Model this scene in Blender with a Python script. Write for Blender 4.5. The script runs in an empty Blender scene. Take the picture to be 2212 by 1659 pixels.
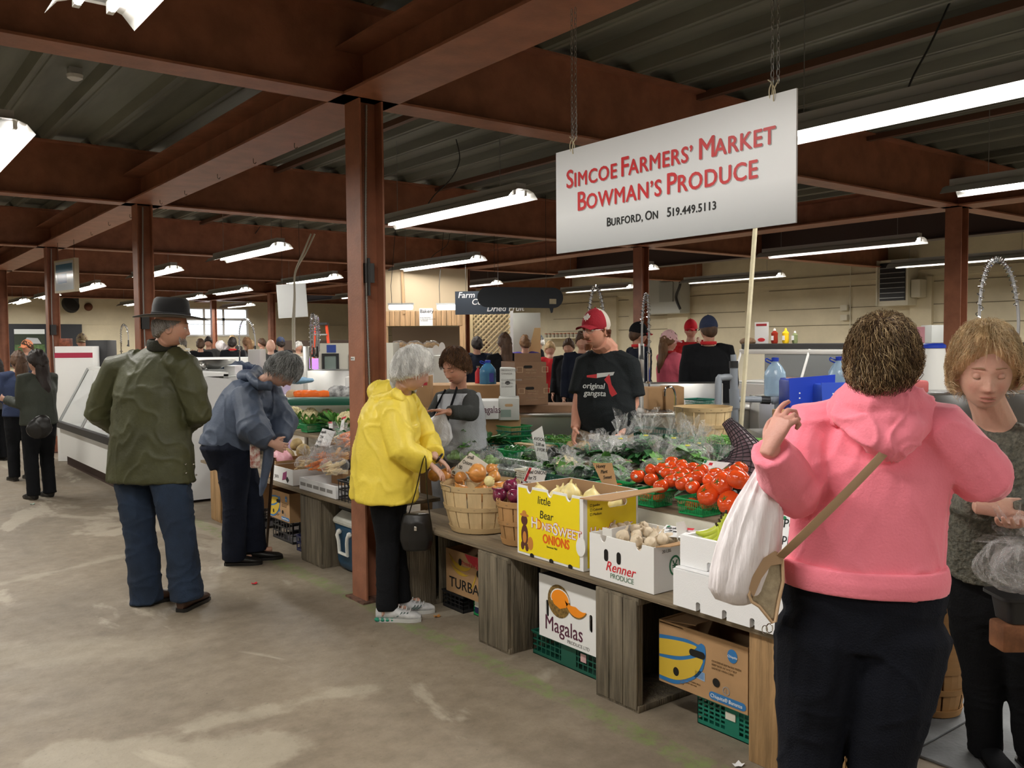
import bpy, math, random
import numpy as np
from mathutils import Vector, Matrix, geometry
R = random.Random(7)
SC = bpy.context.scene
COL = SC.collection
# ---------------------------------------------------------------- camera
F, YAW, PIT, ROL = 1911.9, .6538, -.0462, -.0080
_c, _s = math.cos(YAW), math.sin(YAW)
FW = Vector((_s*math.cos(PIT), _c*math.cos(PIT), math.sin(PIT)))
_r0 = Vector((_c, -_s, 0)); _u0 = _r0.cross(FW)
RT = _r0*math.cos(ROL) + _u0*math.sin(ROL)
UP = _u0*math.cos(ROL) - _r0*math.sin(ROL)
EYE = Vector((0, 0, 1.6))
cam = bpy.data.cameras.new('camera'); cam.sensor_width = 36; cam.lens = F/2212*36
cam.clip_start = .05; cam.clip_end = 200
co = bpy.data.objects.new('camera', cam); COL.objects.link(co); SC.camera = co
co.matrix_world = Matrix(((RT.x, UP.x, -FW.x, 0), (RT.y, UP.y, -FW.y, 0), (RT.z, UP.z, -FW.z, 1.6), (0, 0, 0, 1)))
def ray(px, py): return FW + RT*((px-1106)/F) - UP*((py-829.5)/F)
def G(px, py, z=0.): d = ray(px, py); return EYE + d*((z-1.6)/d.z)
def D(px, py, dep): return EYE + ray(px, py)*dep
def PX(px, py, x): d = ray(px, py); return EYE + d*(x/d.x)
def PY(px, py, y): d = ray(px, py); return EYE + d*(y/d.y)
# ---------------------------------------------------------------- world, exposure
w = bpy.data.worlds.new('world'); SC.world = w; w.use_nodes = True
w.node_tree.nodes['Background'].inputs[0].default_value = (.75, .85, 1, 1)
w.node_tree.nodes['Background'].inputs[1].default_value = 1.6
SC.view_settings.view_transform = 'Standard'; SC.view_settings.look = 'None'
SC.view_settings.gamma = 1; SC.view_settings.use_curve_mapping = False
SC.view_settings.exposure = 0.0
LAMP_W = 33.
# ---------------------------------------------------------------- materials
MATS = {}
def mat(name, col, rough=.6, metal=0, var=0, vscale=8, bump=0, bscale=40, col2=None, spec=.5, stretch=None, trans=0, ior=1.45, alpha=1, sheen=0, coat=0, attr=False, sub=0):
    if name in MATS: return MATS[name]
    m = bpy.data.materials.new(name); MATS[name] = m; m.use_nodes = True
    nt = m.node_tree; b = nt.nodes['Principled BSDF']; L = nt.links.new
    c4 = (*col, 1)
    b.inputs['Base Color'].default_value = c4; b.inputs['Roughness'].default_value = rough
    b.inputs['Metallic'].default_value = metal; b.inputs['Specular IOR Level'].default_value = spec
    b.inputs['Transmission Weight'].default_value = trans; b.inputs['IOR'].default_value = ior
    b.inputs['Alpha'].default_value = alpha; b.inputs['Coat Weight'].default_value = coat
    if sheen: b.inputs['Sheen Weight'].default_value = sheen
    if sub:
        b.inputs['Subsurface Weight'].default_value = sub; b.inputs['Subsurface Radius'].default_value = (.02, .008, .004)
        b.inputs['Subsurface Scale'].default_value = .4
    tc = None
    if var or bump or col2:
        tc = nt.nodes.new('ShaderNodeTexCoord'); src = tc.outputs['Object']
        if stretch:
            mp = nt.nodes.new('ShaderNodeMapping'); mp.inputs['Scale'].default_value = stretch; L(src, mp.inputs[0]); src = mp.outputs[0]
    if var or col2:
        n = nt.nodes.new('ShaderNodeTexNoise'); n.inputs['Scale'].default_value = vscale; n.inputs['Detail'].default_value = 5
        n.inputs['Roughness'].default_value = .6; L(src, n.inputs[0])
        r = nt.nodes.new('ShaderNodeValToRGB'); r.color_ramp.elements[0].position = .35; r.color_ramp.elements[1].position = .65
        a = [max(0, x*(1-var)) for x in col]; c = col2 or [min(1, x*(1+var)) for x in col]
        r.color_ramp.elements[0].color = (*a, 1); r.color_ramp.elements[1].color = (*c, 1)
        L(n.outputs[0], r.inputs[0]); L(r.outputs[0], b.inputs['Base Color'])
    if bump:
        n2 = nt.nodes.new('ShaderNodeTexNoise'); n2.inputs['Scale'].default_value = bscale; n2.inputs['Detail'].default_value = 4; L(src, n2.inputs[0])
        bp = nt.nodes.new('ShaderNodeBump'); bp.inputs['Strength'].default_value = min(1, bump); bp.inputs['Distance'].default_value = .02*max(1, bump)
        L(n2.outputs[0], bp.inputs['Height']); L(bp.outputs[0], b.inputs['Normal'])
    if attr:
        at = nt.nodes.new('ShaderNodeAttribute'); at.attribute_name = 'Col'; mx = nt.nodes.new('ShaderNodeMix'); mx.data_type = 'RGBA'; mx.blend_type = 'MULTIPLY'
        mx.inputs[0].default_value = 1; k = b.inputs['Base Color'].links
        if k: L(k[0].from_socket, mx.inputs[6])
        else: mx.inputs[6].default_value = c4
        L(at.outputs['Color'], mx.inputs[7]); L(mx.outputs[2], b.inputs['Base Color'])
    return m
def emit(name, col, s):
    m = bpy.data.materials.new(name); MATS[name] = m; m.use_nodes = True; b = m.node_tree.nodes['Principled BSDF']
    b.inputs['Base Color'].default_value = (*col, 1); b.inputs['Emission Color'].default_value = (*col, 1); b.inputs['Emission Strength'].default_value = s
    return m
def plastic(name, tint=(.9, .93, .95), op=.25, rough=.12, bump=.6, bscale=22, edge=.6):
    """thin clear film: part see-through, part glossy, creased"""
    m = bpy.data.materials.new(name); MATS[name] = m; m.use_nodes = True; nt = m.node_tree; L = nt.links.new
    b = nt.nodes['Principled BSDF']; b.inputs['Base Color'].default_value = (*tint, 1); b.inputs['Roughness'].default_value = rough
    b.inputs['Specular IOR Level'].default_value = .9
    tr = nt.nodes.new('ShaderNodeBsdfTransparent'); mx = nt.nodes.new('ShaderNodeMixShader'); out = nt.nodes['Material Output']
    tc = nt.nodes.new('ShaderNodeTexCoord'); n = nt.nodes.new('ShaderNodeTexNoise'); n.inputs['Scale'].default_value = bscale; n.inputs['Detail'].default_value = 3
    n.inputs['Distortion'].default_value = 1.5
    L(tc.outputs['Object'], n.inputs[0]); bp = nt.nodes.new('ShaderNodeBump'); bp.inputs['Strength'].default_value = bump; bp.inputs['Distance'].default_value = .03
    L(n.outputs[0], bp.inputs['Height']); L(bp.outputs[0], b.inputs['Normal'])
    lw = nt.nodes.new('ShaderNodeLayerWeight'); lw.inputs[0].default_value = .35; L(bp.outputs[0], lw.inputs['Normal'])
    ma = nt.nodes.new('ShaderNodeMath'); ma.operation = 'MULTIPLY_ADD'; ma.inputs[1].default_value = edge; ma.inputs[2].default_value = op; ma.use_clamp = True
    L(lw.outputs['Facing'], ma.inputs[0]); L(ma.outputs[0], mx.inputs[0]); L(tr.outputs[0], mx.inputs[1]); L(b.outputs[0], mx.inputs[2]); L(mx.outputs[0], out.inputs[0])
    return m
# ---------------------------------------------------------------- mesh building
class MB:
    def __init__(s): s.v = []; s.f = []; s.m = []
    def add(s, vs, fs, mi=0):
        n = len(s.v); s.v.extend([tuple(v) for v in vs]); s.f.extend([tuple(i+n for i in f) for f in fs]); s.m.extend([mi]*len(fs)); return s
    def box(s, a, b, mi=0, M=None):
        x0, y0, z0 = a; x1, y1, z1 = b
        vs = [Vector(p) for p in ((x0,y0,z0),(x1,y0,z0),(x1,y1,z0),(x0,y1,z0),(x0,y0,z1),(x1,y0,z1),(x1,y1,z1),(x0,y1,z1))]
        if M is not None: vs = [M @ v for v in vs]
        return s.add(vs, [(0,3,2,1),(4,5,6,7),(0,1,5,4),(1,2,6,5),(2,3,7,6),(3,0,4,7)], mi)
    def rbox(s, a, b, r=.01, mi=0, M=None, seg=3):
        """box with all edges rounded"""
        a, b = Vector(a), Vector(b); c = (a+b)/2; h = (b-a)/2; r = min(r, h.x, h.y, h.z)
        g = []
        for i in range(seg+1):
            t = i/seg*math.pi/4
            g.append((math.tan(t)))
        pts = [-1]+[0]*0
        n = seg
        us = [-1+ i/n for i in range(n)]+[0] if False else None
        vs = []; fs = []; idx = {}
        def key(p): return tuple(round(q, 5) for q in p)
        def vert(p):
            q = Vector([max(-(h[i]-r), min(h[i]-r, p[i])) for i in range(3)]); d = p-q
            if d.length > 1e-9: p = q + d.normalized()*r
            k = key(p)
            if k not in idx: idx[k] = len(vs); vs.append(c+p if M is None else M @ (c+p))
            return idx[k]
        def grid(L):
            o = [-L + r*(1-math.cos(i/n*math.pi/2))*0 + r*i/n for i in range(n+1)]
            return o + [-q for q in reversed(o)]
        G3 = [grid(h[i]) for i in range(3)]
        for ax in range(3):
            u, w_ = (ax+1) % 3, (ax+2) % 3
            for sg in (-1, 1):
                for i in range(len(G3[u])-1):
                    for j in range(len(G3[w_])-1):
                        q = []
                        for (ii, jj) in ((i, j), (i+1, j), (i+1, j+1), (i, j+1)):
                            p = Vector((0, 0, 0)); p[ax] = sg*h[ax]; p[u] = G3[u][ii]; p[w_] = G3[w_][jj]; q.append(vert(p))
                        if sg < 0: q.reverse()
                        q2 = []
                        for k in q:
                            if k not in q2: q2.append(k)
                        if len(q2) > 2: fs.append(tuple(q2))
        return s.add(vs, fs, mi)
    def tube(s, pts, rad, n=8, mi=0, cap=True, closed=False, flat=None, up=None):
        """tube through points; rad number, list, or list of (rx, ry)"""
        pts = [Vector(p) for p in pts]; N = len(pts)
        rr = rad if isinstance(rad, (list, tuple)) else [rad]*N
        vs = []; fs = []; prev = None
        for i, p in enumerate(pts):
            if closed: t = pts[(i+1) % N]-pts[i-1]
            else: t = pts[min(i+1, N-1)]-pts[max(i-1, 0)]
            t = t.normalized() if t.length > 1e-9 else Vector((0, 0, 1))
            if up is not None:
                a = Vector(up); a = a - t*a.dot(t)
                if a.length < 1e-6: a = t.orthogonal()
            elif prev is None: a = t.orthogonal()
            else: a = prev - t*prev.dot(t)
            a.normalize(); prev = a; b = t.cross(a)
            rx, ry = rr[i] if isinstance(rr[i], (tuple, list)) else (rr[i], rr[i])
            for k in range(n):
                th = 2*math.pi*k/n; vs.append(p + a*(math.cos(th)*rx) + b*(math.sin(th)*ry))
        M_ = N if closed else N-1
        for i in range(M_):
            for k in range(n):
                j = (i+1) % N; fs.append((i*n+k, i*n+(k+1) % n, j*n+(k+1) % n, j*n+k))
        if cap and not closed: fs.append(tuple(reversed(range(n)))); fs.append(tuple((N-1)*n+k for k in range(n)))
        return s.add(vs, fs, mi)
    def lathe(s, prof, n=24, c=(0, 0, 0), mi=0, M=None, cap=True, fx=None):
        vs = []; fs = []
        for r, z in prof:
            for k in range(n):
                th = 2*math.pi*k/n; rr = r*(fx(th, z) if fx else 1); v = Vector((c[0]+rr*math.cos(th), c[1]+rr*math.sin(th), c[2]+z)); vs.append(M @ v if M is not None else v)
        for i in range(len(prof)-1):
            for k in range(n): fs.append((i*n+k, i*n+(k+1) % n, (i+1)*n+(k+1) % n, (i+1)*n+k))
        if cap:
            if prof[0][0] > 1e-6: fs.append(tuple(reversed(range(n))))
            if prof[-1][0] > 1e-6: fs.append(tuple((len(prof)-1)*n+k for k in range(n)))
        return s.add(vs, fs, mi)
    def ball(s, c, r, n=12, m=8, mi=0, M=None, fn=None):
        """ellipsoid; fn(dir)->scale"""
        c = Vector(c); r = Vector(r) if hasattr(r, '__len__') else Vector((r, r, r)); vs = []; fs = []
        for i in range(m+1):
            ph = math.pi*i/m
            for k in range(n if 0 < i < m else 1):
                th = 2*math.pi*k/n; d = Vector((math.sin(ph)*math.cos(th), math.sin(ph)*math.sin(th), math.cos(ph))); q = fn(d) if fn else 1
                v = Vector((d.x*r.x, d.y*r.y, d.z*r.z))*q; vs.append(c + (M @ v if M is not None else v))
        def ix(i, k): return 0 if i == 0 else (len(vs)-1 if i == m else 1+(i-1)*n+k % n)
        for i in range(m):
            for k in range(n):
                q = [ix(i, k), ix(i+1, k), ix(i+1, k+1), ix(i, k+1)]; o = []
                for a in q:
                    if a not in o: o.append(a)
                fs.append(tuple(o))
        return s.add(vs, fs, mi)
    def prism(s, poly, th, M, mi=0, holes=()):
        """polygon (2D, xy) with holes, thickness th along local +z, placed by M"""
        loops = [[Vector((x, y, 0)) for x, y in poly]] + [[Vector((x, y, 0)) for x, y in h] for h in holes]
        tri = geometry.tessellate_polygon(loops); flat = [p for l in loops for p in l]; n = len(flat)
        vs = [M @ p for p in flat] + [M @ (p+Vector((0, 0, th))) for p in flat]; fs = []
        for t in tri:
            a, b, c = [flat[i] for i in t]; up = (b-a).cross(c-a).z > 0
            t = tuple(t) if up else tuple(reversed(t)); fs.append(tuple(reversed(t))); fs.append(tuple(i+n for i in t))
        o = 0
        for li, l in enumerate(loops):
            ar = sum(l[i].x*l[(i+1) % len(l)].y-l[(i+1) % len(l)].x*l[i].y for i in range(len(l)))
            for i in range(len(l)):
                a, b = o+i, o+(i+1) % len(l); q = (a, b, b+n, a+n)
                if (ar < 0) != (li > 0): q = tuple(reversed(q))
                fs.append(q)
            o += len(l)
        return s.add(vs, fs, mi)
    def grid(s, P, mi=0, wrap=False):
        """surface from 2D list of points"""
        a, b = len(P), len(P[0]); vs = [p for r in P for p in r]; fs = []
        for i in range(a-1):
            for j in range(b if wrap else b-1): fs.append((i*b+j, i*b+(j+1) % b, (i+1)*b+(j+1) % b, (i+1)*b+j))
        return s.add(vs, fs, mi)
    def mesh(s, name, mats, smooth=True, ang=40):
        me = bpy.data.meshes.new(name); me.from_pydata(s.v, [], s.f)
        for m in (mats if isinstance(mats, (list, tuple)) else [mats]): me.materials.append(m)
        if any(s.m): me.polygons.foreach_set('material_index', s.m)
        if smooth:
            me.polygons.foreach_set('use_smooth', [True]*len(me.polygons)); me.set_sharp_from_angle(angle=math.radians(ang))
        me.update(); return me
def link(name, me, parent=None, loc=None, rz=None, M=None):
    o = bpy.data.objects.new(name, me); COL.objects.link(o)
    if loc is not None: o.location = loc
    if rz is not None: o.rotation_euler = (0, 0, rz)
    if M is not None: o.matrix_local = M
    if parent is not None: o.parent = parent
    return o
def obj(name, mb, mats, parent=None, smooth=True, ang=40, **k): return link(name, mb.mesh(name, mats, smooth, ang), parent, **k)
def tag(o, label=None, cat=None, group=None, kind=None):
    if label: o['label'] = label
    if cat: o['category'] = cat
    if group: o['group'] = group
    if kind: o['kind'] = kind
    return o
def thing(name, label, cat, loc=(0, 0, 0), rz=0, group=None):
    o = bpy.data.objects.new(name, None); COL.objects.link(o); o.location = loc; o.rotation_euler = (0, 0, rz); o.empty_display_size = .05
    return tag(o, label, cat, group)
def dup(root, loc=None, rz=None, label=None, group=None, M=None, sc=None):
    r = root.copy(); COL.objects.link(r)
    if loc is not None: r.location = loc
    if rz is not None: r.rotation_euler = (0, 0, rz)
    if M is not None: r.matrix_world = M
    if sc is not None: r.scale = (sc, sc, sc)
    if label: r['label'] = label
    if group: r['group'] = group
    for ch in KIDS(root):
        c = ch.copy(); COL.objects.link(c); c.parent = r
        for g in KIDS(ch):
            d = g.copy(); COL.objects.link(d); d.parent = c
    return r
def KIDS(o): return list(o.children)
def text(s, size, M, m, parent, name='lettering', bold=0, shear=0, sx=1, depth=.0008, align='LEFT', space=1):
    """lettering as flat raised geometry; M maps local xy (x right, y up) to the face"""
    cu = bpy.data.curves.new('t', 'FONT'); cu.body = s; cu.size = size; cu.shear = shear; cu.extrude = depth; cu.align_x = align; cu.resolution_u = 3
    cu.space_character = space
    o = bpy.data.objects.new('t', cu); COL.objects.link(o); dg = bpy.context.evaluated_depsgraph_get(); me = bpy.data.meshes.new_from_object(o.evaluated_get(dg))
    bpy.data.objects.remove(o); bpy.data.curves.remove(cu)
    if bold > .0004:
        n = len(me.vertices); v = [x.co.copy() for x in me.vertices]; f = [tuple(p.vertices) for p in me.polygons]; V, F_ = [], []
        for k, (a, b) in enumerate(((-.7, 0), (.7, 0), (0, .6), (0, -.6))): V += [x+Vector((a*bold/sx, b*bold, .00012*k)) for x in v]; F_ += [tuple(i+n*k for i in q) for q in f]
        me = bpy.data.meshes.new('t'); me.from_pydata(V, [], F_)
    me.transform(M @ Matrix.Scale(sx, 4, (1, 0, 0))); me.materials.clear(); me.materials.append(m); me.name = name
    return link(name, me, parent)
def face_m(o, xd, yd, off=.0):
    """matrix with x axis xd, y axis yd, z=normal, origin o + normal*off"""
    x = Vector(xd).normalized(); z = x.cross(Vector(yd)).normalized(); y = z.cross(x)
    o = Vector(o)+z*off
    return Matrix(((x.x, y.x, z.x, o.x), (x.y, y.y, z.y, o.y), (x.z, y.z, z.z, o.z), (0, 0, 0, 1)))
def basis(o, rz=0, rx=0, ry=0): return Matrix.Translation(o) @ Matrix.Rotation(rz, 4, 'Z') @ Matrix.Rotation(ry, 4, 'Y') @ Matrix.Rotation(rx, 4, 'X')
def ell(cx, cy, rx, ry, n=16, a0=0): return [(cx+rx*math.cos(a0+2*math.pi*i/n), cy+ry*math.sin(a0+2*math.pi*i/n)) for i in range(n)]
def slot(cx, cy, w_, h_, n=6):
    r = min(w_, h_)/2; o = []
    if w_ >= h_:
        for i in range(n+1): a = -math.pi/2+math.pi*i/n; o.append((cx+w_/2-r+r*math.cos(a), cy+r*math.sin(a)))
        for i in range(n+1): a = math.pi/2+math.pi*i/n; o.append((cx-w_/2+r+r*math.cos(a), cy+r*math.sin(a)))
    else:
        for i in range(n+1): a = math.pi*i/n; o.append((cx+r*math.cos(a), cy+h_/2-r+r*math.sin(a)))
        for i in range(n+1): a = math.pi+math.pi*i/n; o.append((cx+r*math.cos(a), cy-h_/2+r+r*math.sin(a)))
    return o
def catm(pts, k=6, closed=False):
    """Catmull-Rom through points"""
    P = [Vector(p) for p in pts]; n = len(P); o = []
    for i in range(n if closed else n-1):
        a, b, c, d = (P[(i-1) % n] if closed or i > 0 else P[0]), P[i], P[(i+1) % n], (P[(i+2) % n] if closed or i+2 < n else P[-1])
        for j in range(k):
            t = j/k; o.append(.5*((2*b)+(c-a)*t+(2*a-5*b+4*c-d)*t*t+(3*b-a-3*c+d)*t**3))
    if not closed: o.append(P[-1])
    return o
# value noise, vectorised
_rs = np.random.RandomState(3); _tab = _rs.rand(4096)
def noise3(p, sc=1., seed=0):
    p = np.asarray(p)*sc + seed*17.3; i = np.floor(p).astype(np.int64); f = p-i; f = f*f*(3-2*f); o = 0
    for dx in (0, 1):
        for dy in (0, 1):
            for dz in (0, 1):
                h = _tab[((i[:, 0]+dx)*73856093 ^ (i[:, 1]+dy)*19349663 ^ (i[:, 2]+dz)*83492791) & 4095]
                o = o + h*(f[:, 0] if dx else 1-f[:, 0])*(f[:, 1] if dy else 1-f[:, 1])*(f[:, 2] if dz else 1-f[:, 2])
    return o*2-1
# ================================================================ structure
RUST = mat('rust_red_paint', (.305, .122, .068), .5, var=.18, vscale=5, bump=.08, bscale=60)
DECK = mat('deck_steel', (.150, .155, .125), .55, var=.25, vscale=1.2, stretch=(3, .4, 3))
WALLM = mat('cream_block_wall', (.62, .55, .39), .75, var=.09, vscale=1.1, bump=.25, bscale=14)
GALV = mat('galvanised', (.36, .37, .36), .4, metal=.8)
DARKM = mat('dark_metal', (.03, .03, .03), .5)
WHITE = mat('white_enamel', (.78, .78, .76), .35)
STEEL = mat('stainless_steel', (.60, .60, .58), .28, metal=1, var=.06, vscale=2, stretch=(1, 30, 1))
CHROME = mat('chrome', (.75, .75, .76), .08, metal=1)
BLACKP = mat('black_plastic', (.018, .018, .02), .4)
# floor
def floor_mat():
    m = bpy.data.materials.new('worn_concrete'); m.use_nodes = True; nt = m.node_tree; b = nt.nodes['Principled BSDF']; L = nt.links.new; N = nt.nodes.new
    tc = N('ShaderNodeTexCoord'); P = tc.outputs['Object']
    def noi(sc, det=6, ro=.6, dist=0, st=None):
        n = N('ShaderNodeTexNoise'); n.inputs['Scale'].default_value = sc; n.inputs['Detail'].default_value = det; n.inputs['Roughness'].default_value = ro; n.inputs['Distortion'].default_value = dist
        if st: mp = N('ShaderNodeMapping'); mp.inputs['Scale'].default_value = st; L(P, mp.inputs[0]); L(mp.outputs[0], n.inputs[0])
        else: L(P, n.inputs[0])
        return n.outputs[0]
    def ramp(src, a, b_, c0=(0, 0, 0, 1), c1=(1, 1, 1, 1)):
        r = N('ShaderNodeValToRGB'); r.color_ramp.elements[0].position = a; r.color_ramp.elements[1].position = b_; r.color_ramp.elements[0].color = c0; r.color_ramp.elements[1].color = c1
        L(src, r.inputs[0]); return r.outputs[0]
    def mix(f, a, b_):
        x = N('ShaderNodeMix'); x.data_type = 'RGBA'
        for s_, v in ((0, f), (6, a), (7, b_)):
            if hasattr(v, 'links') or hasattr(v, 'is_linked'): L(v, x.inputs[s_])
            else: x.inputs[s_].default_value = v
        return x.outputs[2]
    def mth(op, a, b_, c=None, clamp=False):
        x = N('ShaderNodeMath'); x.operation = op; x.use_clamp = clamp
        for i, v in enumerate((a, b_, c)):
            if v is None: continue
            if hasattr(v, 'is_linked'): L(v, x.inputs[i])
            else: x.inputs[i].default_value = v
        return x.outputs[0]
    base = ramp(noi(.55, 8, .62, .8), .3, .7, (.185, .15, .110, 1), (.33, .275, .205, 1))
    fine = ramp(noi(9, 8, .7), .35, .7, (.62, .6, .56, 1), (1.06, 1.06, 1.06, 1))
    x = N('ShaderNodeMix'); x.data_type = 'RGBA'; x.blend_type = 'MULTIPLY'; x.inputs[0].default_value = .75; L(base, x.inputs[6]); L(fine, x.inputs[7]); c = x.outputs[2]
    patch = ramp(noi(.8, 6, .6, 1.8, (1, .45, 1)), .56, .6)      # bare light screed showing between worn coating
    c = mix(mth('MULTIPLY', patch, .62), c, (.42, .37, .29, 1))
    dark = ramp(noi(1.7, 8, .7, 1), .58, .72); c = mix(mth('MULTIPLY', dark, .5), c, (.12, .10, .07, 1))
    speck = ramp(noi(34, 3, .5), .70, .74); c = mix(mth('MULTIPLY', speck, .6), c, (.06, .05, .035, 1))
    sp = N('ShaderNodeSeparateXYZ'); L(P, sp.inputs[0]); X, Y = sp.outputs[0], sp.outputs[1]
    wob = mth('MULTIPLY_ADD', noi(3, 3), .10, -.05)
    gx = mth('ABSOLUTE', mth('ADD', mth('SUBTRACT', X, 2.56), wob), 0)
    ln = mth('SUBTRACT', 1, mth('MULTIPLY', mth('SUBTRACT', gx, .045), 40, clamp=True), clamp=True)
    wear = ramp(noi(14, 5, .7), .4, .6); yf = mth('LESS_THAN', Y, 9)
    c = mix(mth('MULTIPLY', mth('MULTIPLY', ln, wear), mth('MULTIPLY', yf, .55)), c, (.17, .27, .06, 1))
    # pale screed patches laid over the old slab
    def seg(a, b_, w0):
        dx, dy = b_.x-a.x, b_.y-a.y; L2 = dx*dx+dy*dy
        px = mth('SUBTRACT', X, a.x); py = mth('SUBTRACT', Y, a.y); t_ = mth('DIVIDE', mth('ADD', mth('MULTIPLY', px, dx), mth('MULTIPLY', py, dy)), L2, clamp=True)
        ex = mth('SUBTRACT', px, mth('MULTIPLY', t_, dx)); ey = mth('SUBTRACT', py, mth('MULTIPLY', t_, dy)); d_ = mth('SQRT', mth('ADD', mth('MULTIPLY', ex, ex), mth('MULTIPLY', ey, ey)), 0)
        d_ = mth('ADD', d_, mth('MULTIPLY_ADD', noi(2.6, 6, .65), .5, -.25)); return mth('MULTIPLY', mth('SUBTRACT', w0, d_), 16, clamp=True)
    for a, b_, w0, al in ((G(150, 1640), G(560, 1620), .20, .42), (G(430, 1570), G(800, 1480), .08, .40), (G(0, 1262), G(380, 1175), .07, .34), (G(-80, 1420), G(300, 1400), .22, .2)): c = mix(mth('MULTIPLY', seg(a, b_, w0), al), c, (.44, .395, .305, 1))
    pits = ramp(noi(60, 4, .6), .30, .40, (1, 1, 1, 1), (0, 0, 0, 1)); c = mix(mth('MULTIPLY', pits, .30), c, (.09, .075, .06, 1))
    L(c, b.inputs['Base Color']); rr = ramp(noi(2.2, 5), .3, .7, (.42, .42, .42, 1), (.7, .7, .7, 1)); L(rr, b.inputs['Roughness'])
    bp = N('ShaderNodeBump'); bp.inputs['Strength'].default_value = .25; bp.inputs['Distance'].default_value = .01; L(noi(22, 8, .65), bp.inputs['Height']); L(bp.outputs[0], b.inputs['Normal'])
    return m
XL, XR, YB, YF, ZC = -6.0, 17.4, -6.0, 31.0, 3.72
tag(obj('floor', MB().box((XL, YB, -.12), (XR, YF, 0)), floor_mat(), smooth=False), 'worn concrete floor with pale patches and a faded green painted line', kind='structure')
# corrugated deck: ribs run along Y
mb = MB(); pit = .46; prof = []
x = XL
while x < XR:
    for dx, z in ((0, ZC), (.30, ZC), (.335, ZC-.075), (.365, ZC-.075), (.372, ZC-.066), (.388, ZC-.066), (.395, ZC-.075), (.425, ZC-.075)): prof.append((min(x+dx, XR), z))
    x += pit
prof.append((XR, ZC))
vs = [(a, YB, z) for a, z in prof]+[(a, YF, z) for a, z in prof]; n = len(prof)
mb.add(vs, [(i, i+n, i+1+n, i+1) for i in range(n-1)]); mb.box((XL, YB, ZC+.02), (XR, YF, ZC+.12))
tag(obj('ceiling', mb, DECK, smooth=False), 'ribbed grey-green steel roof deck', kind='structure')
def wall_mat():
    m = WALLM; return m
# far wall with a window opening
WX0, WX1, WZ0, WZ1 = 8.98, 11.82, 1.98, 2.86
mb = MB(); T_ = .2
for a, b in (((XL, YF, 0), (WX0, YF+T_, ZC+.12)), ((WX1, YF, 0), (XR+T_, YF+T_, ZC+.12)), ((WX0, YF, 0), (WX1, YF+T_, WZ0)), ((WX0, YF, WZ1), (WX1, YF+T_, ZC+.12))): mb.box(a, b)
mb.box((XL, YF-.03, 2.30), (WX0-.1, YF, 2.33)); mb.box((WX1+.1, YF-.03, 2.30), (XR, YF, 2.33))
tag(obj('wall_far', mb, WALLM, smooth=False), 'cream painted far wall around a row of bright windows', kind='structure')
mb = MB(); mb.box((XR, YB, 0), (XR+T_, YF, ZC+.12))
for z, dy in ((2.30, 0), (2.75, 0), (1.93, 0)):
    y = YB
    while y < YF: mb.box((XR-.012, y, z), (XR, min(y+3.2, YF), z+.014), 1); y += 3.9
mb.box((XR-.05, YB, 2.86), (XR, YF, 3.0)); mb.box((XR-.09, 8.9, 0), (XR, 9.35, 2.86)); mb.box((XR-.09, 15.2, 0), (XR, 15.9, 2.86)); mb.box((XR-.09, 17.8, 0), (XR, 18.5, 2.86))
tag(obj('wall_right', mb, [WALLM, mat('wall_joint', (.20, .17, .11), .8)], smooth=False), 'cream painted side wall with dark horizontal panel joints', kind='structure')
tag(obj('wall_left', MB().box((XL-T_, YB, 0), (XL, YF, ZC+.12)), WALLM, smooth=False), 'cream painted wall at the left', kind='structure')
tag(obj('wall_back', MB().box((XL-T_, YB-T_, 0), (XR+T_, YB, ZC+.12)), WALLM, smooth=False), 'cream painted wall behind the viewer', kind='structure')
# window: two rows of panes, four across, sunlit glass
wn = thing('window_1', 'row of white-framed windows bright with daylight in the far wall', None, (0, YF, 0)); wn['kind'] = 'structure'
mb = MB(); fr = .05
xs = [WX0, 9.62, 10.28, 10.96, 11.82]; zs = [WZ0, 2.50, WZ1]
mb.box((WX0-.05, -.04, WZ0-.06), (WX1+.05, .12, WZ0)); mb.box((WX0-.05, -.02, WZ1), (WX1+.05, .12, WZ1+.05))
for q in xs: mb.box((q-.04, -.01, WZ0), (q+.04, .10, WZ1))
mb.box((WX0, -.01, 2.47), (WX1, .10, 2.56)); mb.box((WX0, 0, 2.33), (WX1, .07, 2.35))
obj('window_frame', mb, WHITE, wn, smooth=False)
GLASSW = emit('daylight_glass', (.80, .90, 1.0), 3.2)
for i in range(4):
    for j in range(2):
        g = MB().box((xs[i]+.04, .10, (zs[j]+(.06 if j else 0))), (xs[i+1]-.04, .11, zs[j+1]-(.03 if j == 0 else 0)))
        obj('pane', g, GLASSW, wn, smooth=False)
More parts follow.
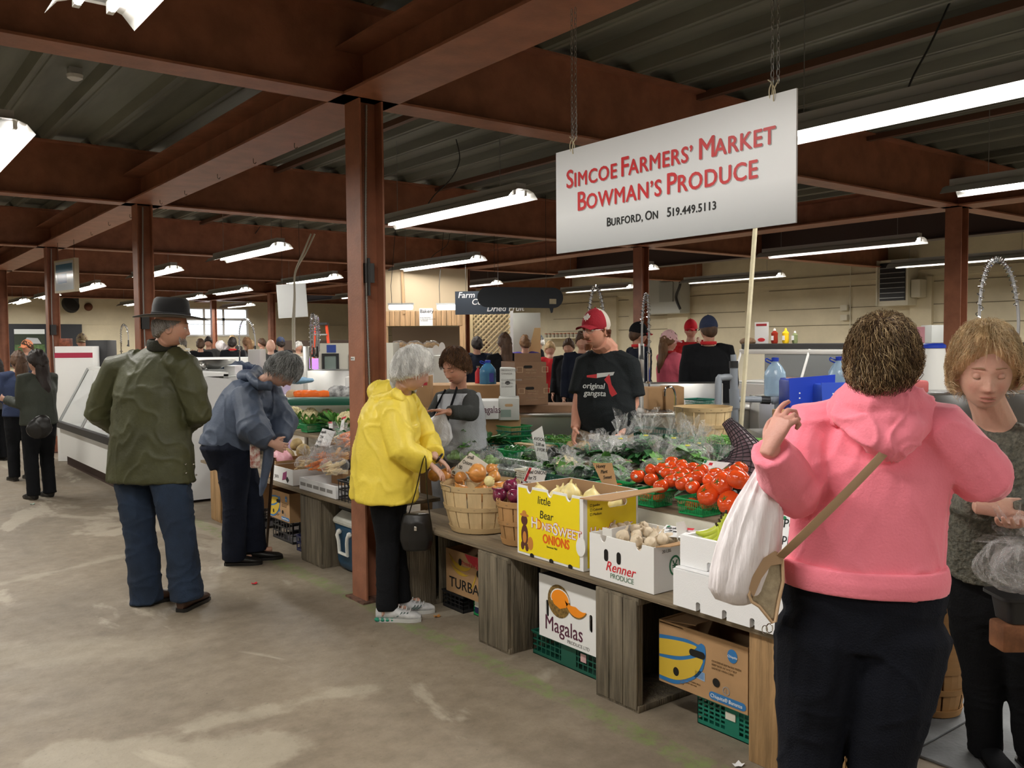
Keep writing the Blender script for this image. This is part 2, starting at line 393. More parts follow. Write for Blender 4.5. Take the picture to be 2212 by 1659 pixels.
# columns (H sections), girders and beams
HB = 3.086; CX = [2.65, 10.15, 17.65]; SY = 4.94
def hsec(h, w_, tf, tw):  # profile helper: flanges normal to x, web along x
    return [(-w_/2, -h/2), (-w_/2+tf, -h/2), (-w_/2+tf, -tw/2), (w_/2-tf, -tw/2), (w_/2-tf, -h/2), (w_/2, -h/2), (w_/2, h/2), (w_/2-tf, h/2), (w_/2-tf, tw/2), (-w_/2+tf, tw/2), (-w_/2+tf, h/2), (-w_/2, h/2)]
colme = MB().prism(hsec(.185, .165, .012, .012), HB, Matrix.Identity(4)).mesh('shaft', RUST, False)
basem = MB().box((-.12, -.12, 0), (.12, .12, .012)); basem = basem.mesh('base_plate', mat('rusty_base', (.12, .06, .04), .8, var=.5, vscale=20), False)
places = {(0, 0): 'rust red steel column in front, beside the woman in the yellow jacket', (0, 1): 'rust red steel column just behind the man in the black hat', (0, 2): 'rust red steel column behind the woman in the dark parka', (0, 3): 'rust red steel column at the left edge of the picture',
          (1, 0): 'rust red steel column behind the blonde woman at the right', (1, 1): 'rust red steel column behind the man in the black cap and red lanyard', (1, 2): 'rust red steel column behind the seller in the grey vest', (1, 4): 'rust red steel column behind the bald man', (1, 5): 'rust red steel column standing across the bright windows'}
conduit = mat('conduit_grey', (.35, .34, .32), .5)
for (a, k), lb in places.items():
    x, y = CX[a], SY*(k+1)
    t = thing('steel_column', lb, 'column', (x, y, 0)); link('shaft', colme, t); link('base_plate', basem, t)
    if (a, k) in ((0, 0), (0, 1), (0, 2), (1, 2)):
        pts = [(-.01+.012*math.sin(z*2.3), -.035, z) for z in np.linspace(.25 if k else .55, HB-.02, 30)]
        if (a, k) == (0, 0):
            m_ = MB(); m_.tube(pts, .007, 6)
            for i in range(150):
                z = .56+i*.0166; m_.tube([(-.01+.012*math.sin(z*2.3), -.035, z), (-.01+.012*math.sin(z*2.3), -.035, z+.008)], .0088, 6)
            obj('conduit', m_, GALV, t); obj('conduit_clip', MB().box((-.035, -.05, 1.98), (.03, -.02, 2.1)).tube([(-.01, -.05, 1.9), (-.01, -.05, 2.13)], .01, 8), DARKM, t)
            obj('tag', MB().box((-.0855, .01, 1.50), (-.0830, .06, 1.523)), WHITE, t, smooth=False)
            text('SIMCOE', .011, face_m((-.0855, .057, 1.507), (0, -1, 0), (0, 0, 1)), DARKM, t)
        else: obj('conduit', MB().tube(pts, .008, 6), conduit, t)
        if (a, k) in ((0, 1), (0, 2)): obj('junction_box', MB().box((-.05, -.06, 1.78), (.03, -.012, 1.93)), DARKM, t, smooth=False)
GIR = 'rust red girder running back over the columns'
def ibeam(depth, w_, tf, tw, L_): return [(-w_/2, 0), (w_/2, 0), (w_/2, tf), (tw/2, tf), (tw/2, depth-tf), (w_/2, depth-tf), (w_/2, depth), (-w_/2, depth), (-w_/2, depth-tf), (-tw/2, depth-tf), (-tw/2, tf), (-w_/2, tf)]
hook = mat('hook_metal', (.10, .07, .05), .6)
for gi, (x, lb, y1) in enumerate(((CX[0], 'rust red steel girder running over the front row of columns', 32), (CX[1], 'rust red steel girder running over the second row of columns', 32))):
    Mx = Matrix(((1, 0, 0, 0), (0, 0, 1, 0), (0, 1, 0, 0), (0, 0, 0, 1)))
    g = thing('steel_girder', lb, 'girder', (x, YB, HB))
    obj('girder_beam', MB().prism(ibeam(.30, .38, .016, .012, 1), YF-YB, Mx), RUST, g, smooth=False)
    if gi == 0:
        for yy, xx in ((6.2, .1), (6.9, .06), (7.7, .05), (8.7, .08), (9.4, .05), (10.6, .06), (11.4, .02), (12.5, .06)):
            obj('hook', MB().tube(catm([(xx, yy-YB, -.001), (xx, yy-YB, -.03), (xx+.012, yy-YB, -.042), (xx+.022, yy-YB, -.028)], 4), .003, 5), hook, g)
tag(obj('steel_girder', MB().prism(ibeam(.42, .25, .016, .012, 1), YF-YB, Matrix(((1, 0, 0, 13.2), (0, 0, 1, YB), (0, 1, 0, 3.10), (0, 0, 0, 1)))), mat('dark_girder', (.07, .045, .04), .6), smooth=False), 'dark girder high up between the second row of columns and the side wall', 'girder')
names = ['rust red roof beam crossing directly over the front column', 'rust red roof beam crossing over the column behind the man in the hat', 'rust red roof beam crossing over the third column from the front', 'rust red roof beam crossing over the fourth row of columns', 'rust red roof beam crossing over the fifth row of columns', 'rust red roof beam crossing last before the far wall', 'rust red roof beam crossing above the viewer, behind the picture']
for k in (0, 1, 2, 3, 4, 5, -1):
    Mx = Matrix(((0, 0, 1, XL), (1, 0, 0, SY*(k+1)), (0, 1, 0, HB), (0, 0, 0, 1)))
    tag(obj('steel_beam', MB().prism(ibeam(.56, .212, .014, .01, 1), XR-XL, Mx), RUST, smooth=False), names[k], 'beam')
purl = mat('purlin_rust', (.13, .062, .038), .6)
for x, a, b in ((3.72, 1, 5), (5.75, -1, 4.94), (4.15, 5, 9.9), (6.35, 5, 9.9), (4.9, 9.9, 14.8), (8.3, 0, 4.94), (8.6, 5, 9.9)):
    tag(obj('roof_purlin', MB().box((x-.03, a, ZC-.13), (x+.03, b, ZC-.075)), purl, smooth=False), {3.72: 'thin brown purlin above the left end of the white sign', 5.75: 'thin brown purlin above the right end of the white sign', 4.15: 'thin brown purlin just right of the front column top', 6.35: 'thin brown purlin farther right of the front column', 4.9: 'thin brown purlin beyond the second roof beam', 8.3: 'thin brown purlin above the big tube light at the right', 8.6: 'thin brown purlin behind the sign, beyond the first roof beam'}[x], 'purlin', 'purlins under the roof deck')
# ---------------------------------------------------------------- tube lights
TUBE = emit('lit_tube', (1, .96, .9), 16); REFL = mat('reflector_white', (.8, .8, .78), .4); HOUS = mat('light_housing', (.42, .43, .43), .45)
def fixture_parts(root, L_=2.4):
    y0, y1 = -L_/2, L_/2
    h = MB().box((-.055, y0, .0), (.055, y1, .055)); obj('housing', h, HOUS, root, smooth=False)
    prof_ = [(-.16, -.075), (-.115, -.022), (-.055, 0), (.055, 0), (.115, -.022), (.16, -.075)]
    m_ = MB(); T2 = .003
    for up_ in (0, 1):
        P = [[(a, y, b+up_*T2) for a, b in prof_] for y in (y0-.03, y1+.03)]
        m_.grid(P if up_ else P[::-1], 0 if not up_ else 1)
    obj('reflector', m_, [REFL, HOUS], root, smooth=False)
    for x in (-.06, .06):
        t = obj('tube', MB().tube([(x, y0+.05, -.03), (x, y1-.05, -.03)], .017, 10), TUBE, root)
        for y in (y0+.03, y1-.03): obj('socket', MB().box((x-.012, y-.02, -.045), (x+.012, y+.02, .0)), WHITE, root, smooth=False)
    for y in (y0+.3, y1-.3): obj('chain', MB().tube([(0, y, .055), (0, y, ZC-LZ)], .003, 5), GALV, root)
LZ = 2.92
proto = thing('tube_light', 'x', 'light', (0, 0, LZ)); fixture_parts(proto)
lights = [(4.75, 7.25, 'long lit tube light hanging just right of the front column'), (4.62, 12.1, 'lit tube light above the bent-over woman in the blue jacket'), (4.5, 16.2, 'lit tube light beside the column behind the black hat'),
 (4.4, 21.0, 'lit tube light between the hanging blue picture and the hat column'), (4.2, 28.5, 'small lit tube light farthest at the left, before the dark board'), (7.72, 12.1, 'lit tube light right of the front column, lower of the two nearest it'),
 (7.5, 16.4, 'lit tube light in front of the hanging grey board'), (7.5, 20.9, 'lit tube light left of the grey board, above the windows'), (7.2, 28.2, 'tiny lit tube light just left of the black hat'), (10.45, 28.3, 'tiny lit tube light above the windows'),
 (11.15, 11.8, 'lit tube light under the left corner of the white sign'), (11.1, 16.2, 'lit tube light crossing the column behind the grey-vested seller'), (14.55, 15.7, 'lit tube light above the capped seller, lower left'), (14.6, 11.7, 'lit tube light left of the tall white rod'),
 (11.15, 7.1, 'long lit tube light right of the white rod under the sign'), (14.6, 7.0, 'long lit tube light passing behind the column at the right'), (7.72, 2.6, 'lit tube light at the right edge, above the column'), (4.75, 2.35, 'big lit tube light at the right, behind the white sign'),
 (.83, 2.5, 'big blown-out tube light at the top left corner'), (.83, 7.1, 'lit tube light cut off by the left edge of the picture'), (7.6, 24.3, 'tiny lit tube light between the red ladder and the front column'), (11.0, 21.0, 'lit tube light farther back, left of the front column'),
 (.83, 12.1, None), (.83, 17, None), (-2.6, 7.1, None), (-2.6, 2.5, None), (-2.6, 12.1, None), (.83, -2.5, None), (4.75, -2.5, None), (11.1, 2.3, None), (14.6, 2.3, None), (14.6, 21, None), (4.3, 25, None), (7.72, -2.5, None), (.83, 22, None), (.83, 27, None)]
AL = bpy.data.lights.new('tube_glow', 'AREA'); AL.shape = 'RECTANGLE'; AL.size = .20; AL.size_y = 2.3; AL.energy = LAMP_W; AL.color = (1, .965, .90)
for i, (x, y, lb) in enumerate(lights):
    o = proto if i == 0 else dup(proto, (x, y, LZ))
    o.location = (x, y, LZ); o['label'] = lb or 'lit tube light out of the picture, over the hall'
    if lb is None: o['group'] = 'tube lights outside the view'
    l = bpy.data.objects.new('tube_glow', AL); COL.objects.link(l); l.location = (0, 0, -.052); l.parent = o
# ================================================================ produce stand
KRAFT = mat('kraft_cardboard', (.42, .25, .12), .8, var=.07, vscale=6); KRAFTD = mat('kraft_inside', (.36, .22, .115), .85)
BROWNC = mat('dark_carton', (.20, .11, .06), .75, var=.08, vscale=5)
WCARD = mat('white_carton', (.80, .80, .79), .6); YCARD = mat('yellow_print', (.86, .68, .01), .5)
OLDW = mat('weathered_wood', (.155, .128, .088), .8, var=.4, vscale=3, stretch=(9, 9, .8), bump=.5, bscale=10)
OLDH = mat('weathered_board', (.20, .155, .10), .8, var=.35, vscale=3, stretch=(4, .5, 9), bump=.4, bscale=10)
TANW = mat('tan_plank', (.33, .20, .09), .75, var=.25, vscale=4, stretch=(8, 8, .7), bump=.3, bscale=12)
PALEW = mat('pale_stick', (.66, .60, .42), .7, var=.12, vscale=6)
WPAINT = mat('old_white_paint', (.66, .64, .54), .6, var=.10, vscale=4, bump=.15, bscale=14)
INK = mat('black_ink', (.012, .012, .012), .6); INKB = mat('blue_ink', (.03, .05, .35), .6); INKR = mat('red_ink', (.62, .02, .03), .5)
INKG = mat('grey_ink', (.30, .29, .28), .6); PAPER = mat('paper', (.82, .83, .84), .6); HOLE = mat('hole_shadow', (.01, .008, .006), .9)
GBASK = mat('green_plastic', (.010, .30, .085), .35, spec=.5); GDARK = mat('dark_green_plastic', (.008, .085, .055), .4); GTEAL = mat('teal_green_plastic', (.01, .16, .105), .4)
NAVYP = mat('navy_plastic', (.012, .016, .07), .4)
STYRO = mat('styrofoam', (.84, .85, .86), .8, bump=.15, bscale=260)
IDM = Matrix.Identity(4)
def panel(mb, o, xd, yd, w_, h_, th, mi=0, holes=(), poly=None):
    mb.prism(poly or [(0, 0), (w_, 0), (w_, h_), (0, h_)], -th, face_m(o, xd, yd), mi, holes)
def carton(label, loc, dx, dy, h, mo=KRAFT, rz=0, cat='box', group=None, wall=.006, hf=(), hr=(), closed=False, top=None, name='cardboard_box', inner=None, notch=()):
    """open carton; local x = depth away from the aisle, local y = along the stand. hf/hr: holes in the front (-x) and right (-y) faces"""
    t = thing(name, label, cat, loc, rz, group); X, Y = dx/2, dy/2; mb = MB()
    fp = None
    if notch:
        fp = [(0, 0), (dy, 0), (dy, h)]
        for c in sorted(notch, reverse=True):
            for i in range(9): a = -math.pi*i/8; fp.append((c+.021*math.cos(a), h+.030*math.sin(a)))
        fp.append((0, h))
    panel(mb, (-X, Y, 0), (0, -1, 0), (0, 0, 1), dy, h, wall, 0, hf, fp)
    hr = [[(u-wall, v) for u, v in q] for q in hr]
    panel(mb, (-X+wall, -Y, 0), (1, 0, 0), (0, 0, 1), dx-2*wall, h, wall, 0, hr)
    panel(mb, (X, -Y, 0), (0, 1, 0), (0, 0, 1), dy, h, wall)
    panel(mb, (X-wall, Y, 0), (-1, 0, 0), (0, 0, 1), dx-2*wall, h, wall)
    mb.box((-X+wall, -Y+wall, 0), (X-wall, Y-wall, wall), 1)
    # kraft lining just inside the walls
    q = wall+.0015
    for a, b in (((-X+wall, -Y+wall, wall), (-X+q, Y-wall, h*.998)), ((X-q, -Y+wall, wall), (X-wall, Y-wall, h*.998)), ((-X+q, -Y+wall, wall), (X-q, -Y+q, h*.998)), ((-X+q, Y-q, wall), (X-q, Y-wall, h*.998))):
        if not hf: mb.box(a, b[:2]+((h-.045 if notch and a[0] < -X+wall+.001 and b[0] < -X+.02 else (h*.72 if hr and b[1] < -Y+.02 else h*.998)),), 1)
    if closed: mb.box((-X+wall, -Y+wall, h-wall), (X-wall, Y-wall, h-.001), 0)
    obj('box_body', mb, [mo, inner or KRAFTD], t, smooth=False)
    return t
def fm(t_dx, t_dy, u, v, off=.0012, side='F'):
    """matrix on the front or right face: u from the left edge, v up"""
    if side == 'F': return face_m((-t_dx/2, t_dy/2-u, v), (0, -1, 0), (0, 0, 1), off)
    return face_m((-t_dx/2+u, -t_dy/2, v), (1, 0, 0), (0, 0, 1), off)
def decal(t, poly, M, m, name='printed_shape', holes=(), th=.0006): return obj(name, MB().prism(poly, th, M, 0, holes), m, t, smooth=False)
def words(t, lines, M, m, size, **k):
    for i, l in enumerate(lines): text(l, size, M @ Matrix.Translation((0, -i*size*1.25, 0)), m, t, **k)
# --- hanging sign
SX = 2.65
sg = thing('hanging_sign', 'big white hanging sign with red market lettering above the stand', 'sign', (SX, 2.475, 2.235)); W2, H2 = .635, .2285
sm = bpy.data.materials.new('sign_gradient'); sm.use_nodes = True; nt = sm.node_tree; b_ = nt.nodes['Principled BSDF']; b_.inputs['Roughness'].default_value = .3
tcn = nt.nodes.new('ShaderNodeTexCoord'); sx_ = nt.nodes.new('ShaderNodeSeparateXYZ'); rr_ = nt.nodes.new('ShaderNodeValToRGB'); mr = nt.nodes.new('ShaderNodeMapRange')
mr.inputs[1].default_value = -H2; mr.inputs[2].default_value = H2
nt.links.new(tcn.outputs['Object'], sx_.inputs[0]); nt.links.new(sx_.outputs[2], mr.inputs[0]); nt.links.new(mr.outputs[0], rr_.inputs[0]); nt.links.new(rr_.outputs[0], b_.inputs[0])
e = rr_.color_ramp.elements; e[0].position = 0; e[0].color = (.40, .42, .43, 1); e[1].position = .35; e[1].color = (.74, .76, .78, 1)  # board colour goes from grey at the bottom edge to near white higher up
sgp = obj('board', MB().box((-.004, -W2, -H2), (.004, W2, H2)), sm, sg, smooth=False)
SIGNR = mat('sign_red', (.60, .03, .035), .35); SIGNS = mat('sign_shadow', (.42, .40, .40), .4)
def caps(s, u, v, big, small, m, dy=0, off=.005, sx=1.12, bold=.006, endu=None):
    """small-capital lettering; returns nothing, places at u (from the sign's left), v up, slope dy"""
    cur = 0; items = []
    for part in s.split('|'):
        for i, seg in enumerate((part[:1], part[1:])):
            if seg: items.append((seg, big if i == 0 else small))
    # measure
    ws = []
    for seg, z in items:
        cu = bpy.data.curves.new('t', 'FONT'); cu.body = seg.replace(' ', '_') if False else seg; cu.size = z; cu.space_character = 1.08
        o = bpy.data.objects.new('t', cu); COL.objects.link(o); bpy.context.view_layer.update(); wv = o.dimensions.x; bpy.data.objects.remove(o); bpy.data.curves.remove(cu)
        ws.append(wv*sx + z*.09 + (z*.28*(len(seg)-len(seg.rstrip())) if seg.endswith(' ') else 0))
    k = (endu-u)/sum(ws) if endu else 1
    for (seg, z), wv in zip(items, ws):
        text(seg, z, face_m((-.004, W2-(u+cur), v), (0, -1, 0), (0, 0, 1), off-.004), m, sg, bold=bold, sx=sx*k, space=1.08, depth=.0006); cur += wv*k
def suv(px, py): p = PX(px, py, SX); return 3.11-p.y, p.z-2.235
for (s, p0, p1, big, small) in (("Simcoe| |F|armers'| |M|arket", (1225, 405), (1680, 311), .112, .086), ("B|owman's| |Produce", (1248, 452), (1638, 388), .116, .092)):
    s = s.replace('|F|', '|F').replace('|M|', '|M').replace("B|ow", "Bow")
    u0, v0 = suv(*p0); u1, v1 = suv(*p1); v0 = (v0+v1)/2
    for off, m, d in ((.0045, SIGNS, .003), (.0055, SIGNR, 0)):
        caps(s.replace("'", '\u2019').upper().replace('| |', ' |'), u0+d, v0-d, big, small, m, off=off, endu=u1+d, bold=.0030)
u0, v0 = suv(1312, 487); u1, v1 = suv(1546, 455); caps('BURFORD, |ON    |519.449.5113', u0, (v0+v1)/2, .052, .044, INK, endu=u1, bold=.0016, sx=1)
for y in (2.99, 1.93):
    ch = thing('sign_chain', 'thin steel chain holding the left end of the white sign' if y > 2.5 else 'thin steel chain holding the right end of the white sign', 'chain', (SX, y, 0))
    z0, z1 = 2.50, 3.086; n_ = int((z1-z0)/.024)
    for dyy in ((-.012, .012)):
        m_ = MB()
        for i in range(n_):
            z = z0+.024*i; a = i % 2
            ring = [(math.cos(q)*(.006 if not a else 0), dyy+math.cos(q)*(.006 if a else 0), z+.012+math.sin(q)*.0145) for q in np.linspace(0, 2*math.pi, 9)[:-1]]
            m_.tube(ring, .0016, 4, closed=True)
        obj('chain_strand', m_, GALV, ch)
    zt = MB(); zt.tube(catm([(0, -.014, 2.51), (-.012, -.004, 2.475), (-.006, .002, 2.44), (.006, .004, 2.475), (0, .014, 2.505), (0, .03, 2.52)], 5), .0022, 5); zt.tube(catm([(0, .012, 2.51), (-.009, .018, 2.48), (0, .02, 2.45), (.009, .018, 2.48), (0, .012, 2.51)], 5), .0022, 5)
    obj('cable_tie', zt, PALEW, ch)
# --- tables: boards on crates
def board_table(label, x0, x1, y0, y1, z, nb, m=OLDH, th=.025, riser=None):
    t = thing('display_table', label, 'table', ((x0+x1)/2, (y0+y1)/2, 0)); cx, cy = (x0+x1)/2, (y0+y1)/2; w_ = (x1-x0)/nb
    for i in range(nb):
        a = x0+i*w_-cx; dz = R.uniform(-.003, .003)
        obj('board', MB().rbox((a+.002, y0-cy+R.uniform(-.015, .015), z-th+dz), (a+w_-.003, y1-cy+R.uniform(-.015, .015), z+dz), .003, seg=1), m, t)
    return t
t1 = board_table('low weathered board shelf along the front of the stand', 2.70, 3.16, 1.95, 4.86, .53, 3)
for y in (1.98, 2.5, 3.2, 3.9, 4.6): pass
t2 = board_table('raised white-fronted shelf behind the yellow onion box', 3.20, 3.74, 1.8, 4.9, .77, 3)
for i, (a, b) in enumerate(((2.66-2.72, .0), )): pass
for a, b in ((1.5, 2.60), (2.61, 3.22), (3.23, 4.9)):
    a = max(a, 1.8); obj('riser_board', MB().rbox((3.18-3.47, a-3.35, .535), (3.20-3.47, b-3.35, .765), .003, seg=1), WPAINT, t2)
for y in (1.9, 3.3, 4.8): obj('leg', MB().box((.15, y-3.35-.04, 0), (.23, y-3.35+.04, .744)), OLDW, t2, smooth=False)
t3 = board_table('highest back shelf of the stand in front of the bearded seller', 3.75, 4.0, 1.8, 4.7, .84, 2)
for y in (1.9, 3.2, 4.6): obj('leg', MB().box((-.06, y-3.25-.04, 0), (.04, y-3.25+.04, .814)), OLDW, t3, smooth=False)
t4 = board_table('board shelf beyond the front column under the carrots', 2.70, 3.32, 5.16, 8.35, .53, 3)
t5 = board_table('raised shelf beyond the front column under the cauliflowers', 3.33, 3.80, 5.6, 9.4, .80, 2)
for y in (5.7, 7.5, 9.3): obj('leg', MB().box((.1, y-7.5-.04, 0), (.18, y-7.5+.04, .774)), OLDW, t5, smooth=False)
# --- slatted wooden crates standing on end
def slat_crate(label, y0, y1, x0=2.70, x1=3.10, h=.50, open_side=False, m=OLDW, n=3, gap=.004):
    t = thing('wooden_crate', label, 'crate', ((x0+x1)/2, (y0+y1)/2, 0)); X, Y = (x1-x0)/2, (y1-y0)/2; w_ = 2*Y/n
    for i in range(n):
        for sg_ in (-1, 1):
            o = obj('slat', MB().rbox((sg_*X-.006, Y-(i+1)*w_+gap/2, .012+R.uniform(0, .004)), (sg_*X+.006, Y-i*w_-gap/2, h-.012), .002, seg=1), m, t)
    ns = 0 if open_side else 2
    for i in range(ns):
        wx = 2*X/2
        for sg_ in (-1, 1): obj('slat', MB().rbox((-X+.02+i*wx*.98, sg_*Y-.006, .012), (-X+i*wx+wx-.01, sg_*Y+.006, h-.012), .002, seg=1), m, t)
    if open_side: obj('slat', MB().rbox((-X+.008, Y-.012, .012), (X-.008, Y, h-.012), .002, seg=1), m, t)
    for z in (0, h-.03): obj('end_board', MB().rbox((-X, -Y-.004, z), (X, Y+.004, z+.03), .003, seg=1), m, t)
    for a in (-1, 1):
        for z in (.03, ): obj('corner_post', MB().box((-X+.008, a*Y-.012 if a > 0 else -Y, z), (-X+.03, a*Y if a > 0 else -Y+.012, h-.03)), m, t, smooth=False)
    return t
slat_crate('grey slatted wooden crate on end, left of the white melon box', 3.57, 3.83)
slat_crate('grey slatted crate on end between the melon box and the nearest banana box', 2.65, 2.91, open_side=True)
slat_crate('dark wooden crate on end, left of the smiling-banana brown box', 4.56, 4.84, h=.50)
slat_crate('pair of upright weathered planks forming a crate beside the blue cooler', 5.80, 6.14, x0=2.72, x1=3.08, n=2)
slat_crate('pale wooden crate under the stand behind the bent-over woman', 7.86, 8.12, x0=2.72, x1=3.1, n=2, m=TANW)
t = thing('upright_plank', 'thick tan plank standing under the right end of the stand', 'plank', (2.76, 2.02, 0)); obj('plank_body', MB().rbox((-.04, -.065, 0), (.06, .065, .503), .004, seg=1), TANW, t)
slat_crate('tan wooden crate at the hidden right end of the stand', 1.68, 1.90, x0=2.85, x1=3.12, m=TANW)
# --- plastic crates with slotted sides
def slot_crate(label, loc, dx, dy, h, m=GDARK, rz=0, nx=9, nz=3, bar=.006, name='plastic_crate', cat='crate', group=None, flare=0, rim=.012, th=.003, low=.02, parent=None, solid=0):
    t = thing(name, label, cat, loc, rz, group); mb = MB(); X, Y = dx/2, dy/2
    def side(o, xd, L_, nn):
        o = Vector(o); xd = Vector(xd); nrm = xd.cross(Vector((0, 0, 1))); up = Vector((0, 0, 1))+nrm*flare
        def bb(u0, u1, v0, v1, off=0):
            p = []
            for d in (0, -th):
                for (u, v) in ((u0, v0), (u1, v0), (u1, v1), (u0, v1)):
                    k = 1+2*flare*v/L_; uu = L_/2+(u-L_/2)*k; p.append(o+xd*uu+up*v+nrm*(d+off))
            mb.add(p, [(0, 1, 2, 3), (7, 6, 5, 4), (0, 4, 5, 1), (1, 5, 6, 2), (2, 6, 7, 3), (3, 7, 4, 0)])
        bb(0, L_, 0, low); bb(0, L_, h-rim, h, .002)
        for i in range(nn+1):
            u = i*L_/nn; bb(max(0, u-bar/2), min(L_, u+bar/2), low, h-rim)
        for j in range(1, nz): v = low+(h-rim-low)*j/nz; bb(0, L_, v-bar/2, v+bar/2, -.0005)
        for c in ([.5] if solid else []): bb(L_*(c-.1), L_*(c+.1), low, h-rim, .001)
    ny = max(2, int(nx*dy/max(dx, dy))); nxx = max(2, int(nx*dx/max(dx, dy)))
    side((-X, Y, 0), (0, -1, 0), dy, ny); side((-X, -Y, 0), (1, 0, 0), dx, nxx); side((X, -Y, 0), (0, 1, 0), dy, ny); side((X, Y, 0), (-1, 0, 0), dx, nxx)
    mb.box((-X, -Y, 0), (X, Y, .004)); obj('crate_body', mb, m, t, smooth=False)
    a, b = X+flare*h+.004, Y+flare*h+.004
    obj('rim', MB().tube([(-a, -b, h), (a, -b, h), (a, b, h), (-a, b, h)], .004, 6, closed=True), m, t)
    return t
def box_at(px, py, z, x=None): return G(px, py, z)
# under the stand
c = slot_crate('dark green vented crate under the white melon box', (3.02, 3.24, 0), .40, .56, .118, GDARK, nx=16, nz=3, solid=1)
obj('sticker', MB().box((-.2025, -.13, .06), (-.2015, -.09, .10)), mat('pink_label', (.55, .35, .35), .6), c, smooth=False)
c = slot_crate('teal green vented crate under the banana box with blue and yellow print', (3.01, 2.25, 0), .36, .36, .125, GTEAL, nx=12, nz=5, bar=.008, solid=1)
obj('sticker', MB().box((-.185, -.02, .07), (-.183, .03, .10)), WPAINT, c, smooth=False)
slot_crate('black crate under the left end of the smiling-banana box', (3.08, 4.40, 0), .34, .22, .10, BLACKP, nx=8, nz=3)
c = slot_crate('bright green vented crate under the right end of the smiling-banana box', (3.12, 4.09, 0), .34, .30, .10, GBASK, nx=12, nz=4, bar=.008, solid=1)
obj('sticker', MB().box((-.176, .05, .02), (-.173, .13, .055), 0).box((-.176, .05, .055), (-.173, .13, .09), 1), [NAVYP, WPAINT], c, smooth=False)
# smiling banana box
a = carton('brown banana box with yellow curves and a red corner, low under the stand', (3.09, 4.22, .105), .36, .50, .26, KRAFT)
fmx = lambda u, v, dx=.36, dy=.50, off=.0012: fm(dx, dy, u, v, off)
text('TURBANA', .088, fmx(.035, .035), INK, a, bold=.0005, sx=1.12)
YB_ = mat('banana_print', (.52, .33, .03), .6); RB_ = mat('red_print', (.50, .035, .05), .6)
def arcband(cx, cy, r, a0, a1, w0, n=14):
    o = [(cx+r*math.cos(a0+(a1-a0)*i/n), cy+r*math.sin(a0+(a1-a0)*i/n)) for i in range(n+1)]
    return o+[(cx+(r-w0*math.sin(math.pi*i/n))*math.cos(a0+(a1-a0)*i/n), cy+(r-w0*math.sin(math.pi*i/n))*math.sin(a0+(a1-a0)*i/n)) for i in range(n-1, 0, -1)]
for cx, cy, r, w0, A0, A1 in ((.17, .30, .15, .030, 3.6, 5.5), (.17, .27, .15, .022, 3.8, 5.2), (.16, .18, .16, .012, 5.35, 6.2)): decal(a, arcband(cx, cy, r, A0, A1, w0), fmx(0, 0), YB_)
decal(a, [(.20, .258), (.24, .22), (.31, .20), (.38, .15), (.44, .08), (.498, .0), (.498, .258)], fmx(0, 0), RB_)
text('Premium Bananas', .036, fmx(.17, .19, off=.002), mat('red_print_light', (.62, .12, .10), .6), a)
for u, v in ((.155, .20), (.34, .165)): decal(a, ell(u, v, .017, .021), fmx(0, 0, off=.0024), HOLE, 'hand_hole')
# melon box
m_ = carton('white cardboard box printed with an orange melon, under the stand', (2.99, 3.21, .125), .40, .44, .31, WCARD, hf=(slot(.065, .15, .022, .085), slot(.385, .15, .022, .085)))
M0 = lambda off=.0012: fm(.40, .44, 0, 0, off)
MEL = mat('melon_rind_print', (.20, .12, .03), .7, var=.5, vscale=60); ORN = mat('melon_orange_print', (.90, .28, .01), .5)
decal(m_, ell(.155, .205, .085, .082, 24, .3), M0(), MEL); decal(m_, ell(.165, .215, .072, .055, 24)[0:13]+[(.10, .20)], M0(.002), WCARD)
decal(m_, [(p[0], p[1]) for p in ell(.165, .214, .066, .050, 24)[0:13]]+[(.12, .185), (.165, .17), (.21, .185)], M0(.0026), ORN)
decal(m_, arcband(.285, .235, .085, 3.35, 5.75, .05), M0(.0020), MEL); decal(m_, arcband(.285, .241, .084, 3.38, 5.72, .048), M0(.0026), ORN)
text('Magalas', .105, M0() @ Matrix.Translation((.045, .045, 0)), mat('maroon_ink', (.09, .015, .04), .6), m_, bold=-.0008, sx=.88)
text('PRODUCE LTD', .024, M0() @ Matrix.Translation((.215, .014, 0)), INKG, m_)
obj('flap', MB().box((-.20, -.22, .31), (-.196, .22, .316)).box((-.198, -.22, .310), (-.03, .22, .314), 1), [WCARD, BLACKP], m_, smooth=False)
obj('flap', MB().prism([(0, 0), (.26, 0), (.22, .12), (.03, .12)], .004, face_m((-.03, .2, .312), (.9, -.2, 0), (0, -1, .1))), BLACKP, m_, smooth=False)
